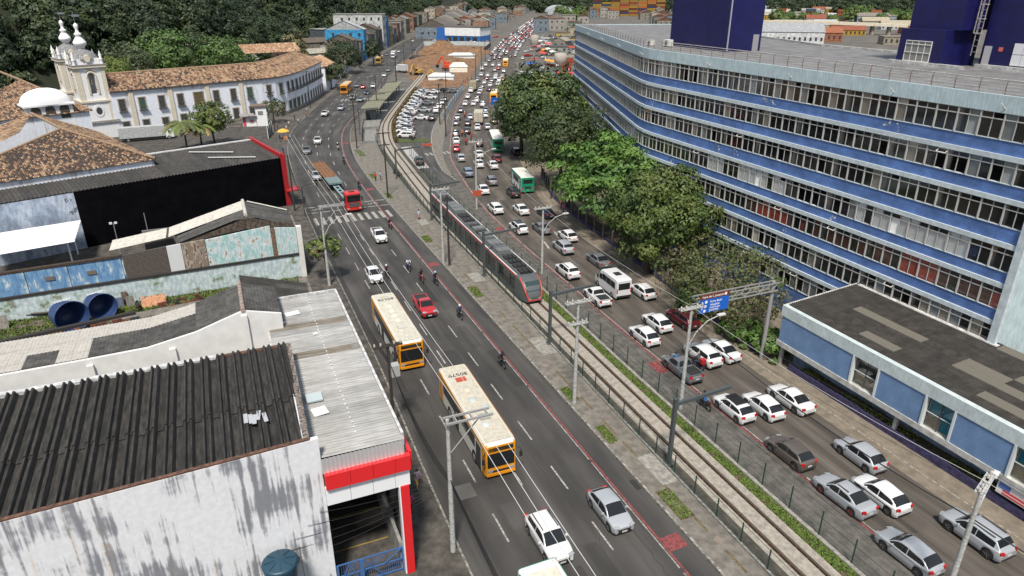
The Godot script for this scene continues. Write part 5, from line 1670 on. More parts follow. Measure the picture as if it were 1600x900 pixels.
func far_town() -> void:
	var r := RandomNumberGenerator.new()
	r.seed = 8
	var rowd := [
		[345,9,12,12,"8b8172","6b6258",2,true,"mould-stained old house behind the small round kerb tree"],
		[356,8,14,11,"6f675c","5a5048",2,true,"brown decaying house left of the bright blue one"],
		[368,7,12,10,"74808c","5e564e",3,false,"greyish house with open floors below the blue one"],
		[379,9,20,15,"3f9bd0","b9bec0",3,true,"bright sky-blue tall house up the main road"],
		[392,8,14,12,"7d7a70","6a5a4c",3,true,"grey house just past the bright blue one"],
		[404,10,16,11,"3b3a40","544a44",3,true,"black-fronted house up the main road"],
		[418,9,14,13,"5d6b5c","63564b",3,true,"greenish weathered house past the black-fronted one"],
		[430,12,14,12,"4a4550","57504a",3,true,"dark violet house before the big white block"],
		[446,14,30,20,"c9cccd","8f8d88",4,false,"big white block with bare side wall up the main road"],
		[462,8,14,18,"3f86c4","6f6a64",4,false,"narrow blue house beside the big white block"],
		[473,12,14,12,"b79a62","6a5f55",3,true,"ochre house past the narrow blue one"],
		[488,14,16,10,"6d7d8d","6d655c",2,true,"low slate-blue house past the ochre one"],
		[505,12,14,12,"8c6a5a","6d655c",3,false,"reddish brick house far up the main road"],
		[520,14,14,13,"a9a49a","7d756b",3,false,"pale house far up the main road"]]
	for q in rowd:
		var d := Vector2(slope(KL,q[0]),1)
		house(q[8],Vector2(at(KL,q[0]) - 4.0,q[0]),d,q[1],q[2],q[3],q[4],q[5],q[6],q[7])
	for q in [[Vector2(28,378),22,10,7,"6b5348","7a4a3c","long low ruin with reddish roof above the casuarina"],[Vector2(50,398),18,10,8,"8b8378","6c6158","grey shed behind the old houses"],[Vector2(58,372),14,9,8,"b5b3ac","736a60","whitewashed shed behind the dark tree"],[Vector2(62,425),12,12,13,"59636b","a0a09c","dark house with pale flat roof against the forest"],[Vector2(8,330),14,8,6,"8f8b80","9a958a","low pale shed behind the convent"],[Vector2(42,352),15,9,6,"b7b5ae","b0aca0","white low shed behind the dark tree's left side"]]:
		house(q[6],q[0],Vector2(0.93,0.36),q[1],q[2],q[3],q[4],q[5],1,q[3] != 13,"house","sheds behind the street houses")
	var bw := thing("boundary_wall","white boundary wall with piers along the pavement beyond the convent","wall")
	for i in 14:
		var s := 272.0 + i * 4.6
		var a := Vector2(at(KL,s) - 3.5,s)
		var c := Vector2(at(KL,s + 4.5) - 3.5,s + 4.5)
		var d := (c - a).normalized()
		part(bw,"panel",bx(pt((a + c) / 2,1.9),Vector3(0.3,3.8,4.4),Basis(Vector3(d.y,0,d.x),Vector3.UP,Vector3(-d.x,0,d.y))),fm("far wall ","d5d9dd",0.8,0.1))
		part(bw,"pier",bx(pt(a,2.1),Vector3(0.6,4.2,0.6)),fm("far wall ","8f9295",0.8,0.1))
	var st := thing("store","wide white and blue store front across the end of the site","store",sv(165,508),-0.78)
	part(st,"blue_base",bx(Vector3(17,2.2,9),Vector3(34,4.4,18)),fm("far wall ","2f6db4",0.8,0.1))
	part(st,"white_upper",bx(Vector3(17.5,7.0,9.0),Vector3(33,5.2,18.6)),fm("far wall ","dfe2e4",0.85,0.1))
	part(st,"blue_pier",bx(Vector3(4.0,5.2,18.2),Vector3(6.0,9.0,1.2)),fm("far wall ","2a66b2",0.8,0.1))
	part(st,"roof",bx(Vector3(17,9.9,8.5),Vector3(35,0.6,18.6)),fm("far roof ","5b5552",0.6))
	for i in 5: part(st,"shop_window",bx(Vector3(10 + i * 5,2.0,18.05),Vector3(3.6,3.2,0.2)),pm("far pane"))
	for i in 9:
		var s := 520.0 + i * 32
		house("%s of the long grey market halls beyond the store" % nth(i + 1),Vector2(at(RR,s) - 46 - 4 * i,s),Vector2(0.5,0.87),34,26,8,["7f8d9b","8a8a86","6f7f96"][i % 3],["6b655e","77706a","8c857c"][i % 3],1,true,"hall","market halls beyond the store")
	for i in 120:
		var s := r.randf_range(540,1500)
		var left := i % 2 == 0
		var x: float = at(KL,s) - r.randf_range(8,45) if left else at(KRR,s) + r.randf_range(10,60 + s * 0.16)
		house("%s of the small far houses %s" % [nth(i / 2 + 1),"below the forest's end" if left else "beyond the market"],Vector2(x,s),Vector2(0.45,0.9),r.randf_range(9,20),r.randf_range(9,18),r.randf_range(5,12),["8f8a80","a7a59e","7a8794","8f6f5c","b8b0a0","6f7a70"][r.randi() % 6],["6b5a4e","7d746a","8a8680","74513f"][r.randi() % 4],2,r.randf() < 0.7,"house","small far houses")
	for i in 70:
		var s := 545.0 + i * 12.5
		house("%s of the far houses between the two roads" % nth(i + 1),Vector2(lerpf(at(KR,s) + 8,at(RR,s) - 20,r.randf()),s),Vector2(0.42,0.9),r.randf_range(10,22),r.randf_range(9,16),r.randf_range(4,10),["8f8a80","a7a59e","7a8794","9a7a66","c2bcae"][i % 5],["6b5a4e","7d746a","8a8680","8c5b45","a8a49c"][(i * 3) % 5],1,i % 4 > 0,"house","far houses between the roads")
	for i in 60:
		var s := 400.0 + i * 11.0
		house("%s of the port sheds beyond the office roof" % nth(i + 1),Vector2(s * r.randf_range(0.78,1.35),s),Vector2(0.8,-0.6),r.randf_range(10,40),r.randf_range(8,18),r.randf_range(3.5,8),["cfc9ba","b5a98e","c9cdd0","a8583c","b8953a","9aa7ad"][i % 6],["a8a49a","b8ae98","c4c8ca","9a5640","8f8a80"][(i * 2) % 5],1,i % 3 > 0,"shed","port sheds")
	var v := thing("vaulted_hall","big white hall with rounded roof near the top edge","hall",sv(468,925),-0.35)
	v.scale = Vector3(0.85,0.8,0.85)
	var rows := []
	for k in 2:
		var ln := []
		for j in 13: ln.append(Vector3(cos(PI * j / 12.0) * 21,5 + sin(PI * j / 12.0) * 12,-k * 60.0))
		rows.append(ln)
	var vm1 := MB.new()
	vm1.sheet(rows,Vector3(0,0,-30))
	part(v,"vault",vm1,fm("far roof ","a3a8ab",0.85))
	var fr := MB.new()
	for j in 12: fr._ct(Vector3(0,5,0),Vector3(cos(PI * j / 12.0) * 21,5 + sin(PI * j / 12.0) * 12,0),Vector3(cos(PI * (j + 1) / 12.0) * 21,5 + sin(PI * (j + 1) / 12.0) * 12,0),Vector3.BACK)
	fr.box(Vector3(0,2.5,0.1),Vector3(42,5.2,0.3))
	part(v,"front",fr,fm("far wall ","a7acb0",0.85))
	var cc := ["8c7030","94762c","7a3a28","55261f","8c7030","a65a30","2a3550","866030"]
	var cm := MB.new()
	cm.box(Vector3(6,1.3,0),Vector3(11.9,2.55,2.4))
	for i in 20:
		for e in [-1,1]: cm.box(Vector3(0.4 + i * 0.59,1.3,e * 1.22),Vector3(0.2,2.3,0.06))
	var cms := cm.mesh()
	var n := 0
	for k in 2:
		for i in 8:
			for j in (8 if k == 0 else 5):
				if k == 0 and r.randf() < 0.08 and j > 5: continue
				n += 1
				var o := one("container","%s container of layer %s in the %s" % [WORDS[i + 1],WORDS[j + 1],"yellow and rust stack left of the lift tower" if k == 0 else "mixed stack right of the lift tower"],"container",cms,fm("container ",cc[(i * 3 + j * 5 + (i * j) % 3) % 8] if k == 0 else ["7d3a2c","39506a","8a4a30","a05a34","5a2a24"][(i + j * 2) % 5],0.8,0.2),"port containers")
				o.position = sv(508,905,j * 2.6) + Vector3(i * 11.6,0,i * 5.0) if k == 0 else sv(640 + i * 12.5,790 - i * 36.0,j * 2.6)
				o.rotation.y = -0.4
	house("long white warehouse with grey roof beyond the office block",Vector2(333,386),Vector2(0.8,-0.6),50,24,8.5,"d9dcdf","a9adb1",1,true,"warehouse","port sheds")
	house("brick-red shed beyond the white warehouse",Vector2(402,392),Vector2(0.8,-0.6),18,16,6,"a0694e","a5664a",1,true,"shed","port sheds")
	house("low grey shed beyond the roof railing",Vector2(420,350),Vector2(0.8,-0.6),40,16,5,"a09888","8c8478",1,false,"shed","port sheds")
	var vd := thing("viaduct","pale curved viaduct in front of the port trees","viaduct")
	for i in 12:
		var a := Vector2(395 + i * 11.0,520 - i * 9.0 + 0.25 * (i - 6) * (i - 6))
		var c := Vector2(395 + (i + 1) * 11.0,520 - (i + 1) * 9.0 + 0.25 * (i - 5) * (i - 5))
		var m := MB.new()
		m.bar(pt(a,7.5 + 0.4 * minf(i,11 - i)),pt(c,7.5 + 0.4 * minf(i + 1,10 - i)),8,2.2)
		part(vd,"span",m,fm("far wall ","cfc8b6",0.8))
		part(vd,"pier",bx(pt(a,3.4),Vector3(2,6.8,3)),fm("far wall ","b8b0a0",0.8))
	var pc := crown(9,8,9,60,40,0.95,[Color(0.05,0.10,0.018),Color(0.075,0.13,0.02),Color(0.10,0.14,0.03)],71)
	var spots := [[870,22,9],[885,30,7],[905,24,8],[1212,25,8],[1232,30,8],[1255,27,7],[1272,33,8],[1330,25,10],[1345,22,9],[1375,32,7],[1395,28,8],[1300,34,7],[1222,38,7],[1245,42,6],[1415,30,8]]
	var gp := [Vector2(399.99,788.53),Vector2(379.35,722.56),Vector2(438.28,814.48),Vector2(588.14,633.72),Vector2(558,582.43),Vector2(593.31,598.28),Vector2(572.02,561.84),Vector2(665.38,600.85),Vector2(703.71,620.43),Vector2(644.93,545.44),Vector2(694.5,571.53),Vector2(578.52,544.95),Vector2(498.08,527.23),Vector2(486.93,497.2),Vector2(694.17,555.36)]
	for i in 15:
		var sc: float = spots[i][2] / 9.0 * gp[i].length() / 900.0
		tree("port_tree","%s from the left of the green trees by the port" % nth(i + 1).replace(" nearest","").replace("nearest","first"),"tree",pt(gp[i]),pt(gp[i],8.0 * sc),pc,Vector3.ONE * sc,i * 1.1,0.5,"trees by the port")
	var tarp := ["1f6b55","b8453a","c9c6bc","2a5fa8","c9882a","d8d6d0","a83a34","3f4a52","c46a7c","8c8f8a"]
	var seen := {}
	for i in 44:
		var s := 225.0 + i * 6.2
		var x: float = at(KRR,s) + r.randf_range(4,55)
		var cn: String = ["green","red","cream","blue","orange","white","crimson","slate","pink","grey"][i % 10]
		seen[cn] = seen.get(cn,0) + 1
		var t := thing("market_stall","%s market stall under a %s tarpaulin, right of the jam" % [nth(seen[cn]),cn],"stall",sv(x,s),r.randf() * 3.0,"market stalls")
		var w := r.randf_range(2.5,6)
		var m := MB.new()
		m.face(Vector3(-w,2.2,-1.6),Vector3(w,2.2,-1.6),Vector3(w,2.9,0),Vector3(-w,2.9,0),Vector3.UP)
		m.face(Vector3(-w,2.2,1.6),Vector3(w,2.2,1.6),Vector3(w,2.9,0),Vector3(-w,2.9,0),Vector3.UP)
		part(t,"tarpaulin",m,pm("tarp " + tarp[i % 10],hx(tarp[i % 10]),0.7))
		for e in [-1,1]:
			for z in [-1.4,1.4]: part(t,"post",bx(Vector3(e * (w - 0.2),1.1,z),Vector3(0.08,2.2,0.08)),pm("dark grille"))
		part(t,"table",bx(Vector3(0,0.45,0),Vector3(w * 1.7,0.9,1.2)),pm("stall goods " + str(i % 4),hx(["7a5a38","5c6a3a","8c4a34","6a6a66"][i % 4]),0.9))
	for i in 22:
		var s := 262.0 + i * 13.0
		house("%s of the market sheds right of the jam" % nth(i + 1),Vector2(at(KRR,s) + r.randf_range(24,60),s),Vector2(0.4 + 0.3 * (i % 3),0.9),r.randf_range(7,16),r.randf_range(6,12),r.randf_range(3,5.5),["b9b09a","8f8b84","a8523c","c2a860","9c9c98"][i % 5],["8a8478","6a625a","a39b8c","5f5a56","b5b0a6"][(i * 2) % 5],1,i % 3 > 0,"shed","market sheds")
	for q in [[Vector3(168.05,0,-363.1),11.0,2.2,"tall white water tower on a slim stem in the market"],[Vector3(137.22,0,-270.29),9.5,2.6,"concrete water tower with wide bowl by the market"]]:
		var w := thing("water_tower",q[3],"water tower",q[0])
		var m := MB.new()
		m.lathe([Vector2(0.6,0),Vector2(0.6,q[1] * 0.5),Vector2(q[2],q[1] * 0.62),Vector2(q[2],q[1]),Vector2(0.1,q[1] + 0.3)],Vector3.ZERO,14)
		part(w,"tank_and_stem",m,fm("far wall ","b3aea4",0.7,0.3))
		var k := MB.new()
		k.tube([Vector3(q[2] + 0.1,q[1] * 0.6,0),Vector3(q[2] + 0.1,q[1],0)],0.12,5)
		part(w,"ladder",k,pm("dark grille"))

func station_and_site() -> void:
	var st := thing("tram_stop","grey tram stop platform with three flat olive canopies","tram stop")
	var conc := tm("platform concrete",Color(0.30,0.295,0.28),0.9,"blotch",0.15,0.75,"grain",0.5,0.8)
	part(st,"platform",slab(TR,-6.2,TR,-1.6,182,252,0.0,0.9),conc)
	part(st,"ramp",slab(TR,-5.4,TR,-2.4,166,182,0.0,0.35),conc)
	var olive := tm("olive canopy",Color(0.20,0.20,0.135),0.8,"blotch",0.2,0.75)
	for q in [[190,204],[206,220],[222,247]]:
		for k in 2:
			var m: float = (q[0] + q[1]) / 2.0
			var s0: float = q[0] if k == 0 else m + 0.15
			var s1: float = m if k == 0 else q[1]
			part(st,"canopy",slab(TR,-7.0,TR,-1.7,s0,s1,4.0,4.25),olive)
		for s in [q[0] + 2.0,q[1] - 2.0]:
			for o in [-5.6,-3.0]: part(st,"canopy_post",bx(sv(at(TR,s) + o,s,2.4),Vector3(0.25,3.2,0.25)),pm("dark grille"))
		part(st,"shelter_wall",slab(TR,-5.9,TR,-5.75,q[0] + 2,q[1] - 2,0.9,3.2),pm("shelter panel",Color(0.16,0.19,0.20),0.3))
		part(st,"ticket_kiosk",slab(TR,-4.8,TR,-3.4,q[0] + 3,q[0] + 5.5,0.9,3.3),pm("shelter panel"))
		part(st,"bench",slab(TR,-5.5,TR,-5.0,q[0] + 7,q[1] - 3,1.25,1.35),pm("dark grille"))
	part(st,"glass_rail",slab(TR,-6.2,TR,-6.1,168,190,0.3,2.0),pm("shelter panel"))
	var hm := MB.new()
	hm.cols = true
	var r := RandomNumberGenerator.new()
	r.seed = 6
	for i in 5200:
		var s := r.randf_range(163,256)
		var p := sv(at(TR,s) + 2.1 + r.randf_range(-0.45,0.45),s,r.randf_range(0.1,1.0))
		hm.col = [Color(0.10,0.055,0.02),Color(0.055,0.07,0.02),Color(0.13,0.075,0.03)][r.randi() % 3]
		var e := Vector3(r.randfn(),r.randfn(),r.randfn()).normalized() * 0.16
		var g := Vector3(r.randfn(),r.randfn(),r.randfn()).normalized() * 0.13
		hm.quad(p - e,p + g,p + e,p - g)
	one("hedge","brownish clipped hedge between tram track and parked cars","hedge",hm,vm("grass blades",0.9)).set_meta("kind","stuff")
	var gi := setting("grass_island")
	part(gi,"turf",bx(sv(43.6,164.3,0.06),Vector3(8.0,0.12,4.0),Basis(Vector3.UP,-0.3)),tm("turf",Color(0.10,0.13,0.03),0.95,"grain",0.4,0.5))
	var site := setting("site_ground")
	var m := MB.new()
	m.flat([Vector2(72,256),Vector2(90,256),Vector2(150,395),Vector2(170,440),Vector2(160,452),Vector2(134,462),Vector2(108,392),Vector2(82,320)],0.03)
	part(site,"orange_earth",m,tm("orange earth",Color(0.36,0.20,0.105),0.97,"blotch",0.06,0.6,"grain",0.2,0.7))
	var tr := MB.new()
	tr.flat([Vector2(82,268),Vector2(90,270),Vector2(128,392),Vector2(118,396)],0.05)
	part(site,"haul_road",tr,tm("grey haul road",Color(0.17,0.15,0.13),0.97,"blotch",0.1,0.7))
	var moundm: Material = M["orange earth"]
	for q in [[Vector2(128.25,407.59),17.0,7.5,"big orange earth mound at the back of the site",0],[Vector2(108.47,356.31),22.0,4.0,"long low earth bank below the big mound",1],[Vector2(93.76,334.7),10.0,3.0,"earth bank on the street side of the site",2],[Vector2(145.64,400.19),16.0,3.0,"flat orange spoil heap beside the far site fence",3],[Vector2(110.8,327.44),9.0,3.0,"pale earth heap behind the red excavator",4],[Vector2(84.22,269.25),9.0,1.6,"rubble heap behind the parked cars",5]]:
		var o := thing("earth_mound",q[3],"mound",pt(q[0]),q[4] * 0.8,"earth mounds")
		var rows := []
		for i in 7:
			var ln := []
			for j in 18:
				var a := TAU * j / 18
				var k := 1.0 - i / 6.0
				ln.append(Vector3(cos(a) * q[1] * k * (1 + 0.12 * sin(a * 3 + q[4])),q[2] * pow(1 - k,1.15) + 0.25 * sin(j * 2.3 + i),sin(a) * q[1] * 0.75 * k * (1 + 0.1 * cos(a * 4))))
			rows.append(ln)
		var mm := MB.new()
		mm.sheet(rows,Vector3(0,-2,0),true)
		part(o,"heap",mm,moundm)
	var fen := thing("site_fence","pale sheet fence closing the far end of the construction site","fence")
	var fp := [Vector2(108,392),Vector2(134,464),Vector2(160,455),Vector2(173,442),Vector2(150,395)]
	for i in 4:
		var k := int(fp[i].distance_to(fp[i + 1]) / 4.0)
		for j in k:
			var a: Vector2 = fp[i].lerp(fp[i + 1],(j + 0.5) / k)
			var d: Vector2 = (fp[i + 1] - fp[i]).normalized()
			part(fen,"panel",bx(pt(a,1.3),Vector3(fp[i].distance_to(fp[i + 1]) / k - 0.1,2.6,0.1),Basis(Vector3(d.x,0,-d.y),Vector3.UP,Vector3(d.y,0,d.x))),fm("far wall ","b9bfc0" if i < 3 else "5c5a58",0.8))
	digger("red-orange excavator working in the construction site",sv(101,312),0.6,Color(0.48,0.06,0.02),1.25)
	digger("yellow excavator on the haul road at the tram line's end",sv(83.5,300),2.4,Color(0.42,0.25,0.05),1.0)
	digger("yellow backhoe beside the white tarpaulin",sv(87,283),1.2,Color(0.42,0.28,0.05),0.85)
	digger("dark excavator by the far site fence",sv(143,437),0.2,Color(0.14,0.11,0.06),1.2)
	for q in [[Vector2(104.06,305.92),5.0,4.0,"e2ddd0","white peaked tent in the construction site"],[Vector2(88.07,281.36),6.5,2.6,"dfe3e2","white tarpaulin-covered container hut at the site edge"],[Vector2(128.44,371.47),9.0,2.6,"d5d8d8","long pale site hut behind the white tent"],[Vector2(105.35,369.14),8.0,2.2,"33302e","black covered material stack in the site"]]:
		var o := thing("site_tent",q[4],"tent",pt(q[0]),-0.4,"site tents and huts")
		var mm := MB.new()
		mm.box(Vector3(0,q[2] * 0.3,0),Vector3(q[1] * 1.6,q[2] * 0.6,q[1]))
		part(o,"wall",mm,fm("far wall ",q[3],0.85))
		var rf := MB.new()
		rf.face(Vector3(-q[1] * 0.85,q[2] * 0.6,q[1] * 0.55),Vector3(q[1] * 0.85,q[2] * 0.6,q[1] * 0.55),Vector3(q[1] * 0.5,q[2],0),Vector3(-q[1] * 0.5,q[2],0),Vector3.UP)
		rf.face(Vector3(-q[1] * 0.85,q[2] * 0.6,-q[1] * 0.55),Vector3(q[1] * 0.85,q[2] * 0.6,-q[1] * 0.55),Vector3(q[1] * 0.5,q[2],0),Vector3(-q[1] * 0.5,q[2],0),Vector3.UP)
		part(o,"roof",rf,fm("far wall ",q[3],0.85))
	for i in 9:
		var s := 190.0 + i * 6.2
		var d := Vector2(slope(PK,s),1).normalized()
		var o := thing("banner","printed banner panel on the car park island, %s" % nth(i + 1),"banner",sv(at(PK,s) + 2.2,s,0.13),-atan(slope(PK,s)),"banners on the car park island")
		part(o,"sheet",bx(Vector3(0,1.2,0),Vector3(0.06,2.0,5.4)),pm("banner " + str(i % 3),hx(["a9c4d8","c8b6b4","b8d0dc"][i % 3]),0.8))
		for e in [-1,1]: part(o,"post",bx(Vector3(0,1.1,e * 2.7),Vector3(0.1,2.3,0.1)),pm("dark grille"))
		part(o,"print",bx(Vector3(-0.04,1.1,0.6 - i % 3),Vector3(0.02,1.0,2.0)),pm("banner print " + str(i % 2),hx(["b0443c","3a7fb0"][i % 2]),0.8))

func digger(label: String,p: Vector3,yaw: float,c: Color,sc: float) -> void:
	var t := thing("excavator",label,"excavator",p,yaw,"excavators")
	t.scale = Vector3.ONE * sc
	var y := pm("digger %.2f%.2f" % [c.r,c.g],c,0.5)
	for e in [-1,1]: part(t,"track",bx(Vector3(e * 1.1,0.45,0),Vector3(0.55,0.9,3.8)),pm("black trim"))
	part(t,"body",shell(1.35,1.0,2.3,-1.2,2.0,0.2),y)
	part(t,"cab",shell(0.6,1.2,3.1,-1.6,0.2,0.15),y)
	part(t,"cab_window",bx(Vector3(0,2.4,-1.62),Vector3(0.9,0.9,0.05)),glassm())
	var b := MB.new()
	b.bar(Vector3(0.8,1.6,-1.0),Vector3(0.8,4.6,-3.4),0.4,0.5)
	part(t,"boom",b,y)
	var s := MB.new()
	s.bar(Vector3(0.8,4.6,-3.4),Vector3(0.8,1.8,-5.6),0.32,0.4)
	part(t,"stick",s,y)
	part(t,"bucket",bx(Vector3(0.8,1.2,-5.6),Vector3(1.0,1.0,0.8),Basis(Vector3.RIGHT,0.4)),pm("black trim"))


func crown(rx: float,ry: float,rz: float,clumps: int,per: int,leaf: float,pal: Array,sd: int,flat := 0.0,csize := 0.34) -> ArrayMesh:
	var r := RandomNumberGenerator.new()
	r.seed = sd
	var V := PackedVector3Array()
	var N := PackedVector3Array()
	var C := PackedColorArray()
	V.resize(clumps * per * 6)
	N.resize(clumps * per * 6)
	C.resize(clumps * per * 6)
	var k := 0
	var av := (rx + ry + rz) / 3.0
	for i in clumps:
		var z := 1.0 - 1.75 * (i + 0.5) / clumps
		var ph := i * 2.39996 + r.randf() * 0.8
		var q := sqrt(maxf(0.0,1.0 - z * z))
		var depth := r.randf_range(0.55,1.0)
		if r.randf() < 0.18: depth = r.randf_range(1.0,1.16)
		var dir := Vector3(cos(ph) * q,z,sin(ph) * q)
		var cc := Vector3(dir.x * rx,dir.y * ry,dir.z * rz) * depth
		var cr := av * csize * r.randf_range(0.7,1.3)
		var base: Color = pal[r.randi() % pal.size()]
		var up := (dir + Vector3.UP * (0.5 + flat)).normalized()
		for j in per:
			var d := Vector3(r.randfn(),r.randfn(),r.randfn()).normalized()
			if d.dot(up) < -0.25: d = -d
			var p := cc + Vector3(d.x,d.y * (0.75 - 0.4 * flat),d.z) * (cr * pow(r.randf(),0.4))
			var n := (d + up * 0.6 + Vector3(r.randfn(),r.randfn(),r.randfn()) * 0.45).normalized()
			var t := n.cross(Vector3(r.randfn(),r.randfn(),r.randfn())).normalized()
			var b := n.cross(t)
			var s := leaf * r.randf_range(0.65,1.3)
			var e := t * s
			var w := b * (s * 0.5)
			var col := base * r.randf_range(0.84,1.18)
			var pts := [p - e,p + w,p + e,p - e,p + e,p - w]
			if ((pts[2] - pts[0]).cross(pts[1] - pts[0])).dot(n) < 0: pts = [p - e,p + e,p + w,p - e,p - w,p + e]
			for m in 6:
				V[k] = pts[m]
				N[k] = n
				C[k] = col
				k += 1
	var a := []
	a.resize(Mesh.ARRAY_MAX)
	a[Mesh.ARRAY_VERTEX] = V
	a[Mesh.ARRAY_NORMAL] = N
	a[Mesh.ARRAY_COLOR] = C
	var ms := ArrayMesh.new()
	ms.add_surface_from_arrays(Mesh.PRIMITIVE_TRIANGLES,a)
	return ms

func leaf_mat() -> StandardMaterial3D:
	var m := vm("leaves",0.62)
	m.backlight_enabled = true
	m.backlight = Color(0.22,0.26,0.10)
	return m

func trunk(h: float,r: float,spread: float,limbs: int,sd: int) -> MB:
	var q := RandomNumberGenerator.new()
	q.seed = sd
	var m := MB.new()
	var top := Vector3(q.randf_range(-0.3,0.3),h,q.randf_range(-0.3,0.3))
	m.tube([Vector3.ZERO,Vector3(0.05,h * 0.3,0.08),Vector3(top.x * 0.5,h * 0.65,top.z * 0.5),top],r,8,r * 0.6)
	for i in limbs:
		var a := TAU * i / limbs + q.randf() * 0.6
		var s := top.lerp(Vector3(0,h * 0.6,0),q.randf() * 0.6)
		var e := s + Vector3(cos(a) * spread,spread * q.randf_range(0.4,1.0),sin(a) * spread)
		var mid := s.lerp(e,0.5) + Vector3(q.randf_range(-0.4,0.4),0.3,q.randf_range(-0.4,0.4))
		m.tube([s,mid,e],r * 0.45,6,r * 0.14)
		m.tube([mid,mid + Vector3(cos(a + 0.9),0.7,sin(a + 0.9)) * spread * 0.5],r * 0.22,5,r * 0.08)
	return m

func tree(nm: String,label: String,cat: String,at3: Vector3,crown_at: Vector3,mesh: ArrayMesh,sc: Vector3,yaw: float,tr: float,group := "") -> Node3D:
	var t := thing(nm,label,cat,at3,0.0,group)
	var bark := tm("bark",Color(0.10,0.08,0.06),0.95,"grain",Vector3(1,0.3,1),0.6)
	var ch := crown_at.y - at3.y
	part(t,"trunk",trunk(maxf(ch * 0.85,1.0),tr,sc.x * 0.5,6,int(at3.x * 10)),bark)
	var c := part(t,"crown",mesh,leaf_mat())
	c.transform = Transform3D(Basis(Vector3.UP,yaw).scaled(sc),crown_at - at3)
	return t

func palm_mesh(n: int,l: float,sd: int) -> MB:
	var q := RandomNumberGenerator.new()
	q.seed = sd
	var m := MB.new()
	m.cols = true
	for i in n:
		var a := TAU * i / n + q.randf() * 0.4
		var rise := q.randf_range(0.1,1.1)
		var pts := []
		for k in 8:
			var t := k / 7.0
			pts.append(Vector3(cos(a) * l * t * (1 - 0.15 * t),rise * l * 0.55 * t - l * (0.35 + rise * 0.4) * t * t,sin(a) * l * t * (1 - 0.15 * t)))
		var side := Vector3(-sin(a),0,cos(a))
		m.col = Color(0.10,0.13,0.035) * q.randf_range(0.7,1.4)
		if q.randf() < 0.15: m.col = Color(0.25,0.19,0.06)
		for k in 7:
			for e in 3:
				var p: Vector3 = pts[k].lerp(pts[k + 1],e / 3.0)
				var fw: Vector3 = (pts[k + 1] - pts[k]).normalized()
				for s in [-1,1]:
					var tip: Vector3 = p + side * (s * l * 0.20 * sin(PI * (0.12 + 0.8 * k / 7.0))) + fw * l * 0.09 + Vector3.DOWN * l * 0.07
					m.tri(p,p + fw * l * 0.07,tip)
	return m

func palm(label: String,at3: Vector3,h: float,l: float,sd: int) -> void:
	var t := thing("palm_tree",label,"palm",at3,0.0,"palms")
	var m := MB.new()
	m.tube([Vector3.ZERO,Vector3(0.1,h * 0.5,0.05),Vector3(0.05,h,0)],0.22,7,0.15)
	part(t,"trunk",m,M["bark"])
	part(t,"crown",palm_mesh(18,l,sd),leaf_mat()).position = Vector3(0.05,h,0)

func hill_h(v: float,s: float) -> float:
	var foot := [Vector2(-400,120),Vector2(-120,236),Vector2(-62,285),Vector2(-10,322),Vector2(24,372),Vector2(58,470),Vector2(110,600),Vector2(190,790),Vector2(330,1080),Vector2(520,1460),Vector2(800,2100)]
	var best := 1e9
	var p := Vector2(v,s)
	for i in foot.size() - 1:
		var c := Geometry2D.get_closest_point_to_segment(p,foot[i],foot[i + 1])
		var sg := signf((foot[i + 1] - foot[i]).cross(p - foot[i]))
		var d := p.distance_to(c)
		if d < absf(best): best = d * sg
	if best <= 0: return -0.5
	return 62.0 * (1.0 - exp(-best / 62.0)) + 5.0 * sin(v * 0.031) * minf(1.0,best / 40.0) + 4.0 * sin(s * 0.023 + 1.0) * minf(1.0,best / 40.0)

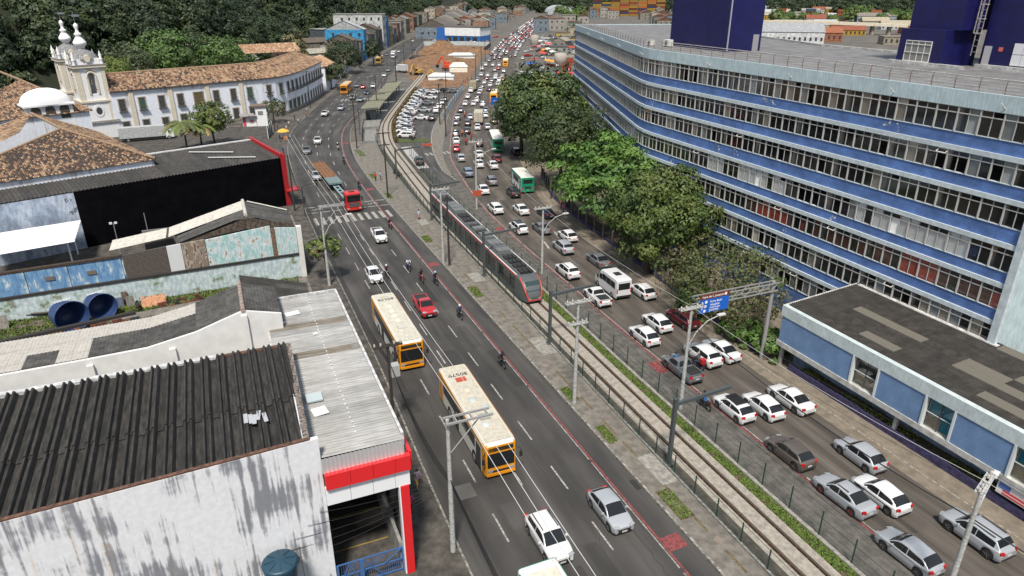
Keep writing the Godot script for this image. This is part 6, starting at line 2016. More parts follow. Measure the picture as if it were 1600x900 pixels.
func hill_and_trees() -> void:
	var dark := [Color(0.012,0.026,0.008),Color(0.017,0.034,0.010),Color(0.023,0.042,0.012),Color(0.030,0.048,0.013)]
	var olive := [Color(0.028,0.044,0.012),Color(0.036,0.054,0.014),Color(0.050,0.068,0.018),Color(0.024,0.040,0.011)]
	var bright := [Color(0.048,0.11,0.014),Color(0.062,0.135,0.018),Color(0.036,0.09,0.012),Color(0.08,0.155,0.022)]
	var dry := [Color(0.060,0.072,0.022),Color(0.075,0.070,0.028),Color(0.048,0.076,0.018),Color(0.085,0.078,0.034)]
	var rows := []
	for i in 82:
		var line := []
		for j in 56:
			var s := 120.0 + 22.0 * i
			var v := -330.0 + 16.0 * j + 0.25 * (s - 120.0)
			line.append(sv(v,s,hill_h(v,s) - 0.6))
		rows.append(line)
	var hm := MB.new()
	hm.sheet(rows,Vector3(0,-4000,-600))
	setting("hillside",hm,tm("hillside undergrowth",Color(0.030,0.045,0.014),0.95,"blotch",0.05,0.5,"grain",0.2,0.5))
	var kinds := [crown(7.4,5.8,7.4,64,60,0.62,dark,1,0,0.40),crown(5.2,5.4,5.2,55,46,0.58,[dark[1],olive[0],dark[2]],2),crown(8.2,5.0,8.0,64,60,0.62,[dark[0],dark[1],dark[0]],3),crown(4.6,3.6,4.6,46,46,0.52,[olive[0],olive[1],dark[3]],4)]
	var r := RandomNumberGenerator.new()
	r.seed = 12
	var xf := [[],[],[],[]]
	var tries := 0
	for i in 9000:
		var s := r.randf_range(150,1900)
		var v := r.randf_range(-230,60) + maxf(0.0,(s - 330.0) * 0.36)
		var ang := atan2(v,s)
		if ang < deg_to_rad(23.05 - 41) or ang > deg_to_rad(23.05 - 2.0): continue
		var h := hill_h(v,s)
		if h < 0.0 or h > 56: continue
		var far := Vector2(v,s).length()
		if far > 650 and r.randf() < 0.35: continue
		var sc := r.randf_range(0.6,1.3) * (1.0 if far < 500 else 1.5)
		var tooclose := false
		var k := r.randi() % 4
		for g in xf:
			for t in g:
				if Vector2(t.origin.x - v,-t.origin.z - s).length() < 5.6 * sc: tooclose = true
				if tooclose: break
			if tooclose: break
		if tooclose: continue
		xf[k].append(Transform3D(Basis(Vector3.UP,r.randf() * TAU).scaled(Vector3(sc,sc * r.randf_range(0.85,1.25),sc)),sv(v,s,h + 3.4 * sc)))
	for k in 4:
		var mm := MultiMesh.new()
		mm.transform_format = MultiMesh.TRANSFORM_3D
		mm.mesh = kinds[k]
		mm.instance_count = xf[k].size()
		for i in xf[k].size(): mm.set_instance_transform(i,xf[k][i])
		var o := MultiMeshInstance3D.new()
		o.name = numbered("forest")
		o.multimesh = mm
		o.material_override = leaf_mat()
		add_child(o)
		tag(o,["dark broadleaf forest covering the hillside at upper left","taller olive-tinged trees of the hillside forest","darkest spreading trees of the hillside forest","small olive trees filling the hillside forest"][k],"forest")
		o.set_meta("kind","stuff")
	var mf := MultiMesh.new()
	mf.transform_format = MultiMesh.TRANSFORM_3D
	mf.mesh = kinds[1]
	mf.instance_count = 420
	for i in 420:
		var a := deg_to_rad(23.05 + r.randf_range(-3.5,36))
		var d := r.randf_range(1150,2300)
		var sc := r.randf_range(1.2,2.4)
		mf.set_instance_transform(i,Transform3D(Basis(Vector3.UP,r.randf() * TAU).scaled(Vector3.ONE * sc),sv(sin(a) * d,cos(a) * d,4.0 * sc)))
	var fo := MultiMeshInstance3D.new()
	fo.name = numbered("forest")
	fo.multimesh = mf
	fo.material_override = leaf_mat()
	add_child(fo)
	tag(fo,"scattered far trees along the top edge beyond town and port","forest")
	fo.set_meta("kind","stuff")
	var mid := crown(6.5,5.2,6.5,90,60,0.40,[Color(0.055,0.105,0.02),Color(0.06,0.115,0.022),Color(0.045,0.085,0.018)],21)
	tree("broadleaf_tree","rounded mid-green tree behind the convent roof, left of the lamp post","tree",sv(-14,300),sv(-14,300,11.5),mid,Vector3(1.5,1.5,1.5),0.3,0.4,"trees behind the convent")
	tree("broadleaf_tree","wide mid-green tree behind the convent roof, right of the lamp post","tree",sv(6,305),sv(6,305,10),mid,Vector3(1.6,1.25,1.5),1.4,0.4,"trees behind the convent")
	tree("broadleaf_tree","bright yellowish-green tree just right of the bell towers","tree",sv(-26,250),sv(-26,250,10),crown(5.5,5.0,5.5,60,55,0.36,[Color(0.10,0.13,0.02),Color(0.075,0.12,0.02)],23),Vector3(0.8,1.1,0.8),0,0.35,"trees behind the convent")
	tree("conical_tree","greyish cone-shaped tree between bell towers and round tree","tree",sv(-22,270),sv(-22,270,10),crown(4.6,6.5,4.6,70,50,0.36,[Color(0.055,0.075,0.03),Color(0.045,0.062,0.025)],24),Vector3.ONE,0,0.35,"trees behind the convent")
	tree("feathery_tree","pale feathery casuarina rising behind the convent end","tree",sv(36,318),sv(36,318,9),crown(3.8,9.5,3.8,70,44,0.5,[Color(0.13,0.12,0.045),Color(0.10,0.10,0.04),Color(0.15,0.14,0.06)],25),Vector3.ONE,0,0.3)
	tree("broadleaf_tree","dense dark tree standing before the old houses beyond the convent","tree",sv(55,318),sv(55,318,8),crown(6.6,5.8,6.6,80,60,0.40,dark,26),Vector3(1.05,1.05,1.05),0,0.4,"street trees beyond the convent")
	tree("broadleaf_tree","small round dark tree at the kerb by the far bus","tree",sv(74,345),sv(74,345,7.5),crown(3.9,4.0,3.9,60,60,0.34,dark,27),Vector3.ONE,0,0.3,"street trees beyond the convent")
	tree("broadleaf_tree","olive tree overhanging the wall at the convent's far corner","tree",sv(41,268),sv(42,268,6.0),crown(4.4,2.8,4.4,60,55,0.34,olive,28),Vector3.ONE,0,0.25,"street trees beyond the convent")
	tree("broadleaf_tree","small green tree in the convent yard beside the two palms","tree",Vector3(-1.42,0,-176.76),Vector3(-1.42,0,-176.76) + Vector3(0,6.2,0),crown(3.7,3.6,3.7,60,70,0.28,[Color(0.075,0.105,0.018),Color(0.055,0.085,0.016),Color(0.09,0.11,0.02)],29),Vector3.ONE,0,0.25)
	tree("broadleaf_tree","scrubby brownish tree over the vendors at the convent corner","tree",sv(14.5,203),sv(14.5,203,4.0),crown(3.6,2.3,3.2,40,45,0.26,dry,30),Vector3.ONE,0,0.2)
	tree("street_sapling","thin leafy sapling on the left pavement below the tall lamp pole","tree",Vector3(9.71,0,-82.65),Vector3(9.71,0,-82.65) + Vector3(0,4.6,0),crown(1.75,1.3,1.6,22,50,0.24,[Color(0.085,0.12,0.02),Color(0.06,0.09,0.018),Color(0.11,0.13,0.03)],31,0.0,0.42),Vector3.ONE,0,0.09)
	palm("coconut palm in the convent yard, the one nearest the truck",Vector3(-7.37,0,-172.45),6.4,5.2,3)
	palm("coconut palm in the convent yard, beside the small green tree",Vector3(-4.24,0,-174.86),5.2,5.0,8)
	palm("big palm on the hillside at the far upper left corner",sv(-69,265,8),9.0,7.5,5)
	tree("street_tree","big dark drooping tree, farthest of the five beside the office block","tree",sv(61.8,140),sv(65.0,137,10.4),crown(8.8,7.0,9.0,170,90,0.42,[Color(0.020,0.040,0.010),Color(0.030,0.058,0.012),Color(0.042,0.072,0.014),Color(0.075,0.10,0.016)],41),Vector3.ONE,0,0.5,"trees beside the office block")
	tree("street_tree","dull olive fine-leaved tree behind the bright green one","tree",sv(57.5,112),sv(58.0,109.5,8.8),crown(6.6,6.0,6.6,150,95,0.27,[Color(0.030,0.050,0.011),Color(0.038,0.058,0.013),Color(0.024,0.041,0.010)],42),Vector3.ONE,0,0.45,"trees beside the office block")
	tree("street_tree","bright green layered tree in the middle of the row by the office block","tree",sv(52.3,99.0),sv(54.0,87.5,8.0),crown(8.0,5.6,8.2,150,100,0.34,bright,43,0.8,0.30),Vector3.ONE,0,0.45,"trees beside the office block")
	tree("street_tree","dense rounded olive-green tree right of the bright green one","tree",sv(48.4,69.0),sv(51.0,70.5,7.2),crown(5.7,5.5,5.9,190,110,0.26,[Color(0.046,0.078,0.014),Color(0.058,0.090,0.016),Color(0.036,0.064,0.012),Color(0.072,0.098,0.018)],44,0.0,0.28),Vector3.ONE,0,0.45,"trees beside the office block")
	tree("street_tree","sparse dry brownish tree nearest the annex roof","tree",sv(48.2,54.0),sv(49.2,55.5,4.2),crown(5.6,3.6,7.0,130,60,0.20,dry,45,0.2,0.34),Vector3.ONE,0,0.3,"trees beside the office block")
	var und := crown(1.6,0.9,2.4,22,60,0.2,[Color(0.06,0.12,0.016),Color(0.045,0.085,0.014)],46)
	for q in [[47.4,50.0,1.2,"leafy shrub behind the fence under the sparse tree, nearer one"],[47.8,57.0,1.5,"leafy shrub behind the fence under the sparse tree, farther one"],[48.2,46.6,1.3,"leafy shrub beside the annex corner"],[50.5,63.0,1.2,"leafy shrub behind the fence under the rounded tree"]]:
		var o := one("shrub",q[3],"shrub",und,leaf_mat(),"shrubs behind the fence")
		o.position = sv(q[0],q[1],1.0)
		o.scale = Vector3.ONE * q[2]


func fence(label: String,tb: Array,off: float,s0: float,s1: float,gap: float,h: float,rails: Array,mt: Material,y: float) -> void:
	var f := thing("fence",label,"fence")
	var pm0 := MB.new()
	pm0.box(Vector3(0,h / 2,0),Vector3(0.07,h,0.07))
	pm0.box(Vector3(0,0.02,0),Vector3(0.2,0.04,0.2))
	var ms := pm0.mesh()
	var s := s0
	while s < s1:
		part(f,"post",ms,mt).position = sv(at(tb,s) + off,s,y)
		s += gap
	for q in rails:
		var pts := []
		s = s0
		while s <= s1:
			pts.append(sv(at(tb,s) + off,s,y + q[0]))
			s += gap
		var m := MB.new()
		m.tube(pts,q[1],4)
		part(f,"rail",m,mt)

func pole(label: String,p: Vector3,h: float,kind: String,dir := 1.0,turn := 0.0) -> Node3D:
	var wood := kind.begins_with("wood")
	var t := thing("utility_pole" if kind != "catenary" else "catenary_pole",label,"pole",p,turn,"street poles")
	var conc := tm("pale concrete pole",Color(0.46,0.47,0.46),0.85,"blotch",0.6,0.7)
	var woodm := tm("dark timber pole",Color(0.055,0.045,0.038),0.9,"grain",Vector3(1,0.2,1),0.6)
	var dark := pm("dark green grey steel",Color(0.055,0.065,0.068),0.5)
	var galv := pm("galvanised pole",Color(0.3,0.3,0.3),0.5,0.3)
	var mt: Material = woodm if wood else (dark if kind == "catenary" else conc)
	var m := MB.new()
	if kind == "catenary": m.box(Vector3(0,h / 2,0),Vector3(0.26,h,0.3))
	else: m.cyl(Vector3.ZERO,Vector3(0,h,0),0.19 if not wood else 0.15,0.11,10)
	part(t,"shaft",m,mt)
	if kind == "catenary":
		part(t,"arm",bx(Vector3(dir * 2.5,h - 0.35,0),Vector3(5.0,0.26,0.22),Basis(Vector3.BACK,dir * 0.06)),dark)
		part(t,"foot",bx(Vector3(0,0.06,0),Vector3(0.6,0.12,0.6)),dark)
		return t
	if "cross" in kind:
		for k in (2 if "double" in kind else 1):
			var c := MB.new()
			c.box(Vector3(0,h - 0.15 - k * 2.0,0.14),Vector3(2.4 if k == 0 else 1.9,0.12,0.12))
			c.box(Vector3(0,h - 0.15 - k * 2.0,-0.14),Vector3(2.4 if k == 0 else 1.9,0.12,0.12))
			var a := part(t,"crossarm",c,woodm if wood else conc)
			for e in [-1.05,-0.55,0.55,1.05]:
				var i := MB.new()
				i.lathe([Vector2(0.07,0),Vector2(0.1,0.08),Vector2(0.06,0.14),Vector2(0.09,0.2),Vector2(0.02,0.28)],Vector3(e * (1.0 if k == 0 else 0.8),h - 0.1 - k * 2.0,0),7)
				part(a,"insulator",i,pm("glazed insulator",Color(0.4,0.38,0.35),0.3))
	if "lamp" in kind:
		var l := MB.new()
		l.tube([Vector3(0,h * 0.62,0),Vector3(dir * 0.8,h * 0.75,0),Vector3(dir * 1.8,h * 0.83,0),Vector3(dir * 2.9,h * 0.86,0)],0.05,6)
		var arm := part(t,"lamp_arm",l,conc)
		part(arm,"lamp_head",bx(Vector3(dir * 3.2,h * 0.865,0),Vector3(0.75,0.12,0.3)),pm("lamp casing",Color(0.5,0.5,0.5),0.4))
	if "bracket" in kind:
		for k in 2: part(t,"bracket",bx(Vector3(dir * 1.3,h - 0.1 - k * 0.0,(k - 0.5) * 0.7),Vector3(3.0,0.12,0.12)),galv)
		for k in 3: part(t,"bracket_tie",bx(Vector3(dir * (0.5 + k),h - 0.1,0),Vector3(0.08,0.1,0.72)),galv)
		var b := MB.new()
		b.tube([Vector3(0,h - 2.6,0),Vector3(dir * 2.2,h - 0.2,0)],0.045,5)
		part(t,"bracket_strut",b,galv)
	if "box" in kind: part(t,"transformer",bx(Vector3(0.4,h - 2.4,0.1),Vector3(0.7,1.0,0.7)),pm("transformer grey",Color(0.32,0.33,0.33),0.5))
	return t

func wire(label: String,group: String,pts: Array,sag: float,rad: float,mt: Material) -> void:
	var m := MB.new()
	var line := []
	for i in pts.size() - 1:
		for k in 8:
			var t := k / 8.0
			line.append(pts[i].lerp(pts[i + 1],t) - Vector3(0,sag * 4 * t * (1 - t),0))
	line.append(pts[-1])
	m.tube(line,rad,4)
	one("overhead_wire",label,"wire",m,mt,group)

func street_furniture() -> void:
	var green := pm("dark green fence paint",Color(0.012,0.045,0.03),0.5)
	fence("dark green fence on the pavement side of the tram track",FL,0.0,16.0,168.0,2.55,1.75,[[1.65,0.022],[1.15,0.022],[0.65,0.022],[0.25,0.018]],green,0.14)
	fence("dark green wire fence between tram track and right-hand road",FR,0.0,16.5,150.0,2.75,2.1,[[2.0,0.012],[1.5,0.012],[1.0,0.012],[0.5,0.012],[0.2,0.012]],green,0.05)
	var bf := thing("railing","office boundary railing with pale stone posts under the trees","fence")
	var iron := pm("iron railing",Color(0.02,0.02,0.024),0.6)
	for i in 24:
		var s := 46.0 + i * 3.1
		var a := sv(at(KRR,s) + 2.6,s,0.05)
		var b := sv(at(KRR,s + 3.1) + 2.6,s + 3.1,0.05)
		part(bf,"post",bx(a + Vector3(0,1.15,0),Vector3(0.22,2.3,0.22)),tm("old stone post",Color(0.27,0.24,0.20),0.9,"blotch",0.6,0.6))
		var w := MB.new()
		w.bar(a + Vector3(0,0.25,0),b + Vector3(0,0.25,0),0.2,0.5)
		part(bf,"base_wall",w,M["violet tile"])
		var g := MB.new()
		for y in [0.7,1.95]: g.bar(a + Vector3(0,y,0),b + Vector3(0,y,0),0.05,0.05)
		for k in 16: g.box(a.lerp(b,(k + 0.5) / 16) + Vector3(0,1.25,0),Vector3(0.03,1.5,0.03))
		part(bf,"iron_panel",g,iron)
	pole("pale concrete pole with two crossarms on the median pavement",sv(25.4,45.5,0.14),10.1,"double cross")
	pole("pale concrete pole with steel bracket beside the red shop",sv(9.87,33.1,0.1),10.3,"bracket",1.0)
	pole("pale concrete pole with bracket over the leafy sapling",sv(9.7,81.1,0.1),10.3,"bracket lamp",1.0)
	pole("pale concrete pole beside the wooden one on the median",sv(25.1,82.6,0.14),10.4,"cross")
	pole("dark wooden pole paired with a concrete one on the median",sv(25.6,81.6,0.14),9.7,"wood")
	pole("concrete lamp pole with crossarms at the bottom right corner",Vector3(35.23,9.6,-17.29) * Vector3(1,0,1),9.6,"cross lamp",1.0,0.35)
	pole("concrete lamp pole beside the dark grey pickup",sv(33.7,41.2,0.02),10.0,"cross lamp",1.0)
	pole("slim concrete lamp pole between tram and right-hand road",sv(35.9,74.4,0.02),9.0,"cross lamp",1.0)
	pole("slim pole with orange sign at the road fork",sv(38.0,104.5,0.02),11.5,"lamp cross",1.0)
	pole("tall dark wooden pole with double arms near the red truck",sv(25.8,117,0.14),11.5,"wood double cross")
	pole("dark wooden pole in the tram bend",sv(28.9,160,0.14),12.0,"wood double cross")
	pole("black pole loaded with cables beside the rear orange bus",sv(9.7,48.2,0.1),8.0,"wood cross box")
	pole("dark wooden pole before the black hall's red pillar",sv(9.6,115.4,0.1),9.4,"wood")
	pole("wooden pole at the convent corner",sv(13.5,190,0.1),10,"wood cross")
	pole("wooden pole before the curved convent front",sv(27.5,226,0.1),11,"wood cross")
	pole("tall floodlight pole behind the convent roof",sv(-4,236,0),19.0,"wood cross")
	for q in [[44,205,"tram stop near end"],[60,245,"tram stop far end"],[70,285,"first site corner"],[84,325,"site's street side"],[98,362,"middle of the site"],[120,420,"back of the site"],[68,213,"car park middle"],[56,182,"car park mouth"],[96,262,"site gate"],[112,298,"jam's left edge"],[128,335,"jam's left edge, farther"],[150,385,"far left edge of the jam"],[111,240,"market's near edge"],[126,272,"market's near edge, second"],[52.5,166,"island tip of the jam"]]:
		pole("dark wooden pole at the " + q[2],sv(q[0],q[1]),11.0,"wood cross")
	for q in [[28.15,35.0,"first and nearest"],[28.3,56.5,"second nearest"],[28.6,76.4,"third nearest"],[29.2,101.5,"fourth nearest"],[30.6,129.5,"fifth nearest"]]:
		pole("dark steel catenary mast with arm over the tram track, " + q[2],sv(q[0],q[1],0.14),6.0,"catenary",1.0)
	for i in 3: pole("dark catenary mast beside the tram stop, %s" % nth(i + 1),sv(at(TR,178 + i * 26) - 6.6,178 + i * 26,0.1),6.5,"catenary",1.0,-atan(slope(TR,178 + i * 26)))
	var g := thing("sign_gantry","lattice gantry arm with blue and brown road sign","road sign",sv(46.6,45.5,0.05))
	var galv := pm("galvanised pole",Color(0.3,0.3,0.3),0.5,0.3)
	var m := MB.new()
	m.cyl(Vector3.ZERO,Vector3(0,8.4,0),0.22,0.18,12)
	part(g,"column",m,galv)
	for y in [7.5,8.3]:
		for z in [-0.3,0.3]: part(g,"chord",bx(Vector3(-4.4,y,z),Vector3(9.6,0.09,0.09)),galv)
	for i in 12:
		var b := MB.new()
		for z in [-0.3,0.3]: b.bar(Vector3(0.3 - i * 0.8,7.5 if i % 2 else 8.3,z),Vector3(-0.5 - i * 0.8,8.3 if i % 2 else 7.5,z),0.05,0.05)
		part(g,"lattice",b,galv)
	part(g,"blue_panel",bx(Vector3(-7.25,7.45,0.42),Vector3(3.25,1.35,0.05)),pm("sign blue",Color(0.008,0.10,0.46),0.4))
	part(g,"brown_panel",bx(Vector3(-7.25,8.38,0.42),Vector3(3.3,0.48,0.05)),pm("sign brown",Color(0.12,0.03,0.012),0.4))
	var wl := pm("sign white",Color(0.75,0.75,0.75),0.4)
	for q in [["Feira de S. Joaquim",-7.45,8.38,0.0042],["Ferry Boat",-7.1,7.85,0.0042],["Hospital",-7.2,7.52,0.0042],["Irmã Dulce",-7.15,7.24,0.0036],["BONFIM",-7.25,6.97,0.0042]]:
		var tx := TextMesh.new()
		tx.text = q[0]
		tx.font_size = 64
		tx.pixel_size = q[3]
		tx.depth = 0.01
		part(g,"lettering",tx,wl).position = Vector3(q[1],q[2],0.455)
	for q in [[-8.2,7.85],[-8.25,7.42],[-8.3,6.97],[-6.05,8.38]]: part(g,"pictogram",bx(Vector3(q[0],q[1],0.45),Vector3(0.24,0.24,0.02)),wl)
	var ar := MB.new()
	ar.box(Vector3(-8.6,7.35,0.45),Vector3(0.07,0.45,0.02))
	ar._ct(Vector3(-8.75,7.5,0.46),Vector3(-8.45,7.5,0.46),Vector3(-8.6,7.75,0.46),Vector3.BACK)
	part(g,"arrow",ar,wl)
	var fs := thing("road_sign","blue direction sign over the jam below the far orange bus","road sign",sv(72.0,181))
	part(fs,"column",bx(Vector3(7,3.2,0),Vector3(0.3,6.4,0.3)),galv)
	part(fs,"arm",bx(Vector3(3,6.2,0),Vector3(8,0.2,0.2)),galv)
	part(fs,"panel",bx(Vector3(0,5.6,0.15),Vector3(2.9,2.0,0.06)),pm("sign blue"))
	part(fs,"lettering",bx(Vector3(0.2,5.7,0.2),Vector3(1.6,0.16,0.02)),wl)
	var os := thing("road_sign","small orange notice on the slim pole at the fork","road sign",sv(38.0,104.2,2.9))
	part(os,"panel",bx(Vector3.ZERO,Vector3(1.5,0.9,0.05)),pm("sign orange",Color(0.40,0.07,0.03),0.5))
	part(os,"bracket",bx(Vector3(0,0,-0.1),Vector3(0.1,0.7,0.12)),galv)
	var ob := thing("barrier","orange road barrier at the car park crossing","barrier",Vector3(44.39,0,-154.93),-0.3)
	part(ob,"board",bx(Vector3(0,0.75,0),Vector3(2.2,0.5,0.08)),pm("sign orange"))
	for e in [-1,1]: part(ob,"leg",bx(Vector3(e * 0.8,0.4,0),Vector3(0.08,0.8,0.5)),pm("sign orange"))
	var tl := thing("traffic_light","black traffic light on the left kerb by the zebra crossing","traffic light",Vector3(10.72,0,-111.12))
	m = MB.new()
	m.tube([Vector3.ZERO,Vector3(0,5,0),Vector3(0.6,5.4,0),Vector3(2.4,5.5,0)],0.07,6)
	part(tl,"post",m,pm("iron railing"))
	for p in [Vector3(2.4,5.2,0),Vector3(0.2,3.0,0.1)]: part(tl,"signal_head",bx(p,Vector3(0.32,0.95,0.25)),pm("black trim"))
	var pa := thing("parasol","yellow vendor parasol on the convent pavement","parasol",Vector3(14.52,0,-178.19))
	m = MB.new()
	m.lathe([Vector2(1.5,2.0),Vector2(1.1,2.35),Vector2(0.5,2.6),Vector2(0.01,2.7)],Vector3.ZERO,10)
	part(pa,"canopy",m,pm("parasol yellow",Color(0.55,0.33,0.04),0.7))
	part(pa,"stick",bx(Vector3(0,1.1,0),Vector3(0.06,2.2,0.06)),galv)
	part(pa,"cart",bx(Vector3(0.3,0.5,0.6),Vector3(1.0,0.9,0.8)),pm("cart orange",Color(0.4,0.14,0.05),0.7))
	var wl2 := pm("pale wire",Color(0.5,0.5,0.5),0.5)
	var wk := pm("black cable",Color(0.012,0.012,0.012),0.7)
	for o in [1.2,1.9,2.6]: wire("%s of the three pale wires over the buses, counted from the left kerb" % ["first","second","third"][int((o - 1.0) / 0.7)],"pale wires over the buses",[sv(9.7 + o,130,9.9),sv(9.7 + o,81.1,10.2),sv(9.87 + o,33.1,10.2),sv(9.9 + o,-14,10.2)],0.5,0.022,wl2)
	for o in [-1.05,-0.55,0.55,1.05]: wire("%s of the four median pole wires, counted from the main road" % ["first","second","third","fourth"][[-1.05,-0.55,0.55,1.05].find(o)],"wires along the median",[sv(27 + o,160,11.5),sv(25.8 + o,117,11.3),sv(25.1 + o,82.6,10.5),sv(25.4 + o,45.5,10.3),sv(25.5 + o,-5,10.3)],0.7,0.012,wk)
	for o in [-1.0,0.0,1.0]: wire("%s of the three wires along the right-hand road poles" % ["leftmost black","pale middle","rightmost black"][int(o + 1.0)],"wires by the right-hand road",[sv(46 + o,150,10.5),sv(38 + o,104.5,11.4),sv(35.9 + o,74.4,9.0),sv(33.7 + o,41.2,10.0),Vector3(35.23,9.6,-17.29) + Vector3(o,0,0),sv(37.5 + o,-10,9.6)],0.5,0.014,wl2 if o == 0.0 else wk)
	for i in 4: wire("%s of the slack black cables along the left pavement" % ["topmost","second from top","third from top","lowest"][i],"cables along the left pavement",[sv(9.6,115.4,8.4 - i * 0.3),sv(9.7,81.1,6.5 - i * 0.3),sv(9.7 + 0.1 * i,48.2,6.6 - i * 0.35),sv(9.87 + 0.05 * i,33.1,6.0 - i * 0.25),sv(10.2,-10,5.6 - i * 0.3)],0.8 + 0.15 * i,0.03,wk)
	for i in 5: wire("%s of the thin cables running to the stained warehouse wall" % ["topmost","second from top","middle","fourth from top","lowest"][i],"cables to the warehouse",[sv(9.8,33.1,6.1 - i * 0.12),sv(1.9 - i * 0.8,32.5,6.6 - i * 0.7)],0.25 + 0.12 * i,0.014,wk)
	wire("black cable sagging across the right-hand road to the near pole","",[sv(33.8,41.2,8.4),Vector3(35.23,9.6,-17.29) + Vector3(0,-2.6,0),sv(40,2,6.5)],0.8,0.05,wk)
	for i in 3: wire("%s of the wires hanging over the tram track" % ["leftmost","middle","rightmost"][i],"tram contact wires",[sv(at(TR,12) + (i - 1) * 0.5,12,5.9),sv(30.5 + (i - 1) * 0.5,35,5.5),sv(30.9 + (i - 1) * 0.5,56.5,5.5),sv(31.2 + (i - 1) * 0.5,76.4,5.5)],0.1,0.01,wk)


const PAINT := {"white": Color(0.58,0.59,0.60),"silver": Color(0.36,0.38,0.41),"grey": Color(0.15,0.16,0.175),"black": Color(0.014,0.014,0.016),"taupe": Color(0.10,0.085,0.075),"red": Color(0.42,0.012,0.02),"dark red": Color(0.10,0.006,0.012),"navy": Color(0.012,0.02,0.05),"blue-grey": Color(0.13,0.18,0.24),"beige": Color(0.46,0.43,0.36),"yellow": Color(0.55,0.33,0.03),"green-grey": Color(0.18,0.26,0.25)}
const CARS := {
	"hatchback": [4.02,1.75,1.50,0.88,0.96,0.225,0.43,0.80,0.965,0.99,0.19,0.815,0.0],
	"sedan": [4.45,1.77,1.47,0.87,0.95,0.23,0.41,0.66,0.86,1.00,0.19,0.79,0.0],
	"suv": [4.35,1.83,1.64,0.98,1.05,0.22,0.40,0.85,0.97,1.07,0.19,0.81,0.06],
	"pickup": [4.75,1.80,1.62,1.00,1.06,0.23,0.36,0.54,0.60,1.05,0.18,0.79,0.08],
}
var car_cache := {}

func lin(a: float,b: float,t: float) -> float: return clampf((t - a) / (b - a),0.0,1.0)

func paint(nm: String) -> StandardMaterial3D:
	var m := pm("car paint " + nm,PAINT[nm],0.38,0.0 if nm in ["white","beige","yellow"] else 0.25)
	m.clearcoat_enabled = true
	m.clearcoat = 0.8
	m.clearcoat_roughness = 0.08
	return m

func wheel_meshes(r: float,w: float) -> Array:
	var t := MB.new()
	t.cyl(Vector3(-w / 2,0,0),Vector3(w / 2,0,0),r,r,18)
	var m := MB.new()
	for e in [-1,1]:
		m.cyl(Vector3(e * w * 0.5,0,0),Vector3(e * (w * 0.5 + 0.012),0,0),r * 0.58,r * 0.54,16)
	var k := MB.new()
	for e in [-1,1]:
		for i in 5:
			var a := TAU * i / 5
			k.bar(Vector3(e * (w * 0.5 + 0.02),cos(a) * r * 0.1,sin(a) * r * 0.1),Vector3(e * (w * 0.5 + 0.02),cos(a) * r * 0.58,sin(a) * r * 0.56),0.02,r * 0.14,Vector3.RIGHT)
	return [t.mesh(),m.mesh(),k.mesh()]

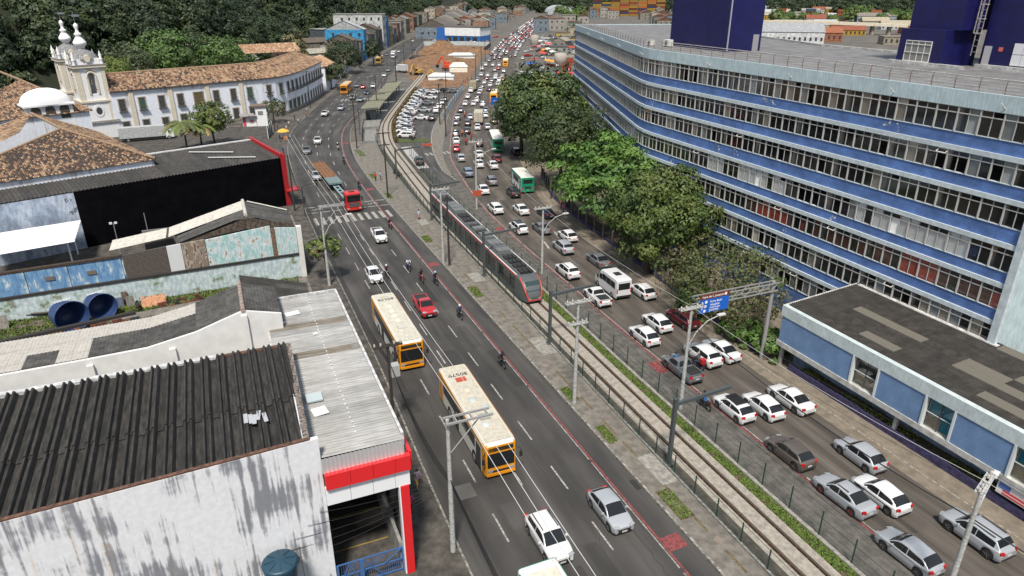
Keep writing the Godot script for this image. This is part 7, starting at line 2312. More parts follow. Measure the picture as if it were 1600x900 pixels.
func car_parts(kind: String) -> Dictionary:
	if car_cache.has(kind): return car_cache[kind]
	var P: Array = CARS[kind]
	var L: float = P[0]
	var W: float = P[1] / 2
	var H: float = P[2]
	var rd: float = P[12]
	var wr := 0.31 + rd * 0.7
	var zf: float = -L / 2 + L * P[10]
	var zr: float = -L / 2 + L * P[11]
	var R := wr + 0.07
	var ts := [0.0,0.012,0.04,0.09,0.16,0.25,0.33,0.42,0.5,0.58,0.66,0.74,0.82,0.90,0.95,0.982,1.0]
	for zw in [zf,zr]:
		for q in [-1.0,-0.985,-0.85,-0.6,-0.3,0.0,0.3,0.6,0.85,0.985,1.0]: ts.append((zw + q * R + L / 2) / L)
	ts.sort()
	var rows := []
	for t in ts:
		var z: float = -L / 2 + L * t
		var w := W * (1.0 - 0.10 * pow(absf(t - 0.5) * 2.0,5.0) - 0.10 * pow(lin(0.06,0.0,t),2.0) - 0.08 * pow(lin(0.96,1.0,t),2.0))
		var top: float
		if t < P[5]: top = lerpf(P[3] - 0.24,P[3],pow(lin(0.0,0.13,t),0.45)) + (P[4] - P[3]) * lin(0.12,P[5],t)
		else: top = lerpf(P[4],P[9],lin(P[5],0.9,t))
		top -= 0.22 * pow(lin(0.945,1.0,t),2.2)
		var y0 := 0.20 + rd + 0.08 * lin(0.06,0.0,t) + 0.08 * lin(0.95,1.0,t)
		for zw in [zf,zr]:
			var dz: float = absf(z - zw)
			if dz < R * 0.999: y0 = maxf(y0,wr + sqrt(maxf(0.0,R * R - dz * dz)))
		y0 = minf(y0,top - 0.14)
		var line := []
		for q in [[0.80,y0],[0.975,y0 + 0.015],[1.0,lerpf(y0,top,0.45)],[0.985,maxf(top - 0.11,y0 + 0.06)],[0.935,top - 0.03],[0.82,top + 0.006],[0.45,top + 0.03]]: line.append(Vector3(w * q[0],q[1],z))
		line.append(Vector3(0,top + 0.035,z))
		for i in range(6,-1,-1): line.append(Vector3(-line[i].x,line[i].y,z))
		rows.append(line)
	var body := MB.new()
	body.sheet(rows,Vector3(0,0.4,0))
	for e in [0,rows.size() - 1]:
		var line: Array = rows[e]
		var out := Vector3.FORWARD if e == 0 else Vector3.BACK
		for i in 7: body.face(line[i],line[i + 1],line[13 - i],line[14 - i],out)
	var z0: float = -L / 2 + L * P[5]
	var z1: float = -L / 2 + L * P[6]
	var z2: float = -L / 2 + L * P[7]
	var z3: float = -L / 2 + L * P[8]
	var yb: float = P[4] - 0.05
	var drop: float = {"hatchback": 0.10,"sedan": 0.07,"suv": 0.07}.get(kind,0.02)
	var mx := (z1 + z2) / 2
	var ring := func(z: float,o: float) -> Array:
		var yt: float
		var ye: float = yb + (P[9] - P[4])
		var roof_end := H - 0.03 - drop + 0.012
		if z < z1: yt = yb + (H - 0.03 - yb) * (1.0 - pow(1.0 - lin(z0,z1,z),1.35))
		elif z < z2:
			var u := lin(z1,z2,z)
			yt = H - 0.03 + 0.03 * sin(PI * minf(u * 1.6,1.0)) - (drop - 0.012) * u * u
		else: yt = lerpf(roof_end,ye,pow(lin(z2,z3,z),1.25))
		var yl := lerpf(yb,ye,lin(z1,z3,z))
		var narrow := 1.0 - 0.09 * pow(lin(z1,z3,z),2.0) - 0.05 * lin(z1,z0,z)
		var wb := W * 0.925 * narrow
		var f := clampf((yt - yl) / (H - yb),0.0,1.0)
		var wt := lerpf(wb,W * 0.73 * narrow,f)
		return [Vector3(wb + o,yl,z),Vector3(wt + 0.03 + o,maxf(yt - 0.09,yl) + o * 0.4,z),Vector3(wt - 0.05 + o * 0.5,maxf(yt - 0.025,yl) + o,z),Vector3(wt * 0.5,yt + 0.008 + o,z),Vector3(0,yt + 0.014 + o,z)]
	var zs := []
	for u in 6: zs.append(lerpf(z0,z1,u / 5.0))
	for u in range(1,8): zs.append(lerpf(z1,z2,u / 7.0))
	for u in range(1,6): zs.append(lerpf(z2,z3,u / 5.0))
	var cab := []
	for z in zs:
		var q: Array = ring.call(z,0.0)
		for i in range(3,-1,-1): q.append(Vector3(-q[i].x,q[i].y,z))
		cab.append(q)
	body.sheet(cab,Vector3(0,0.6,mx))
	var out := {"body": body.mesh(),"win": [],"L": L,"H": H}
	for k in 2:
		var a := lerpf(z0,z1,0.06) if k == 0 else lerpf(z3,z2,0.14 if kind != "suv" else 0.3)
		var c := lerpf(z0,z1,0.94) if k == 0 else lerpf(z3,z2,0.94)
		var rw := []
		for u in 6:
			var q: Array = ring.call(lerpf(a,c,u / 5.0),0.012)
			rw.append([q[2],q[3],q[4],Vector3(-q[3].x,q[3].y,q[3].z),Vector3(-q[2].x,q[2].y,q[2].z)])
		var gm := MB.new()
		gm.sheet(rw,Vector3(0,0.6,mx))
		if k == 0: out.windshield = gm.mesh()
		else: out.rear_window = gm.mesh()
	var zb := lerpf(z1,z2,0.40) if kind != "pickup" else z2 - 0.05
	for e in [1,-1]:
		var spans := [[lerpf(z0,z1,0.25),zb - 0.03]]
		if kind != "pickup": spans.append([zb + 0.035,lerpf(z2,z3,0.42 if kind != "suv" else 0.1)])
		for sp in spans:
			var rw := []
			for u in 6:
				var q: Array = ring.call(lerpf(sp[0],sp[1],u / 5.0),0.012)
				var a: Vector3 = q[0].lerp(q[1],0.03)
				var c: Vector3 = q[0].lerp(q[1],0.99)
				rw.append([Vector3(a.x * e,a.y,a.z),Vector3(c.x * e,c.y,c.z)])
			var gm := MB.new()
			gm.sheet(rw,Vector3(0,0.9,mx))
			out.win.append(gm.mesh())
	var wt := W * 0.70
	var hl := MB.new()
	var tl := MB.new()
	out.light = []
	for e in [1,-1]:
		var a := MB.new()
		a.box(Vector3(e * W * 0.66,P[3] - 0.17,-L / 2 + 0.10),Vector3(0.40,0.15,0.24),Basis(Vector3.UP,e * -0.35) * Basis(Vector3.RIGHT,-0.35))
		out.light.append(a.mesh())
	for e in [1,-1]:
		var a := MB.new()
		a.box(Vector3(e * W * 0.74,P[9] - 0.14,L / 2 - 0.07),Vector3(0.30,0.19,0.14),Basis(Vector3.UP,e * 0.4))
		out.light.append(a.mesh())
	var g := MB.new()
	g.box(Vector3(0,0.46 + rd,-L / 2 + 0.015),Vector3(W * 1.1,0.2,0.06))
	g.box(Vector3(0,0.30 + rd,-L / 2 + 0.03),Vector3(W * 1.3,0.09,0.08))
	out.grille = g.mesh()
	var bp := MB.new()
	bp.box(Vector3(0,0.36 + rd,L / 2 - 0.01),Vector3(W * 1.45,0.13,0.08))
	out.rear_bumper = bp.mesh()
	out.plate = bx(Vector3(0,0.62 + rd,L / 2 + 0.012),Vector3(0.4,0.13,0.02)).mesh()
	out.front_plate = bx(Vector3(0,0.38 + rd,-L / 2 - 0.02),Vector3(0.4,0.12,0.02)).mesh()
	out.mirror = []
	for e in [1,-1]: out.mirror.append(bx(Vector3(e * (W + 0.06),yb + 0.1,z0 + 0.5),Vector3(0.2,0.13,0.1)).mesh())
	out.wheel = wheel_meshes(wr,0.21)
	out.at = [Vector3(W - 0.13,wr,zf),Vector3(-W + 0.13,wr,zf),Vector3(W - 0.13,wr,zr),Vector3(-W + 0.13,wr,zr)]
	if kind == "pickup":
		var bed := MB.new()
		var y: float = P[9] + 0.045
		bed.box(Vector3(0,y,(z3 + L / 2) / 2 + 0.05),Vector3(W * 1.5,0.02,L / 2 - z3 - 0.35))
		out.bed = bed.mesh()
		var rim := MB.new()
		for e in [-1,1]: rim.box(Vector3(e * W * 0.84,y + 0.03,(z3 + L / 2) / 2),Vector3(0.1,0.06,L / 2 - z3 - 0.15))
		rim.box(Vector3(0,y + 0.03,L / 2 - 0.1),Vector3(W * 1.7,0.06,0.08))
		out.rim = rim.mesh()
	out.rack = []
	for e in [-1,1]: out.rack.append(bx(Vector3(e * wt * 0.86,H + 0.015,mx),Vector3(0.05,0.05,(z2 - z1) * 0.86)).mesh())
	var am := ArrayMesh.new()
	var sets := [[out.body],[out.windshield,out.rear_window] + out.win,[],[out.light[2],out.light[3]],[out.light[0],out.light[1],out.plate],[out.grille,out.rear_bumper]]
	for k in sets.size():
		var st := SurfaceTool.new()
		for q in sets[k]: st.append_from(q,0,Transform3D())
		if k == 2:
			for q in out.at: st.append_from(out.wheel[0],0,Transform3D(Basis(),q))
		am = st.commit(am)
	out.far = am
	car_cache[kind] = out
	return out

func glassm() -> StandardMaterial3D: return pm("tinted car glass",Color(0.012,0.014,0.016),0.06)
func rubber() -> StandardMaterial3D: return pm("tyre rubber",Color(0.014,0.014,0.014),0.85)

func make_car(kind: String,col: String,label: String,at3: Vector3,yaw: float,near: bool,group: String,opts := {}) -> Node3D:
	var C := car_parts(kind)
	var red := pm("tail lamp",Color(0.36,0.012,0.012),0.25)
	var lamp := pm("head lamp",Color(0.26,0.27,0.29),0.12)
	var trim := pm("black trim",Color(0.018,0.018,0.018),0.6)
	var catn: String = {"suv": "car","pickup": "pickup"}.get(kind,"car")
	var nm: String = {"hatchback": "hatchback_car","sedan": "sedan_car","suv": "suv_car","pickup": "pickup_truck"}[kind]
	if not near:
		var o := one(nm,label,catn,C.far,null,group)
		o.material_override = null
		for i in 6: o.set_surface_override_material(i,[paint(col),glassm(),rubber(),red,lamp,trim][i])
		o.position = at3
		o.rotation.y = yaw
		return o
	var t := thing(nm,label,catn,at3,yaw,group)
	var b := part(t,"body",C.body,paint(col))
	part(t,"windshield",C.windshield,glassm())
	part(t,"rear_window",C.rear_window,glassm())
	for w in C.win: part(t,"side_window",w,glassm())
	for i in 2: part(t,"headlight",C.light[i],lamp)
	for i in 2: part(t,"taillight",C.light[2 + i],red)
	for m in C.mirror: part(t,"mirror",m,paint(opts.get("mirror",col)))
	part(t,"grille",C.grille,trim)
	part(t,"rear_bumper",C.rear_bumper,trim)
	part(t,"licence_plate",C.plate,pm("plate",Color(0.45,0.45,0.45),0.5))
	part(t,"licence_plate",C.front_plate,pm("plate"))
	for q in C.at:
		var w := part(t,"wheel",C.wheel[0],rubber())
		w.position = q
		part(w,"rim",C.wheel[1],trim)
		part(w,"spokes",C.wheel[2],pm("red spokes",Color(0.35,0.02,0.02),0.4) if opts.get("red_wheels",false) else pm("dull alloy",Color(0.13,0.13,0.135),0.5,0.3))
	if kind == "pickup":
		part(t,"load_bed",C.bed,trim)
		part(t,"bed_rail",C.rim,paint(col))
	if opts.get("rack",false):
		for q in C.rack: part(t,"roof_rail",q,trim)
	if opts.has("roof"):
		var m := MB.new()
		m.box(Vector3(0,C.H + 0.004,0.1),Vector3(1.16,0.035,C.L * 0.40))
		part(t,"roof_panel",m,paint(opts.roof))
	if opts.get("stripes",false):
		for e in [-1,1]: part(t,"black_stripe",bx(Vector3(e * 0.845,0.74,0),Vector3(0.06,0.07,C.L * 0.8)),trim)
	return t

func section(w: float,y0: float,y1: float,z: float,r: float) -> Array:
	return [Vector3(w,y0,z),Vector3(w,y1 - r,z),Vector3(w - r * 0.3,y1 - r * 0.3,z),Vector3(w - r,y1,z),Vector3(-w + r,y1,z),Vector3(-w + r * 0.3,y1 - r * 0.3,z),Vector3(-w,y1 - r,z),Vector3(-w,y0,z)]

func shell(w: float,y0: float,y1: float,z0: float,z1: float,r := 0.18) -> MB:
	var m := MB.new()
	var rows := [section(w - 0.12,y0 + 0.05,y1 - 0.14,z0,r),section(w - 0.02,y0,y1 - 0.02,z0 + 0.16,r),section(w,y0,y1,z0 + 0.5,r),section(w,y0,y1,z1 - 0.4,r),section(w - 0.02,y0,y1 - 0.02,z1 - 0.1,r),section(w - 0.08,y0 + 0.03,y1 - 0.1,z1,r)]
	m.sheet(rows,Vector3(0,(y0 + y1) / 2,(z0 + z1) / 2))
	for e in [0,5]:
		var q: Array = rows[e]
		var o := Vector3.FORWARD if e == 0 else Vector3.BACK
		for i in 3: m.face(q[i],q[i + 1],q[6 - i],q[7 - i],o)
	return m

func make_bus(label: String,at3: Vector3,yaw: float,s: Dictionary) -> Node3D:
	var t := thing("bus",label,"bus",at3,yaw,s.get("group","city buses"))
	var L: float = s.len
	var w := 1.26
	var H: float = s.get("h",3.15)
	var glass := glassm()
	part(t,"body",shell(w,0.32,H,-L / 2,L / 2),pm("bus " + s.low,Color.html(s.low).srgb_to_linear(),0.45))
	var roof := MB.new()
	var rows := []
	for z in [-L / 2 + 0.35,-L / 2 + 0.9,L / 2 - 0.9,L / 2 - s.get("rb",0.2)]:
		var ln := []
		for q in [[0.94,-0.05],[0.8,0.012],[0.4,0.035],[0,0.04],[-0.4,0.035],[-0.8,0.012],[-0.94,-0.05]]: ln.append(Vector3(w * q[0] * s.get("rw",1.0),H + q[1] + 0.01,z))
		rows.append(ln)
	roof.sheet(rows,Vector3.ZERO)
	part(t,"roof",roof,tm("grimy bus roof " + s.roof,Color.html(s.roof).srgb_to_linear(),0.7,"blotch",0.3,0.86,"grain",0.8,0.9))
	var band := pm("bus " + s.top,Color.html(s.top).srgb_to_linear(),0.4)
	for e in [-1,1]: part(t,"upper_band",bx(Vector3(e * (w + 0.004),2.82 if s.get("deep",false) == false else 2.2,0.05),Vector3(0.03,0.42 if s.get("deep",false) == false else 1.5,L - 1.0)),band)
	var fm := pm("bus " + s.front,Color.html(s.front).srgb_to_linear(),0.4)
	part(t,"front_mask",shell(w + 0.012,0.36,H - 0.02,-L / 2 - 0.02,-L / 2 + 1.0),fm)
	var rm := pm("bus " + s.rear,Color.html(s.rear).srgb_to_linear(),0.4)
	var rear := MB.new()
	rear.sheet([section(w + 0.012,0.36,H - 0.02,L / 2 - 1.3,0.18),section(w + 0.012,0.36,H - 0.02,L / 2 - 0.4,0.18),section(w - 0.05,0.38,H - 0.08,L / 2 + 0.02,0.18)],Vector3(0,1.5,L / 2 - 1))
	var q2 := section(w - 0.05,0.38,H - 0.08,L / 2 + 0.02,0.18)
	for i in 3: rear.face(q2[i],q2[i + 1],q2[6 - i],q2[7 - i],Vector3.BACK)
	part(t,"rear_mask",rear,rm)
	part(t,"windshield",bx(Vector3(0,1.72,-L / 2 - 0.012),Vector3(2.16,1.25,0.05)),glass)
	part(t,"destination_sign",bx(Vector3(0,2.66,-L / 2 + 0.03),Vector3(2.0,0.36,0.1)),pm("black trim"))
	part(t,"front_grille",bx(Vector3(0,0.72,-L / 2 - 0.03),Vector3(1.5,0.16,0.05)),pm("black trim"))
	part(t,"front_bumper",bx(Vector3(0,0.44,-L / 2 - 0.02),Vector3(2.3,0.22,0.1)),fm)
	for e in [-1,1]:
		part(t,"headlight",bx(Vector3(e * 0.86,0.78,-L / 2 - 0.025),Vector3(0.42,0.2,0.06)),pm("head lamp"))
		part(t,"taillight",bx(Vector3(e * 0.98,0.95,L / 2 + 0.02),Vector3(0.2,0.42,0.05)),pm("tail lamp"))
		var mi := MB.new()
		mi.tube([Vector3(e * 1.2,2.5,-L / 2 + 0.1),Vector3(e * 1.5,2.45,-L / 2 - 0.25),Vector3(e * 1.5,2.2,-L / 2 - 0.3)],0.035,5)
		mi.box(Vector3(e * 1.5,2.0,-L / 2 - 0.3),Vector3(0.22,0.45,0.1))
		part(t,"mirror",mi,pm("black trim"))
		var z := -L / 2 + (1.5 if e < 0 else 2.3)
		var n := int((L - 3.2) / 1.42)
		for i in n:
			part(t,"side_window",bx(Vector3(e * (w + 0.012),2.02,z + 1.42 * i + 0.71),Vector3(0.035,0.95,1.30)),glass)
		if e > 0:
			for dz in [-L / 2 + 1.25,0.6]:
				part(t,"door",bx(Vector3(w + 0.02,1.35,dz + 0.25),Vector3(0.035,2.0,1.05)),glass)
	part(t,"rear_window",bx(Vector3(0,2.25,L / 2 + 0.02),Vector3(1.7,0.72,0.04)),glass)
	part(t,"licence_plate",bx(Vector3(0,0.62,L / 2 + 0.03),Vector3(0.42,0.14,0.03)),pm("head lamp"))
	part(t,"engine_grille",bx(Vector3(0,1.15,L / 2 + 0.02),Vector3(1.2,0.4,0.04)),pm("black trim"))
	var wm: Array = wheel_meshes(0.48,0.3)
	for e in [-1,1]:
		for z in [-L / 2 + 2.5,L / 2 - 3.3]:
			var arch := MB.new()
			arch.cyl(Vector3(e * (w - 0.02),0.5,z),Vector3(e * (w + 0.014),0.5,z),0.58,0.58,18)
			part(t,"wheel_arch",arch,pm("black trim"))
			var k := part(t,"wheel",wm[0],rubber())
			k.position = Vector3(e * (w - 0.11),0.48,z)
			part(k,"rim",wm[1],pm("steel rim",Color(0.3,0.3,0.3),0.5,0.4))
	var ht: Array = s.get("hatches",[])
	for h in ht:
		var m := MB.new()
		if h[1] > 0: m.box(Vector3(h[2],H + 0.1,h[0]),Vector3(0.85,0.14,h[1]))
		else: m.lathe([Vector2(0.34,H + 0.04),Vector2(0.33,H + 0.12),Vector2(0.2,H + 0.17),Vector2(0.01,H + 0.18)],Vector3(h[2],0,h[0]),14)
		part(t,"roof_hatch" if h[1] > 0 else "roof_vent",m,pm("hatch " + h[3],Color.html(h[3]).srgb_to_linear(),0.6))
	if s.get("number",""):
		var tx := TextMesh.new()
		tx.text = s.number
		tx.font_size = 64
		tx.pixel_size = 0.0098
		tx.depth = 0.008
		var o := part(t,"roof_number",tx,pm("black trim"))
		o.transform = Transform3D(Basis(Vector3.RIGHT,Vector3.FORWARD,Vector3.UP),Vector3(0,H + 0.075,s.get("num_z",L / 2 - 1.9)))
	return t

func make_van(label: String,at3: Vector3,yaw: float) -> void:
	var t := thing("minibus",label,"van",at3,yaw)
	var m := MB.new()
	var rows := []
	for q in [[-2.95,0.75,0.86,0.35],[-2.85,0.98,0.95,0.3],[-2.5,1.16,1.0,0.28],[-2.05,1.3,1.01,0.28],[-1.35,2.42,0.99,0.28],[-0.9,2.62,1.01,0.28],[2.6,2.64,1.01,0.28],[2.9,2.56,0.99,0.3],[2.95,2.45,0.97,0.34]]: rows.append(section(q[2],q[3],q[1],q[0],0.14))
	m.sheet(rows,Vector3(0,1,0))
	for e in [0,8]:
		var q: Array = rows[e]
		for i in 3: m.face(q[i],q[i + 1],q[6 - i],q[7 - i],Vector3.FORWARD if e == 0 else Vector3.BACK)
	part(t,"body",m,paint("white"))
	part(t,"windshield",bx(Vector3(0,1.87,-1.76),Vector3(1.66,1.18,0.06),Basis(Vector3.RIGHT,-0.58)),glassm())
	part(t,"rear_window",bx(Vector3(0,1.75,2.96),Vector3(1.5,0.8,0.04)),glassm())
	for e in [-1,1]:
		for i in 3: part(t,"side_window",bx(Vector3(e * 1.012,1.78,-0.25 + i * 1.12),Vector3(0.03,0.78,1.05)),glassm())
		part(t,"side_window",bx(Vector3(e * 1.0,1.65,-1.2),Vector3(0.03,0.7,0.7)),glassm())
		part(t,"taillight",bx(Vector3(e * 0.9,1.2,2.95),Vector3(0.14,0.6,0.05)),pm("tail lamp"))
		part(t,"headlight",bx(Vector3(e * 0.75,0.95,-2.86),Vector3(0.35,0.25,0.15)),pm("head lamp"))
		part(t,"mirror",bx(Vector3(e * 1.16,1.5,-1.75),Vector3(0.26,0.34,0.12)),pm("black trim"))
	part(t,"roof_hatch",bx(Vector3(0,2.68,1.1),Vector3(0.8,0.07,0.9)),pm("black trim"))
	part(t,"bumper",bx(Vector3(0,0.48,2.97),Vector3(1.9,0.22,0.1)),pm("black trim"))
	var wm := wheel_meshes(0.36,0.24)
	for e in [-1,1]:
		for z in [-1.95,1.8]:
			var k := part(t,"wheel",wm[0],rubber())
			k.position = Vector3(e * 0.92,0.36,z)
			part(k,"rim",wm[1],pm("steel rim",Color(0.3,0.3,0.3),0.5,0.4))

func make_box_truck(label: String,at3: Vector3,yaw: float,L: float,box: String,cab: String) -> void:
	var t := thing("box_truck",label,"truck",at3,yaw,"box trucks")
	part(t,"cargo_box",bx(Vector3(0,2.15,0.9),Vector3(2.4,2.5,L - 1.9)),tm("cargo box " + box,Color.html(box).srgb_to_linear(),0.6,"blotch",0.4,0.7))
	part(t,"cab",shell(1.1,0.5,2.45,-L / 2,-L / 2 + 1.9,0.2),pm("cab " + cab,Color.html(cab).srgb_to_linear(),0.4))
	part(t,"windshield",bx(Vector3(0,1.75,-L / 2 - 0.01),Vector3(1.85,0.8,0.06)),glassm())
	for e in [-1,1]:
		part(t,"side_window",bx(Vector3(e * 1.1,1.8,-L / 2 + 0.85),Vector3(0.04,0.65,0.8)),glassm())
		part(t,"headlight",bx(Vector3(e * 0.8,0.85,-L / 2),Vector3(0.35,0.22,0.06)),pm("head lamp"))
		part(t,"taillight",bx(Vector3(e * 0.9,0.75,L / 2 - 0.04),Vector3(0.3,0.15,0.06)),pm("tail lamp"))
	part(t,"door_seam",bx(Vector3(0,2.15,L / 2 - 0.04),Vector3(0.05,2.4,0.04)),pm("black trim"))
	part(t,"chassis",bx(Vector3(0,0.72,0.5),Vector3(1.0,0.3,L - 1.2)),pm("black trim"))
	var wm := wheel_meshes(0.45,0.3)
	for e in [-1,1]:
		for z in [-L / 2 + 1.2,L / 2 - 1.8]:
			var k := part(t,"wheel",wm[0],rubber())
			k.position = Vector3(e * 0.98,0.45,z)
			part(k,"rim",wm[1],pm("steel rim",Color(0.3,0.3,0.3),0.5,0.4))

func red_truck() -> void:
	var a := Vector3(18.35,0,-110.9)
	var t := thing("flatbed_truck","red tractor truck pulling an empty rusty flatbed trailer","truck",Vector3(a.x,0,a.z - 9.0),PI - 0.0)
	t.rotation.y = PI + 0.035
	var red := pm("truck red",Color(0.45,0.02,0.018),0.35)
	part(t,"cab",shell(1.24,0.55,3.3,-9.2,-7.0,0.22),red)
	part(t,"windshield",bx(Vector3(0,2.35,-9.2),Vector3(2.15,0.95,0.08)),glassm())
	part(t,"roof_hatch",bx(Vector3(0,3.33,-8.1),Vector3(0.9,0.06,0.7)),pm("black trim"))
	part(t,"grille",bx(Vector3(0,1.35,-9.23),Vector3(1.7,0.75,0.06)),pm("black trim"))
	for i in 3: part(t,"grille_bar",bx(Vector3(0,1.12 + i * 0.24,-9.27),Vector3(1.65,0.06,0.04)),pm("alloy",Color(0.4,0.4,0.42),0.3,0.7))
	part(t,"bumper",bx(Vector3(0,0.68,-9.24),Vector3(2.45,0.4,0.14)),red)
	part(t,"sun_visor",bx(Vector3(0,2.95,-9.28),Vector3(2.2,0.2,0.25)),pm("black trim"))
	for e in [-1,1]:
		part(t,"headlight",bx(Vector3(e * 0.98,0.78,-9.3),Vector3(0.4,0.22,0.08)),pm("head lamp"))
		part(t,"mirror",bx(Vector3(e * 1.45,2.3,-9.1),Vector3(0.22,0.7,0.14)),pm("black trim"))
		part(t,"side_window",bx(Vector3(e * 1.24,2.35,-8.4),Vector3(0.04,0.75,1.0)),glassm())
	var ch := MB.new()
	for e in [-1,1]: ch.box(Vector3(e * 0.42,0.95,-0.8),Vector3(0.16,0.3,13.0))
	for z in [-6.6,-5.0,-3.0,-1.0,1.0,3.0,5.0]: ch.box(Vector3(0,0.95,z),Vector3(0.9,0.2,0.14))
	part(t,"chassis",ch,pm("pale blue chassis",Color(0.25,0.35,0.38),0.6))
	part(t,"fifth_wheel",bx(Vector3(0,1.12,-4.6),Vector3(0.95,0.08,1.0)),pm("black trim"))
	part(t,"fuel_tank",bx(Vector3(1.0,0.75,-6.0),Vector3(0.55,0.55,1.2)),pm("alloy",Color(0.4,0.4,0.42),0.3,0.7))
	part(t,"blue_deck",bx(Vector3(0,1.5,7.4),Vector3(2.5,0.3,4.6)),tm("blue grey deck",Color(0.17,0.23,0.24),0.7,"blotch",0.4,0.7))
	var rust := [tm("rusty deck plank",Color(0.26,0.115,0.05),0.9,"blotch",Vector3(0.6,0.6,0.15),0.6),tm("rusty deck plank b",Color(0.21,0.10,0.05),0.9,"blotch",Vector3(0.7,0.7,0.15),0.6)]
	for i in 7: part(t,"deck_plank",bx(Vector3(-1.08 + i * 0.36,1.6 + 0.01 * (i % 2),16.4),Vector3(0.345,0.1,13.0)),rust[i % 2])
	part(t,"trailer_beam",bx(Vector3(0,1.2,14.0),Vector3(1.0,0.5,17.5)),pm("black trim"))
	part(t,"tail_board",bx(Vector3(0,1.5,22.9),Vector3(2.5,0.5,0.12)),rust[1])
	var wm := wheel_meshes(0.5,0.34)
	for e in [-1,1]:
		for z in [-7.9,-4.4,-3.1,6.6,7.9,18.6,19.9,21.2]:
			var k := part(t,"wheel",wm[0],rubber())
			k.position = Vector3(e * 1.02,0.5,z)
			part(k,"rim",wm[1],pm("steel rim",Color(0.3,0.3,0.3),0.5,0.4))

func tram() -> void:
	var t := thing("tram","articulated grey tram with black windows and red trim, standing on the track","tram")
	var grey := pm("tram grey",Color(0.075,0.085,0.09),0.4)
	var rf := tm("tram roof",Color(0.10,0.105,0.11),0.7,"blotch",0.5,0.7)
	var redt := pm("tram red",Color(0.45,0.05,0.03),0.4)
	var wht := pm("tram white",Color(0.6,0.6,0.6),0.4)
	var s := 68.4
	var lens := [6.6,5.6,7.4,5.6,7.4,6.6]
	for i in 6:
		var l: float = lens[i]
		var a := Vector2(at(TR,s),s)
		var b := Vector2(at(TR,s + l),s + l)
		var d := (b - a).normalized()
		var c := pt((a + b) / 2)
		var B := Basis(Vector3(d.y,0,d.x),Vector3.UP,Vector3(-d.x,0,d.y))
		var m := part(t,"car_section",shell(1.32,0.35,3.15,-l / 2 + 0.06,l / 2 - 0.06,0.2),grey)
		m.transform = Transform3D(B,c)
		part(m,"roof_deck",bx(Vector3(0,3.18,0),Vector3(2.1,0.08,l - 0.3)),rf)
		for e in [-1,1]:
			part(m,"white_edge",bx(Vector3(e * 1.22,3.1,0),Vector3(0.1,0.14,l - 0.12),Basis(Vector3.BACK,e * -0.7)),wht)
			part(m,"red_edge",bx(Vector3(e * 1.30,2.97,0),Vector3(0.07,0.13,l - 0.12)),redt)
			var n := int((l - 0.4) / 1.5)
			for k in n: part(m,"window",bx(Vector3(e * 1.325,1.85,-l / 2 + 0.4 + (k + 0.5) * (l - 0.8) / n),Vector3(0.03,1.5,(l - 0.8) / n - 0.09)),glassm())
		var q := RandomNumberGenerator.new()
		q.seed = 40 + i
		var z := -l / 2 + 0.9
		while z < l / 2 - 0.9:
			var w := q.randf_range(0.9,1.9)
			if q.randf() < 0.6: part(m,"roof_unit",bx(Vector3(q.randf_range(-0.1,0.1),3.4,z + w / 2 - 0.3),Vector3(1.7,0.36,w)),pm("roof unit grey",Color(0.12,0.13,0.135),0.6))
			else:
				for e in 3: part(m,"roof_fan",bx(Vector3(-0.55 + e * 0.55,3.34,z + w / 2 - 0.3),Vector3(0.42,0.22,w * 0.8)),pm("black trim"))
			z += w + 0.25
		if i < 5:
			var e := pt(b)
			var jm := part(t,"bellows",bx(Vector3(0,1.72,0),Vector3(2.35,2.6,0.5)),pm("black trim"))
			jm.transform = Transform3D(B,e)
		s += l
	var a := Vector2(at(TR,68.4),68.4)
	var n := MB.new()
	var rows := []
	for q in [[0.0,1.32,0.35,3.12],[0.7,1.30,0.36,3.02],[1.4,1.2,0.38,2.7],[2.0,1.05,0.42,2.1],[2.4,0.85,0.46,1.4],[2.5,0.75,0.5,1.1]]: rows.append(section(q[1],q[2],q[3],q[0],0.3))
	n.sheet(rows,Vector3(0,1,0.5))
	var qe: Array = rows[5]
	for i in 3: n.face(qe[i],qe[i + 1],qe[6 - i],qe[7 - i],Vector3.BACK)
	var nose := part(t,"nose",n,grey)
	nose.position = pt(a)
	part(nose,"windscreen",bx(Vector3(0,2.18,1.85),Vector3(1.75,1.25,0.08),Basis(Vector3.RIGHT,-0.62)),pm("tram screen",Color(0.03,0.055,0.06),0.05))
	for e in [-1,1]:
		var r := MB.new()
		r.tube([Vector3(e * 1.12,3.0,0.6),Vector3(e * 1.14,2.4,1.6),Vector3(e * 1.02,1.6,2.25),Vector3(e * 0.8,0.8,2.52)],0.09,6)
		part(nose,"red_surround",r,redt)
		part(nose,"headlight",bx(Vector3(e * 0.62,0.85,2.5),Vector3(0.3,0.16,0.1)),pm("head lamp"))
	var rb := MB.new()
	rb.bar(Vector3(-0.85,0.66,2.52),Vector3(0.85,0.66,2.52),0.1,0.12)
	part(nose,"red_bumper",rb,redt)

const WORDS := ["","first","second","third","fourth","fifth","sixth","seventh","eighth","ninth","tenth","eleventh","twelfth","thirteenth","fourteenth","fifteenth","sixteenth","seventeenth","eighteenth","nineteenth","twentieth"]
func nth(n: int) -> String:
	if n == 1: return "nearest"
	if n <= 20: return WORDS[n] + " nearest"
	var tens: String = {2: "twenty",3: "thirty",4: "forty",5: "fifty",6: "sixty",7: "seventy",8: "eighty",9: "ninety"}[n / 10]
	if n % 10 == 0: return tens.trim_suffix("y") + "ieth nearest"
	return tens + "-" + WORDS[n % 10] + " nearest"

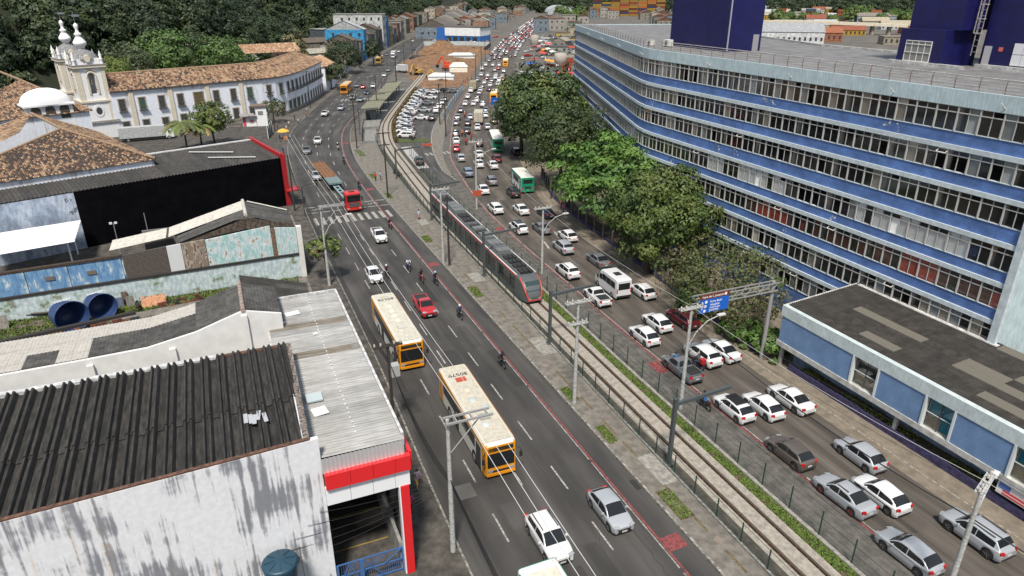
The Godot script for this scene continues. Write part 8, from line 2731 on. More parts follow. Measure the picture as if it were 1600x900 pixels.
func traffic() -> void:
	var R := "right"
	var near_r := [
		["hatchback","taupe",Vector2(37.51,32.08),0,{},"bronze-grey hatchback on the red line of the right-hand road"],
		["hatchback","silver",Vector2(42.35,29.67),0,{},"silver hatchback on the sandy side, beside the annex"],
		["sedan","silver",Vector2(37.44,26.68),0,{"rack": true,"red_wheels": true},"silver sedan with roof bars and red wheels"],
		["hatchback","white",Vector2(39.92,25.7),0,{"stripes": true},"white hatchback with black side stripes"],
		["hatchback","silver",Vector2(36.91,20.97),0,{},"silver hatchback beside the near lamp pole at the bottom right"],
		["suv","silver",Vector2(42.48,20.34),0,{"rack": true},"silver SUV with roof rails behind the near lamp pole"],
		["hatchback","white",Vector2(37.57,38.82),0,{"roof": "black"},"white hatchback with a black roof"],
		["hatchback","white",Vector2(40.14,38.06),0,{},"middle of the three white cars abreast before the annex"],
		["sedan","white",Vector2(43.19,37.98),0,{},"white sedan nearest the annex, right of three abreast"],
		["pickup","grey",Vector2(37.45,46.17),0,{},"dark grey pickup behind the sign-side pole"],
		["suv","white",Vector2(40.92,47.57),0,{},"white compact SUV just ahead of the dark pickup"],
		["sedan","white",Vector2(43.31,47.7),0,{},"white sedan below the blue overhead sign"],
		["hatchback","white",Vector2(37.95,53.49),0,{},"white hatchback on the left side just before the dark red SUV"],
		["hatchback","white",Vector2(40.93,55.52),0,{},"white hatchback touching sides with the dark red SUV"],
		["suv","dark red",Vector2(43.99,55.08),0,{},"dark red SUV under the direction sign"],
		["pickup","white",Vector2(38.25,64.08),0,{},"small white pickup with dark load bed"],
		["hatchback","white",Vector2(44.16,63.41),0,{},"white hatchback behind the white minibus on the sandy side"],
		["sedan","grey",Vector2(44.36,74.5),0,{},"dark grey sedan ahead of the white minibus"],
		["suv","white",Vector2(38.75,72.65),0,{"rack": true},"white SUV left of the minibus"],
		["suv","silver",Vector2(42.27,80.83),0,{},"silver SUV two cars ahead of the minibus"],
		["hatchback","white",Vector2(45.13,85),0,{},"white hatchback below the bright green tree"],
		["suv","white",Vector2(39.84,91.13),0,{"roof": "black"},"white SUV with dark roof by the tram fence"],
		["sedan","grey",Vector2(43.08,89.75),0,{},"grey sedan half behind the slim lamp pole"],
		["sedan","navy",Vector2(47.13,96.59),0,{},"dark navy sedan near the pedestrians on the sandy side"],
		["sedan","white",Vector2(44.09,99.82),0,{},"white and green taxi-like sedan behind the black SUV"],
		["suv","white",Vector2(40.32,101.82),0,{},"white SUV left of the white and green sedan"],
		["suv","black",Vector2(46.92,109.67),0,{},"black SUV behind the nearer green bus"],
		["sedan","white",Vector2(42.71,113.8),0,{},"white sedan behind the grey SUV by the road fork"],
		["suv","grey",Vector2(46.28,118.72),0,{},"grey SUV ahead of the white sedan by the fork"],
		["suv","blue-grey",Vector2(44.31,126.59),0,{},"blue-grey SUV hidden partly by the slim pole at the fork"],
		["sedan","white",Vector2(48.99,132.93),0,{},"white sedan level with the dark red hatchback"],
		["sedan","white",Vector2(51.28,130.71),0,{},"white sedan just behind the dark red hatchback"],
		["hatchback","dark red",Vector2(54.21,135.86),0,{},"dark red hatchback beside the farther green bus"],
		["hatchback","silver",Vector2(47.29,139.47),0,{},"silver hatchback behind the red one"],
		["sedan","white",Vector2(52.19,141.5),0,{},"white sedan right of the silver hatchback"],
		["hatchback","red",Vector2(49.56,149.15),0,{},"bright red hatchback in the left lane of the jam"],
		["suv","black",Vector2(56.44,152.45),0,{},"black and red SUV left of the farther green bus"],
		["sedan","white",Vector2(52.38,157.44),0,{},"white sedan just ahead of the bright red hatchback"],
		["hatchback","black",Vector2(60.8,140.68),0,{},"black hatchback under the big dark tree"],
	]
	for c in near_r:
		var s: float = c[2].y
		make_car(c[0],c[1],c[5],pt(c[2],0.008),-atan(slope(RR,s)) * (0.35 if s < 60 else 0.9) + rng.randf_range(-0.03,0.03) + c[3],true,"cars on the right-hand road",c[4])
	make_van("white minibus with dark windows in the right-hand road",pt(Vector2(41.5,66.06),0.008),-0.06)
	var near_l := [
		["suv","white",Vector2(15.93,31.26),0,{"rack": true},"white SUV with dark roof bars behind the teal bus"],
		["hatchback","silver",Vector2(21.07,31.98),0,{},"silver hatchback facing the camera beside the red edge line"],
		["pickup","red",Vector2(18.61,69.52),0,{},"red pickup between the motorcycles and the rear bus"],
		["hatchback","white",Vector2(15.34,81.19),0,{},"white hatchback behind the rear orange bus"],
		["pickup","white",Vector2(19.39,95.95),0,{},"white pickup just past the zebra crossing"],
		["hatchback","silver",Vector2(16.14,135.8),0,{},"silver hatchback left of the rusty trailer"],
		["sedan","grey",Vector2(17.62,160.51),0,{},"grey sedan left of the white hatchback before the bend"],
		["hatchback","white",Vector2(21.53,170.57),0,{},"white hatchback just before the bend by the convent"],
		["pickup","white",Vector2(29.52,209.69),0,{},"white pickup before the convent's far corner"],
		["hatchback","silver",Vector2(35.78,218.66),0,{},"silver hatchback in the bend before the orange bus"],
		["suv","grey",Vector2(43.31,239.21),0,{},"grey SUV right beside the orange bus in the bend"],
		["sedan","green-grey",Vector2(44.8,233.79),0,{},"pale green sedan beside the tram stop"],
		["sedan","grey",Vector2(51.12,270.72),0,{},"dark grey sedan behind the orange bus in the bend"],
		["hatchback","red",Vector2(52.36,266.12),0,{},"red car at the far zebra crossing"],
		["suv","white",Vector2(56.31,266.46),0,{},"white SUV at the far zebra crossing"],
		["sedan","navy",Vector2(50.56,249.79),0,{},"dark sedan on the far zebra crossing"],
		["sedan","green-grey",Vector2(75.11,319.63),0,{},"greenish sedan on the far straight of the main road"],
		["hatchback","white",Vector2(68.5,300.37),0,{},"white hatchback behind the greenish sedan"],
		["sedan","white",Vector2(105.04,417.7),0,{},"white sedan beside the white truck far up the main road"],
		["sedan","grey",Vector2(93.29,399.06),0,{},"grey sedan by the kerb before the old houses"],
		["suv","white",Vector2(136.32,499.83),0,{},"white SUV far up the main road before the blue house"],
		["sedan","black",Vector2(118.55,432.7),0,{},"black sedan far up the main road by the site fence"],
	]
	for c in near_l:
		var s: float = c[2].y
		make_car(c[0],c[1],c[5],pt(c[2],0.006),PI - atan(slope(KR,s)) + rng.randf_range(-0.02,0.02),s < 200,"cars on the main road",c[4])
	var hat := [[4.6,0.7,0.0,"a9a79a"],[2.4,0,0.0,"cfc9b8"],[1.2,0,0.0,"cfc9b8"],[0.0,0,0.0,"cfc9b8"],[-1.2,0,0.0,"cfc9b8"],[-2.9,0.8,0.0,"b5b2a6"]]
	make_bus("orange and white bus numbered 30175, the rear one of the two",pt(Vector2(13.75,63.1),0.006),PI - 0.005,{"len": 12.3,"number": "30175","roof": "cdc9bb","top": "c4871a","low": "c9cac6","front": "cc8718","rear": "c4871a","hatches": hat})
	make_bus("orange and white bus numbered 30579 with a red roof hatch",pt(Vector2(15.75,45.0),0.006),PI - 0.02,{"len": 12.3,"number": "30579","roof": "c6c0b0","top": "c4871a","low": "c9cac6","front": "cc8718","rear": "c4871a","hatches": [[3.4,0.55,0.0,"a8432f"],[1.7,0,0,"b8b0a0"],[0.0,0,0.1,"a6b0ae"],[-2.6,0.8,0.0,"8f8f88"],[-3.6,0,0.3,"b0b8b8"],[-1.4,0,-0.5,"a6b0ae"]]})
	make_bus("teal and white bus cut off by the bottom edge",pt(Vector2(13.2,21.2),0.006),PI,{"len": 12.3,"rw": 0.86,"rb": 0.7,"number": "","roof": "d9d5c4","top": "0c7a62","low": "d0d2ce","front": "0c7a62","rear": "0c7a62","hatches": [[3.0,0.8,0.0,"b5b2a6"]]})
	make_bus("orange bus in the bend of the main road by the convent",pt(Vector2(44.82,258.52),0.006),PI - atan(slope(KR,248)),{"len": 12.0,"number": "","roof": "c9b496","top": "d08a28","low": "cf8b30","front": "d08a28","rear": "d08a28","hatches": [[2.5,0.8,0.0,"b5b2a6"],[-2.5,0.8,0,"b5b2a6"]]})
	make_bus("yellowish bus at the kerb beyond the convent",pt(Vector2(80.68,361.37),0.006),PI - atan(slope(KL,360)),{"len": 12.0,"number": "","roof": "c4b295","top": "c29a45","low": "b9a98a","front": "c29a45","rear": "c29a45","hatches": [[2.5,0.8,0.0,"b5b2a6"]]})
	make_bus("green and white bus nearer of two, by the sandy pavement",pt(Vector2(50.5,113.6),0.01),-0.17,{"len": 7.6,"number": "","h": 3.05,"roof": "e4e3da","top": "0e7f5f","low": "d4d8d4","front": "0e7f5f","rear": "0e7f5f","hatches": [[1.0,0.7,0,"d0d0c8"],[-1.5,0.7,0,"d0d0c8"]]})
	make_bus("green and white bus farther of two, beside the big dark tree",pt(Vector2(59.4,149.0),0.01),-0.30,{"len": 11.5,"number": "","roof": "e4e3da","top": "0e7f5f","low": "d4d8d4","front": "0e7f5f","rear": "0e7f5f","hatches": [[2.0,0.7,0,"d0d0c8"],[-2.5,0.7,0,"d0d0c8"]]})
	make_bus("orange bus in the jam behind the far blue road sign",pt(Vector2(86.2,217.26),0.01),-atan(slope(RR,235)),{"len": 11.5,"number": "","roof": "e0d6bd","top": "cc8718","low": "cc8718","front": "cc8718","rear": "e09a20","hatches": [[2.0,0.7,0,"d0d0c8"]]})
	make_bus("orange bus farthest up the jam among small white cars",pt(Vector2(133.2,320.97),0.01),-atan(slope(RR,345)),{"len": 12,"number": "","roof": "e0d6bd","top": "cc8718","low": "cc8718","front": "cc8718","rear": "e09a20","hatches": [[2.0,0.7,0,"d0d0c8"]]})
	red_truck()
	tram()
	make_box_truck("white box truck parked in front of the convent",sv(-16.4,190.2,0.11),-1.5,12.0,"b9bdc0","d6dadb")
	make_box_truck("grey-white box truck in the middle of the jam",pt(Vector2(66.95,180.94),0.01),-atan(slope(RR,200)),8.2,"bdb7a8","c8c8c4")
	make_box_truck("beige box truck on the left edge of the jam",pt(Vector2(88.72,244.58),0.01),-atan(slope(RR,260)),7.0,"a39a80","c8c8c4")
	make_box_truck("white box truck far up the main road",pt(Vector2(93.9,385.22),0.01),PI - atan(slope(KR,390)),8.0,"cfd2d2","d6dadb")
	make_box_truck("white truck by the construction site gate",pt(Vector2(79.44,313.29),0.01),0.4,7.0,"cfd2d2","d6dadb")
	var far := []
	var cols := ["white","white","white","silver","grey","black","red"]
	var picked := [["sedan","white",Vector2(63.23,172)],["hatchback","silver",Vector2(66.06,171.8)],["suv","black",Vector2(62.81,178.37)],["suv","black",Vector2(58.92,167.98)],["pickup","black",Vector2(54.96,165.03)],["sedan","grey",Vector2(60.23,180.53)],["suv","grey",Vector2(63.22,188.18)],["sedan","silver",Vector2(66.94,187.76)],["sedan","grey",Vector2(68.53,200.72)],["sedan","white",Vector2(72.17,189.1)],["sedan","blue-grey",Vector2(75.5,197.76)],["suv","black",Vector2(70.65,178.26)],["sedan","white",Vector2(74.04,212.25)],["sedan","white",Vector2(76.49,211.2)],["pickup","silver",Vector2(78.19,207.58)],["sedan","white",Vector2(80.12,226.84)],["hatchback","white",Vector2(79.85,217.31)],["suv","black",Vector2(83.14,225.56)],["suv","white",Vector2(86.1,240.15)],["sedan","silver",Vector2(87.1,234.24)],["sedan","white",Vector2(89.9,240.4)],["sedan","grey",Vector2(94.17,250.35)],["hatchback","black",Vector2(93.32,240.85)],["sedan","white",Vector2(98.45,252.67)],["sedan","white",Vector2(102.62,255.14)],["sedan","white",Vector2(99.25,260.94)],["suv","grey",Vector2(103.31,263.69)],["suv","white",Vector2(106.93,264.45)],["suv","dark red",Vector2(109.99,267.83)],["sedan","silver",Vector2(99.62,269.88)],["suv","white",Vector2(101.94,237.18)],["sedan","dark red",Vector2(104.53,272.54)],["suv","white",Vector2(108.75,273.17)],["sedan","white",Vector2(107.51,286.38)],["sedan","white",Vector2(109.17,283.06)],["sedan","white",Vector2(112.44,281.67)],["sedan","white",Vector2(113.17,276.26)],["suv","white",Vector2(116.06,308.17)],["suv","white",Vector2(124.01,323.91)],["sedan","white",Vector2(127.15,322.58)],["sedan","white",Vector2(130,321.36)],["sedan","silver",Vector2(119.46,300.76)],["suv","silver",Vector2(121.17,294.25)],["sedan","red",Vector2(124.17,307.78)],["sedan","silver",Vector2(133.77,344.7)]]
	for c in picked: far.append([c[0],c[1],c[2],-atan(slope(RR,c[2].y)),"in the jam on the right-hand road"])
	var r := RandomNumberGenerator.new()
	r.seed = 3
	for lane in 6:
		var s := 352.0 + lane * 3.0
		while s < 860:
			var x: float = lerpf(at(RR,s),at(KRR,s),(lane + 0.6) / 6.0)
			if r.randf() < 0.8 and not (lane == 3 and s < 375): far.append([["sedan","hatchback","suv"][r.randi() % 3],cols[r.randi() % 7],Vector2(x,s),-atan(slope(RR,s)),"in the jam on the right-hand road"])
			s += r.randf_range(6.5,10.0) + (s - 352) * 0.012
	for i in 26:
		var s := 168.5 + i * 3.15
		var off := 5.0 + (0.6 if i % 2 else 0.0)
		far.append([["hatchback","sedan","suv"][r.randi() % 3],["white","white","silver","white","grey","white","black","white","silver","white"][(i * 7 + 3) % 10],Vector2(at(TR,s) + off,s),-atan(slope(TR,s)) + 1.25 + r.randf_range(-0.05,0.05),"in the row parked beside the tram hedge"])
		if i > 5 and i % 4 == 0: far.append([["hatchback","sedan"][r.randi() % 2],["white","silver","white","grey","white"][(i * 3) % 5],Vector2(at(TR,s) + off + 4.3,s - 1.6),-atan(slope(TR,s)) + 1.25 + r.randf_range(-0.05,0.05),"in the second row of the car park"])
	for c in [["suv","black",Vector2(56.19,190.02),0.0],["suv","white",Vector2(61.2,202.53),0.1],["sedan","white",Vector2(64.71,210.49),0.1],["sedan","silver",Vector2(68.08,217.75),0.1],["sedan","grey",Vector2(71.23,224.12),0.1],["suv","black",Vector2(38.17,140.07),0.05],["suv","black",Vector2(76.95,244.04),1.3],["sedan","grey",Vector2(79.81,240.97),1.2]]:
		far.append([c[0],c[1],c[2],-atan(slope(PK,c[2].y)) + c[3],"along the island side of the car park"])
	for i in 120:
		var s := r.randf_range(200,520)
		var x: float = at(KRR,s) + r.randf_range(2,40)
		var bad := false
		for c in far:
			if c[2].distance_to(Vector2(x,s)) < 5.0: bad = true
		if not bad: far.append([["sedan","hatchback","suv"][r.randi() % 3],cols[r.randi() % 7],Vector2(x,s),r.randf() * TAU,"parked around the market beyond the trees"])
	for i in 26:
		var s := r.randf_range(455,540)
		var x: float = lerpf(at(KR,s) + 4,at(RR,s) - 8,r.randf())
		var bad := false
		for c in far:
			if c[2].distance_to(Vector2(x,s)) < 5.0: bad = true
		if not bad: far.append([["sedan","hatchback","suv"][r.randi() % 3],cols[r.randi() % 7],Vector2(x,s),r.randf() * 0.4 + 1.2,"before the blue and white store"])
	far.sort_custom(func(a,b): return a[2].y < b[2].y)
	var count := {}
	for c in far:
		var key: String = c[1] + " " + c[0].replace("suv","SUV") + " " + c[4]
		count[key] = count.get(key,0) + 1
	var seen := {}
	for c in far:
		var key: String = c[1] + " " + c[0].replace("suv","SUV") + " " + c[4]
		seen[key] = seen.get(key,0) + 1
		var lb: String = ("the only " if count[key] == 1 else nth(seen[key]) + " ") + key
		make_car(c[0],c[1],lb,pt(c[2],0.012),c[3],false,"cars " + c[4])


var poses := {}

func body_mesh(pose: String,cols: Array) -> ArrayMesh:
	if not poses.has(pose): poses[pose] = surface_net(pose_bones(pose),0.036)
	var P: Array = poses[pose]
	var c := PackedColorArray()
	c.resize(P[0].size())
	for i in P[0].size(): c[i] = cols[P[2][i]]
	var a := []
	a.resize(Mesh.ARRAY_MAX)
	a[Mesh.ARRAY_VERTEX] = P[0]
	a[Mesh.ARRAY_NORMAL] = P[1]
	a[Mesh.ARRAY_COLOR] = c
	a[Mesh.ARRAY_INDEX] = P[3]
	var m := ArrayMesh.new()
	m.add_surface_from_arrays(Mesh.PRIMITIVE_TRIANGLES,a)
	return m

func pose_bones(pose: String) -> Array:
	var b := []
	var V := func(x,y,z): return Vector3(x,y,z)
	if pose == "ride":
		b = [[V.call(0,0.82,0.12),V.call(0,1.12,-0.02),0.15,0.155,1],[V.call(0,1.12,-0.02),V.call(0,1.32,-0.1),0.16,0.12,1],[V.call(-0.17,1.33,-0.1),V.call(0.17,1.33,-0.1),0.075,0.075,1],[V.call(0,1.36,-0.1),V.call(0,1.46,-0.13),0.06,0.055,0],[V.call(0,1.58,-0.15),V.call(0,1.6,-0.13),0.125,0.135,4],[V.call(0,1.53,-0.24),V.call(0,1.6,-0.25),0.05,0.05,4]]
		for e in [-1,1]:
			b.append([V.call(e * 0.2,1.32,-0.1),V.call(e * 0.29,1.1,-0.2),0.062,0.05,1])
			b.append([V.call(e * 0.29,1.1,-0.2),V.call(e * 0.30,1.03,-0.44),0.046,0.036,0])
			b.append([V.call(e * 0.30,1.03,-0.44),V.call(e * 0.28,1.02,-0.52),0.036,0.03,0])
			b.append([V.call(e * 0.11,0.8,0.1),V.call(e * 0.2,0.72,-0.3),0.1,0.075,2])
			b.append([V.call(e * 0.2,0.72,-0.3),V.call(e * 0.19,0.36,-0.14),0.07,0.05,2])
			b.append([V.call(e * 0.19,0.32,-0.15),V.call(e * 0.19,0.29,-0.32),0.05,0.04,3])
		return b
	var st := 0.26 if pose == "walk" else 0.05
	b = [[V.call(0,0.92,0),V.call(0,1.15,0.0),0.145,0.14,1],[V.call(0,1.15,0),V.call(0,1.38,0),0.15,0.12,1],[V.call(-0.17,1.41,0),V.call(0.17,1.41,0),0.07,0.07,1],[V.call(0,1.43,0),V.call(0,1.53,-0.01),0.055,0.052,0],[V.call(0,1.60,-0.015),V.call(0,1.65,-0.005),0.088,0.092,0],[V.call(0,1.67,0.025),V.call(0,1.69,0.015),0.095,0.09,4],[V.call(0,1.595,-0.10),V.call(0,1.62,-0.10),0.018,0.014,0]]
	for e in [-1,1]:
		var f: float = st * e
		b.append([V.call(e * 0.2,1.4,0),V.call(e * 0.24,1.14,f * 0.5),0.058,0.047,1])
		b.append([V.call(e * 0.24,1.14,f * 0.5),V.call(e * 0.25,0.92,f * 0.8 - 0.06),0.042,0.033,0])
		b.append([V.call(e * 0.25,0.92,f * 0.8 - 0.06),V.call(e * 0.24,0.82,f * 0.85 - 0.09),0.034,0.028,0])
		b.append([V.call(e * 0.095,0.9,0),V.call(e * 0.1,0.5,-f * 0.6),0.095,0.068,2])
		b.append([V.call(e * 0.1,0.5,-f * 0.6),V.call(e * 0.1,0.1,-f * 0.8 + 0.03),0.065,0.042,2 if pose == "walk" else 0])
		b.append([V.call(e * 0.1,0.05,-f * 0.8 + 0.05),V.call(e * 0.11,0.04,-f * 0.8 - 0.13),0.045,0.036,3])
	return b

func surface_net(bones: Array,cell: float) -> Array:
	var lo := Vector3(9,9,9)
	var hi := Vector3(-9,-9,-9)
	for b in bones:
		for e in 2:
			var r: float = b[2 + e] + cell * 2
			lo = lo.min(b[e] - Vector3.ONE * r)
			hi = hi.max(b[e] + Vector3.ONE * r)
	var n := Vector3i(((hi - lo) / cell).ceil()) + Vector3i.ONE
	var F := PackedFloat32Array()
	F.resize(n.x * n.y * n.z)
	F.fill(1.0)
	var I := PackedInt32Array()
	I.resize(n.x * n.y * n.z)
	for b in bones:
		var rr: float = maxf(b[2],b[3]) + cell * 3
		var p0 := Vector3i(((b[0].min(b[1]) - Vector3.ONE * rr - lo) / cell).floor()).clamp(Vector3i.ZERO,n - Vector3i.ONE)
		var p1 := Vector3i(((b[0].max(b[1]) + Vector3.ONE * rr - lo) / cell).ceil()).clamp(Vector3i.ZERO,n - Vector3i.ONE)
		var a: Vector3 = b[0]
		var ab: Vector3 = b[1] - a
		var l2 := maxf(ab.length_squared(),1e-6)
		for x in range(p0.x,p1.x + 1):
			for y in range(p0.y,p1.y + 1):
				for z in range(p0.z,p1.z + 1):
					var p := lo + Vector3(x,y,z) * cell
					var t := clampf((p - a).dot(ab) / l2,0.0,1.0)
					var d: float = p.distance_to(a + ab * t) - lerpf(b[2],b[3],t)
					var k := (x * n.y + y) * n.z + z
					var o := F[k]
					if d < o: I[k] = b[4]
					var h := maxf(0.03 - absf(d - o),0.0) / 0.03
					F[k] = minf(d,o) - h * h * 0.0075
	var V := PackedVector3Array()
	var M3 := PackedInt32Array()
	var ix := {}
	var offs := [Vector3i(0,0,0),Vector3i(1,0,0),Vector3i(0,1,0),Vector3i(1,1,0),Vector3i(0,0,1),Vector3i(1,0,1),Vector3i(0,1,1),Vector3i(1,1,1)]
	for x in n.x - 1:
		for y in n.y - 1:
			for z in n.z - 1:
				var k := (x * n.y + y) * n.z + z
				var neg := 0
				var sum := Vector3.ZERO
				var cnt := 0
				var f := []
				for o in offs: f.append(F[((x + o.x) * n.y + y + o.y) * n.z + z + o.z])
				for q in f:
					if q < 0: neg += 1
				if neg == 0 or neg == 8: continue
				for i in 8:
					for j in range(i + 1,8):
						var df: Vector3i = offs[j] - offs[i]
						if absi(df.x) + absi(df.y) + absi(df.z) != 1: continue
						if (f[i] < 0) == (f[j] < 0): continue
						var t: float = f[i] / (f[i] - f[j])
						sum += Vector3(offs[i]).lerp(Vector3(offs[j]),t)
						cnt += 1
				ix[k] = V.size()
				V.append(lo + (Vector3(x,y,z) + sum / cnt) * cell)
				var bi := 0
				for i in 8:
					if f[i] < 0: bi = I[((x + offs[i].x) * n.y + y + offs[i].y) * n.z + z + offs[i].z]
				M3.append(bi)
	var T3 := PackedInt32Array()
	var N := PackedVector3Array()
	N.resize(V.size())
	var st := [n.y * n.z,n.z,1]
	for x in range(1,n.x - 1):
		for y in range(1,n.y - 1):
			for z in range(1,n.z - 1):
				var k := (x * n.y + y) * n.z + z
				for ax in 3:
					var s0: bool = F[k] < 0
					if s0 == (F[k + st[ax]] < 0): continue
					var u: int = st[(ax + 1) % 3]
					var w: int = st[(ax + 2) % 3]
					var q := [k,k - u,k - u - w,k - w]
					var ok := true
					for e in q:
						if not ix.has(e): ok = false
					if not ok: continue
					var v := [ix[q[0]],ix[q[1]],ix[q[2]],ix[q[3]]]
					if not s0: v = [v[3],v[2],v[1],v[0]]
					for e in [[0,2,1],[0,3,2]]:
						T3.append(v[e[0]]); T3.append(v[e[1]]); T3.append(v[e[2]])
						var g := (V[v[e[2]]] - V[v[e[0]]]).cross(V[v[e[1]]] - V[v[e[0]]])
						for m in e: N[v[m]] += g
	for i in N.size(): N[i] = N[i].normalized()
	return [V,N,M3,T3]

const SKIN := [Color(0.16,0.085,0.05),Color(0.10,0.052,0.032),Color(0.22,0.125,0.08)]

func person(pose: String,label: String,at3: Vector3,yaw: float,top: Color,legs: Color,group: String,head := Color(0.012,0.01,0.009)) -> void:
	var sk: Color = SKIN[rng.randi() % 3]
	var o := one("person",label,"person",body_mesh(pose,[sk,top,legs,Color(0.03,0.03,0.03),head]),vm("people",0.8),group)
	o.position = at3
	o.rotation.y = yaw

var bike_mesh := {}
func motorbike(label: String,rider: String,at3: Vector3,yaw: float,body: Color,top: Color,legs: Color,helmet: Color,box := false) -> void:
	var t := thing("motorcycle",label,"motorcycle",at3,yaw,"motorcycles")
	if bike_mesh.is_empty():
		var w := MB.new()
		w.cyl(Vector3(-0.05,0,0),Vector3(0.05,0,0),0.30,0.30,16)
		var h := MB.new()
		h.cyl(Vector3(-0.06,0,0),Vector3(0.06,0,0),0.17,0.17,12)
		var f := MB.new()
		f.tube([Vector3(0.07,0.3,-0.68),Vector3(0.06,0.85,-0.46)],0.028,6)
		f.tube([Vector3(-0.07,0.3,-0.68),Vector3(-0.06,0.85,-0.46)],0.028,6)
		f.bar(Vector3(0,0.5,-0.3),Vector3(0,0.45,0.25),0.24,0.32)
		f.tube([Vector3(0.16,0.3,-0.05),Vector3(0.17,0.36,0.45),Vector3(0.17,0.5,0.78)],0.05,6)
		f.bar(Vector3(0.09,0.32,0.1),Vector3(0.09,0.3,0.62),0.05,0.07)
		f.bar(Vector3(-0.09,0.32,0.1),Vector3(-0.09,0.3,0.62),0.05,0.07)
		var b := MB.new()
		b.ball(Vector3(0,0.80,-0.2),Vector3(0.15,0.13,0.27),6)
		b.bar(Vector3(0,0.66,0.3),Vector3(0,0.74,0.78),0.2,0.16)
		b.bar(Vector3(0,0.62,-0.86),Vector3(0,0.64,-0.5),0.13,0.03)
		b.box(Vector3(0,0.9,-0.55),Vector3(0.24,0.22,0.16))
		var s := MB.new()
		s.bar(Vector3(0,0.79,0.02),Vector3(0,0.83,0.68),0.26,0.1)
		var hb := MB.new()
		hb.tube([Vector3(-0.36,1.02,-0.42),Vector3(-0.1,0.97,-0.5),Vector3(0.1,0.97,-0.5),Vector3(0.36,1.02,-0.42)],0.02,5)
		for e in [-1,1]:
			hb.tube([Vector3(e * 0.28,1.0,-0.45),Vector3(e * 0.33,1.2,-0.5)],0.01,4)
			hb.box(Vector3(e * 0.34,1.22,-0.5),Vector3(0.12,0.08,0.03))
		bike_mesh = {"wheel": w.mesh(),"hub": h.mesh(),"frame": f.mesh(),"body": b.mesh(),"seat": s.mesh(),"bar": hb.mesh()}
	for z in [-0.68,0.62]:
		var w := part(t,"wheel",bike_mesh.wheel,rubber())
		w.position = Vector3(0,0.3,z)
		part(w,"hub",bike_mesh.hub,pm("steel rim",Color(0.3,0.3,0.3),0.5,0.4))
	part(t,"frame",bike_mesh.frame,pm("engine grey",Color(0.05,0.05,0.05),0.5,0.3))
	var pk := "bike %.2f%.2f" % [body.r,body.b]
	part(t,"tank_and_fairing",bike_mesh.body,pm(pk,body,0.35))
	part(t,"seat",bike_mesh.seat,pm("black trim"))
	part(t,"handlebar",bike_mesh.bar,pm("black trim"))
	part(t,"headlight",bx(Vector3(0,0.92,-0.64),Vector3(0.16,0.14,0.05)),pm("head lamp"))
	part(t,"taillight",bx(Vector3(0,0.74,0.82),Vector3(0.12,0.07,0.04)),pm("tail lamp"))
	if box: part(t,"delivery_box",bx(Vector3(0,1.1,0.62),Vector3(0.48,0.46,0.46)),pm("red delivery box",Color(0.35,0.02,0.02),0.6))
	if rider: person("ride",rider,at3 + Vector3(0,0.02,0),yaw,top,legs,"motorcycle riders",helmet)

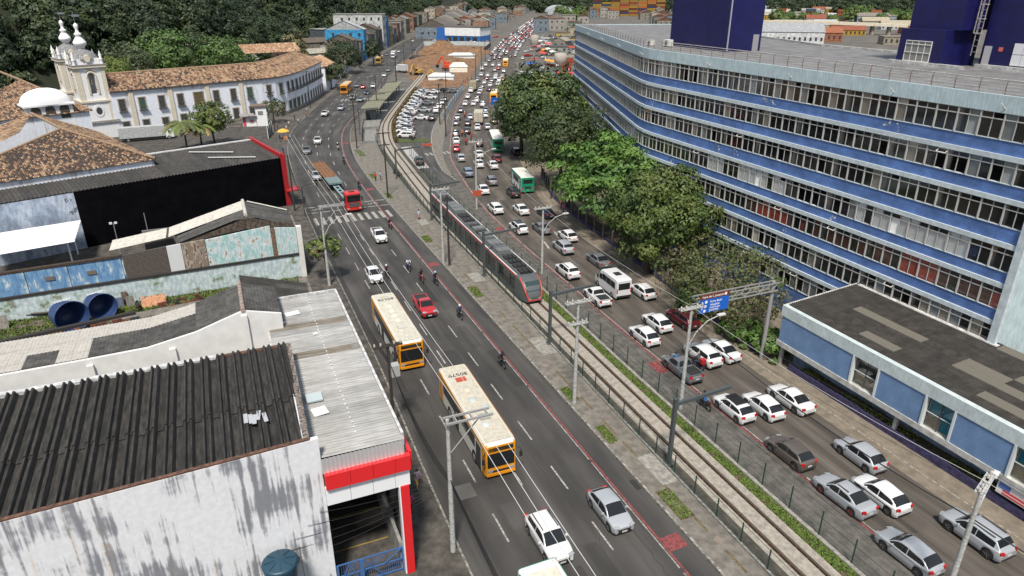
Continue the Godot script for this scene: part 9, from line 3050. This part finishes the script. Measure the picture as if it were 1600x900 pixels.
func people() -> void:
	var K := Color(0.015,0.015,0.018)
	var W := Color(0.55,0.55,0.55)
	var B := Color(0.03,0.045,0.10)
	var Rd := Color(0.35,0.02,0.02)
	var D := PI
	var ml := [
		[Vector2(17.05,81.43),K,Color(0.07,0.02,0.05),B,W,"motorcycle beside the white hatchback behind the rear bus","rider in plum jacket beside the white hatchback"],
		[Vector2(20.22,82.51),Color(0.03,0.03,0.12),W,K,Color(0.05,0.05,0.2),"blue motorcycle, second of four riding abreast","rider in white shirt, second of four abreast"],
		[Vector2(20.74,78.23),Rd,K,K,K,"red motorcycle, third of four riding abreast","rider in black with black helmet, third of four abreast"],
		[Vector2(22.14,76.73),K,K,B,Color(0.3,0.4,0.6),"black motorcycle by the red line, rightmost of four","rider in black with pale blue helmet, rightmost of four"],
		[Vector2(22.1,100.36),Rd,K,B,Color(0.2,0.02,0.02),"red motorcycle right of the white pickup","rider right of the white pickup"],
		[Vector2(21.74,66.2),K,B,K,W,"motorcycle right of the red pickup","rider in navy with white helmet right of the red pickup"],
		[Vector2(22.05,54.4),K,K,K,K,"black motorcycle nearest the camera on the main road","rider all in black nearest the camera"],
		[Vector2(22.29,124.81),K,K,B,K,"dark motorcycle right of the red truck's cab","rider right of the red truck's cab"],
		[Vector2(23.47,146.79),K,B,K,Color(0.2,0.2,0.2),"motorcycle beside the rusty trailer's tail","rider beside the rusty trailer's tail"],
		[Vector2(24.73,160.99),W,K,W,W,"motorcycle farthest up the main road, with white fairing","rider with white helmet farthest up the main road"],
	]
	for m in ml: motorbike(m[5],m[6],pt(m[0],0.006),D - atan(slope(KR,m[0].y)),m[1],m[2],m[3],m[4])
	var mr := [
		[Vector2(35.75,40.53),K,Color(0.02,0.10,0.30),K,K,"dark motorcycle left of the white hatchback with black roof","rider in bright blue left of the black-roofed hatchback",false],
		[Vector2(37.58,47.38),K,Color(0.03,0.12,0.28),K,K,"motorcycle half hidden by the pole beside the dark pickup","rider in blue half hidden by the pole",false],
		[Vector2(39.52,46.42),K,Color(0.05,0.05,0.05),B,Color(0.25,0.25,0.25),"motorcycle with box at the dark pickup's tailgate","rider at the dark pickup's tailgate",true],
		[Vector2(53.92,154.86),Rd,Color(0.1,0.1,0.1),K,Rd,"red motorcycle behind the bright red hatchback","rider with red helmet behind the bright red hatchback",true],
		[Vector2(56.88,159.46),K,Color(0.25,0.02,0.03),K,Color(0.25,0.02,0.03),"motorcycle left of the black and red SUV","rider in dark red left of the black SUV",false],
		[Vector2(56.47,164.96),K,Color(0.4,0.12,0.02),K,K,"motorcycle among the dark cars of the jam, left one","rider in orange vest among the dark cars",false],
		[Vector2(56.66,163.07),K,K,B,K,"motorcycle among the dark cars of the jam, right one","rider in black among the dark cars",false],
		[Vector2(66.34,191.04),Rd,Color(0.3,0.1,0.08),K,W,"motorcycle between two grey cars of the jam","rider between two grey cars of the jam",false],
	]
	for m in mr: motorbike(m[5],m[6],pt(m[0],0.008),-atan(slope(RR,m[0].y)),m[1],m[2],m[3],m[4],m[7])
	motorbike("dark motorcycle parked in the yard by the brick wall","",Vector3(-20.37,0,-77.87) + Vector3(0,0.1,0),1.2,Rd,K,K,K)
	motorbike("motorcycle parked by the tarpaulin in the yard","",Vector3(-11.77,0,-82.36) + Vector3(0,0.1,0),0.1,K,K,K,K)
	motorbike("motorcycle crossing the track near the tram","rider crossing the track near the tram",Vector3(31.18,0,-132.4),0.4,K,K,K,K)
	motorbike("motorcycle turning out of the car park","rider turning out of the car park",Vector3(43.4,0,-164.2),1.2,K,Color(0.12,0.03,0.03),K,K)
	var wk := [
		["walk",Vector3(8.79,0,-89.01),2.9,Color(0.03,0.03,0.08),Color(0.35,0.36,0.42),"left one of two people walking on the left pavement"],
		["walk",Vector3(9.6,0,-89.94),2.9,Color(0.22,0.03,0.04),K,"right one of two people walking, with a red top"],
		["walk",Vector3(9.43,0,-40.02),0.1,Color(0.20,0.15,0.22),Color(0.38,0.26,0.08),"person with pinkish backpack and yellow shorts on the left pavement"],
		["walk",Vector3(8.25,0,-37.66),0.1,Color(0.35,0.06,0.14),K,"person in pink half behind the red pillar"],
		["stand",Vector3(27.31,0,-102.24),0.4,Color(0.35,0.42,0.50),Color(0.45,0.18,0.16),"person in pale shirt and reddish shorts beside the tram"],
		["walk",Vector3(26.31,0,-129.08),0.2,Color(0.40,0.03,0.04),K,"person in red on the median by the wooden pole"],
		["stand",Vector3(27.44,0,-129.65),0.9,Color(0.4,0.4,0.42),B,"person in grey next to the one in red on the median"],
		["walk",Vector3(52.25,0,-105.13),3.0,Color(0.02,0.03,0.10),Color(0.02,0.025,0.07),"person in dark blue on the sandy pavement by the fence"],
		["walk",Vector3(51.37,0,-99.62),3.0,Color(0.45,0.30,0.18),Color(0.25,0.16,0.12),"person in beige, left of the pair on the sandy pavement"],
		["walk",Vector3(50.29,0,-96.54),3.0,Color(0.22,0.06,0.14),Color(0.06,0.04,0.12),"person in purple, right of the pair on the sandy pavement"],
		["walk",Vector3(12.42,0,-159.74),0.1,Color(0.02,0.03,0.15),Color(0.3,0.03,0.03),"person in blue shirt and red trousers on the convent pavement"],
		["stand",Vector3(13.31,0,-175.33),1.0,Color(0.02,0.03,0.12),Color(0.02,0.02,0.06),"person in dark blue before the yellow parasol"],
		["walk",Vector3(25.2,0,-216.2),0.3,Color(0.3,0.28,0.26),Color(0.14,0.14,0.16),"person carrying a load along the convent wall"],
		["walk",Vector3(23.94,0,-208.24),0.3,Color(0.22,0.16,0.12),Color(0.05,0.05,0.06),"person in brown on the street edge by the convent"],
		["stand",Vector3(20.45,0,-197.5),0.9,Color(0.5,0.5,0.5),K,"person in white among the vendors, nearest the street"],
		["stand",Vector3(20.09,0,-203.05),2.0,K,K,"person in black among the vendors at the convent corner"],
		["stand",Vector3(17.58,0,-194.59),0.4,Color(0.5,0.45,0.46),Color(0.1,0.1,0.12),"person in pale pink among the vendors"],
		["stand",Vector3(16.23,0,-188.29),2.4,Color(0.4,0.38,0.4),Color(0.2,0.05,0.06),"person in light grey beside the yellow parasol"],
		["stand",Vector3(14.17,0,-190.12),1.4,Color(0.12,0.03,0.03),K,"person in maroon at the foot of the green fence"],
	]
	for p in wk:
		var a: Vector3 = p[1]
		var y := 0.1
		if a.x > 25 and a.x < 33: y = 0.14
		if a.x > 40: y = 0.05
		person(p[0],p[5],Vector3(a.x,y,a.z),p[2],p[3],p[4],"pedestrians")
	for i in 14:
		var q: Vector2 = [Vector2(91.53,261.8),Vector2(95.18,269.04),Vector2(92.05,257.36),Vector2(86.63,251.55),Vector2(92.16,265.87),Vector2(98.78,274.43),Vector2(113.06,263.71),Vector2(111.78,257.52),Vector2(107.13,253.04),Vector2(119.58,272.8),Vector2(110.34,262.59),Vector2(118.66,278.18),Vector2(104.56,252.04),Vector2(123.72,286.47)][i]
		person("stand",nth(i + 1) + " of the people crowding between site gate and market",pt(q,0.02),i * 1.3,[Color(0.3,0.05,0.05),K,W,B,Color(0.05,0.2,0.3)][i % 5],[B,K][i % 2],"people between site gate and market")


func palette() -> void:
	pm("bare white plate",Color(0.62,0.63,0.64),0.5)
	pm("beige curtain",Color(0.34,0.30,0.24),0.95)
	pm("black trim",Color(0.018,0.018,0.018),0.6)
	pm("brown boarding",Color(0.12,0.085,0.04),0.8)
	pm("condenser casing",Color(0.55,0.55,0.53),0.6)
	pm("dark grille",Color(0.06,0.06,0.06),0.6)
	pm("dull window pane",Color(0.20,0.20,0.19),0.25)
	pm("far pane",Color(0.03,0.032,0.035),0.4)
	pm("floor slab",Color(0.17,0.165,0.16),0.9)
	pm("galvanised scrap",Color(0.55,0.56,0.58),0.4,0.5)
	pm("grey steel door",Color(0.25,0.25,0.27),0.6)
	pm("head lamp",Color(0.26,0.27,0.29),0.12)
	pm("iron balcony",Color(0.05,0.05,0.055),0.7)
	pm("iron railing",Color(0.02,0.02,0.024),0.6)
	pm("office glass",Color(0.03,0.034,0.036),0.06)
	pm("plate",Color(0.45,0.45,0.45),0.5)
	pm("poster red",Color(0.5,0.06,0.07),0.7)
	pm("shelter panel",Color(0.16,0.19,0.20),0.3)
	pm("sign blue",Color(0.008,0.10,0.46),0.4)
	pm("sign orange",Color(0.40,0.07,0.03),0.5)
	pm("tail lamp",Color(0.36,0.012,0.012),0.25)
	pm("teal plastic",Color(0.012,0.045,0.075),0.45)
	pm("white ribbed metal",Color(0.72,0.73,0.75),0.45)
	pm("white sash paint",Color(0.6,0.6,0.58),0.6)
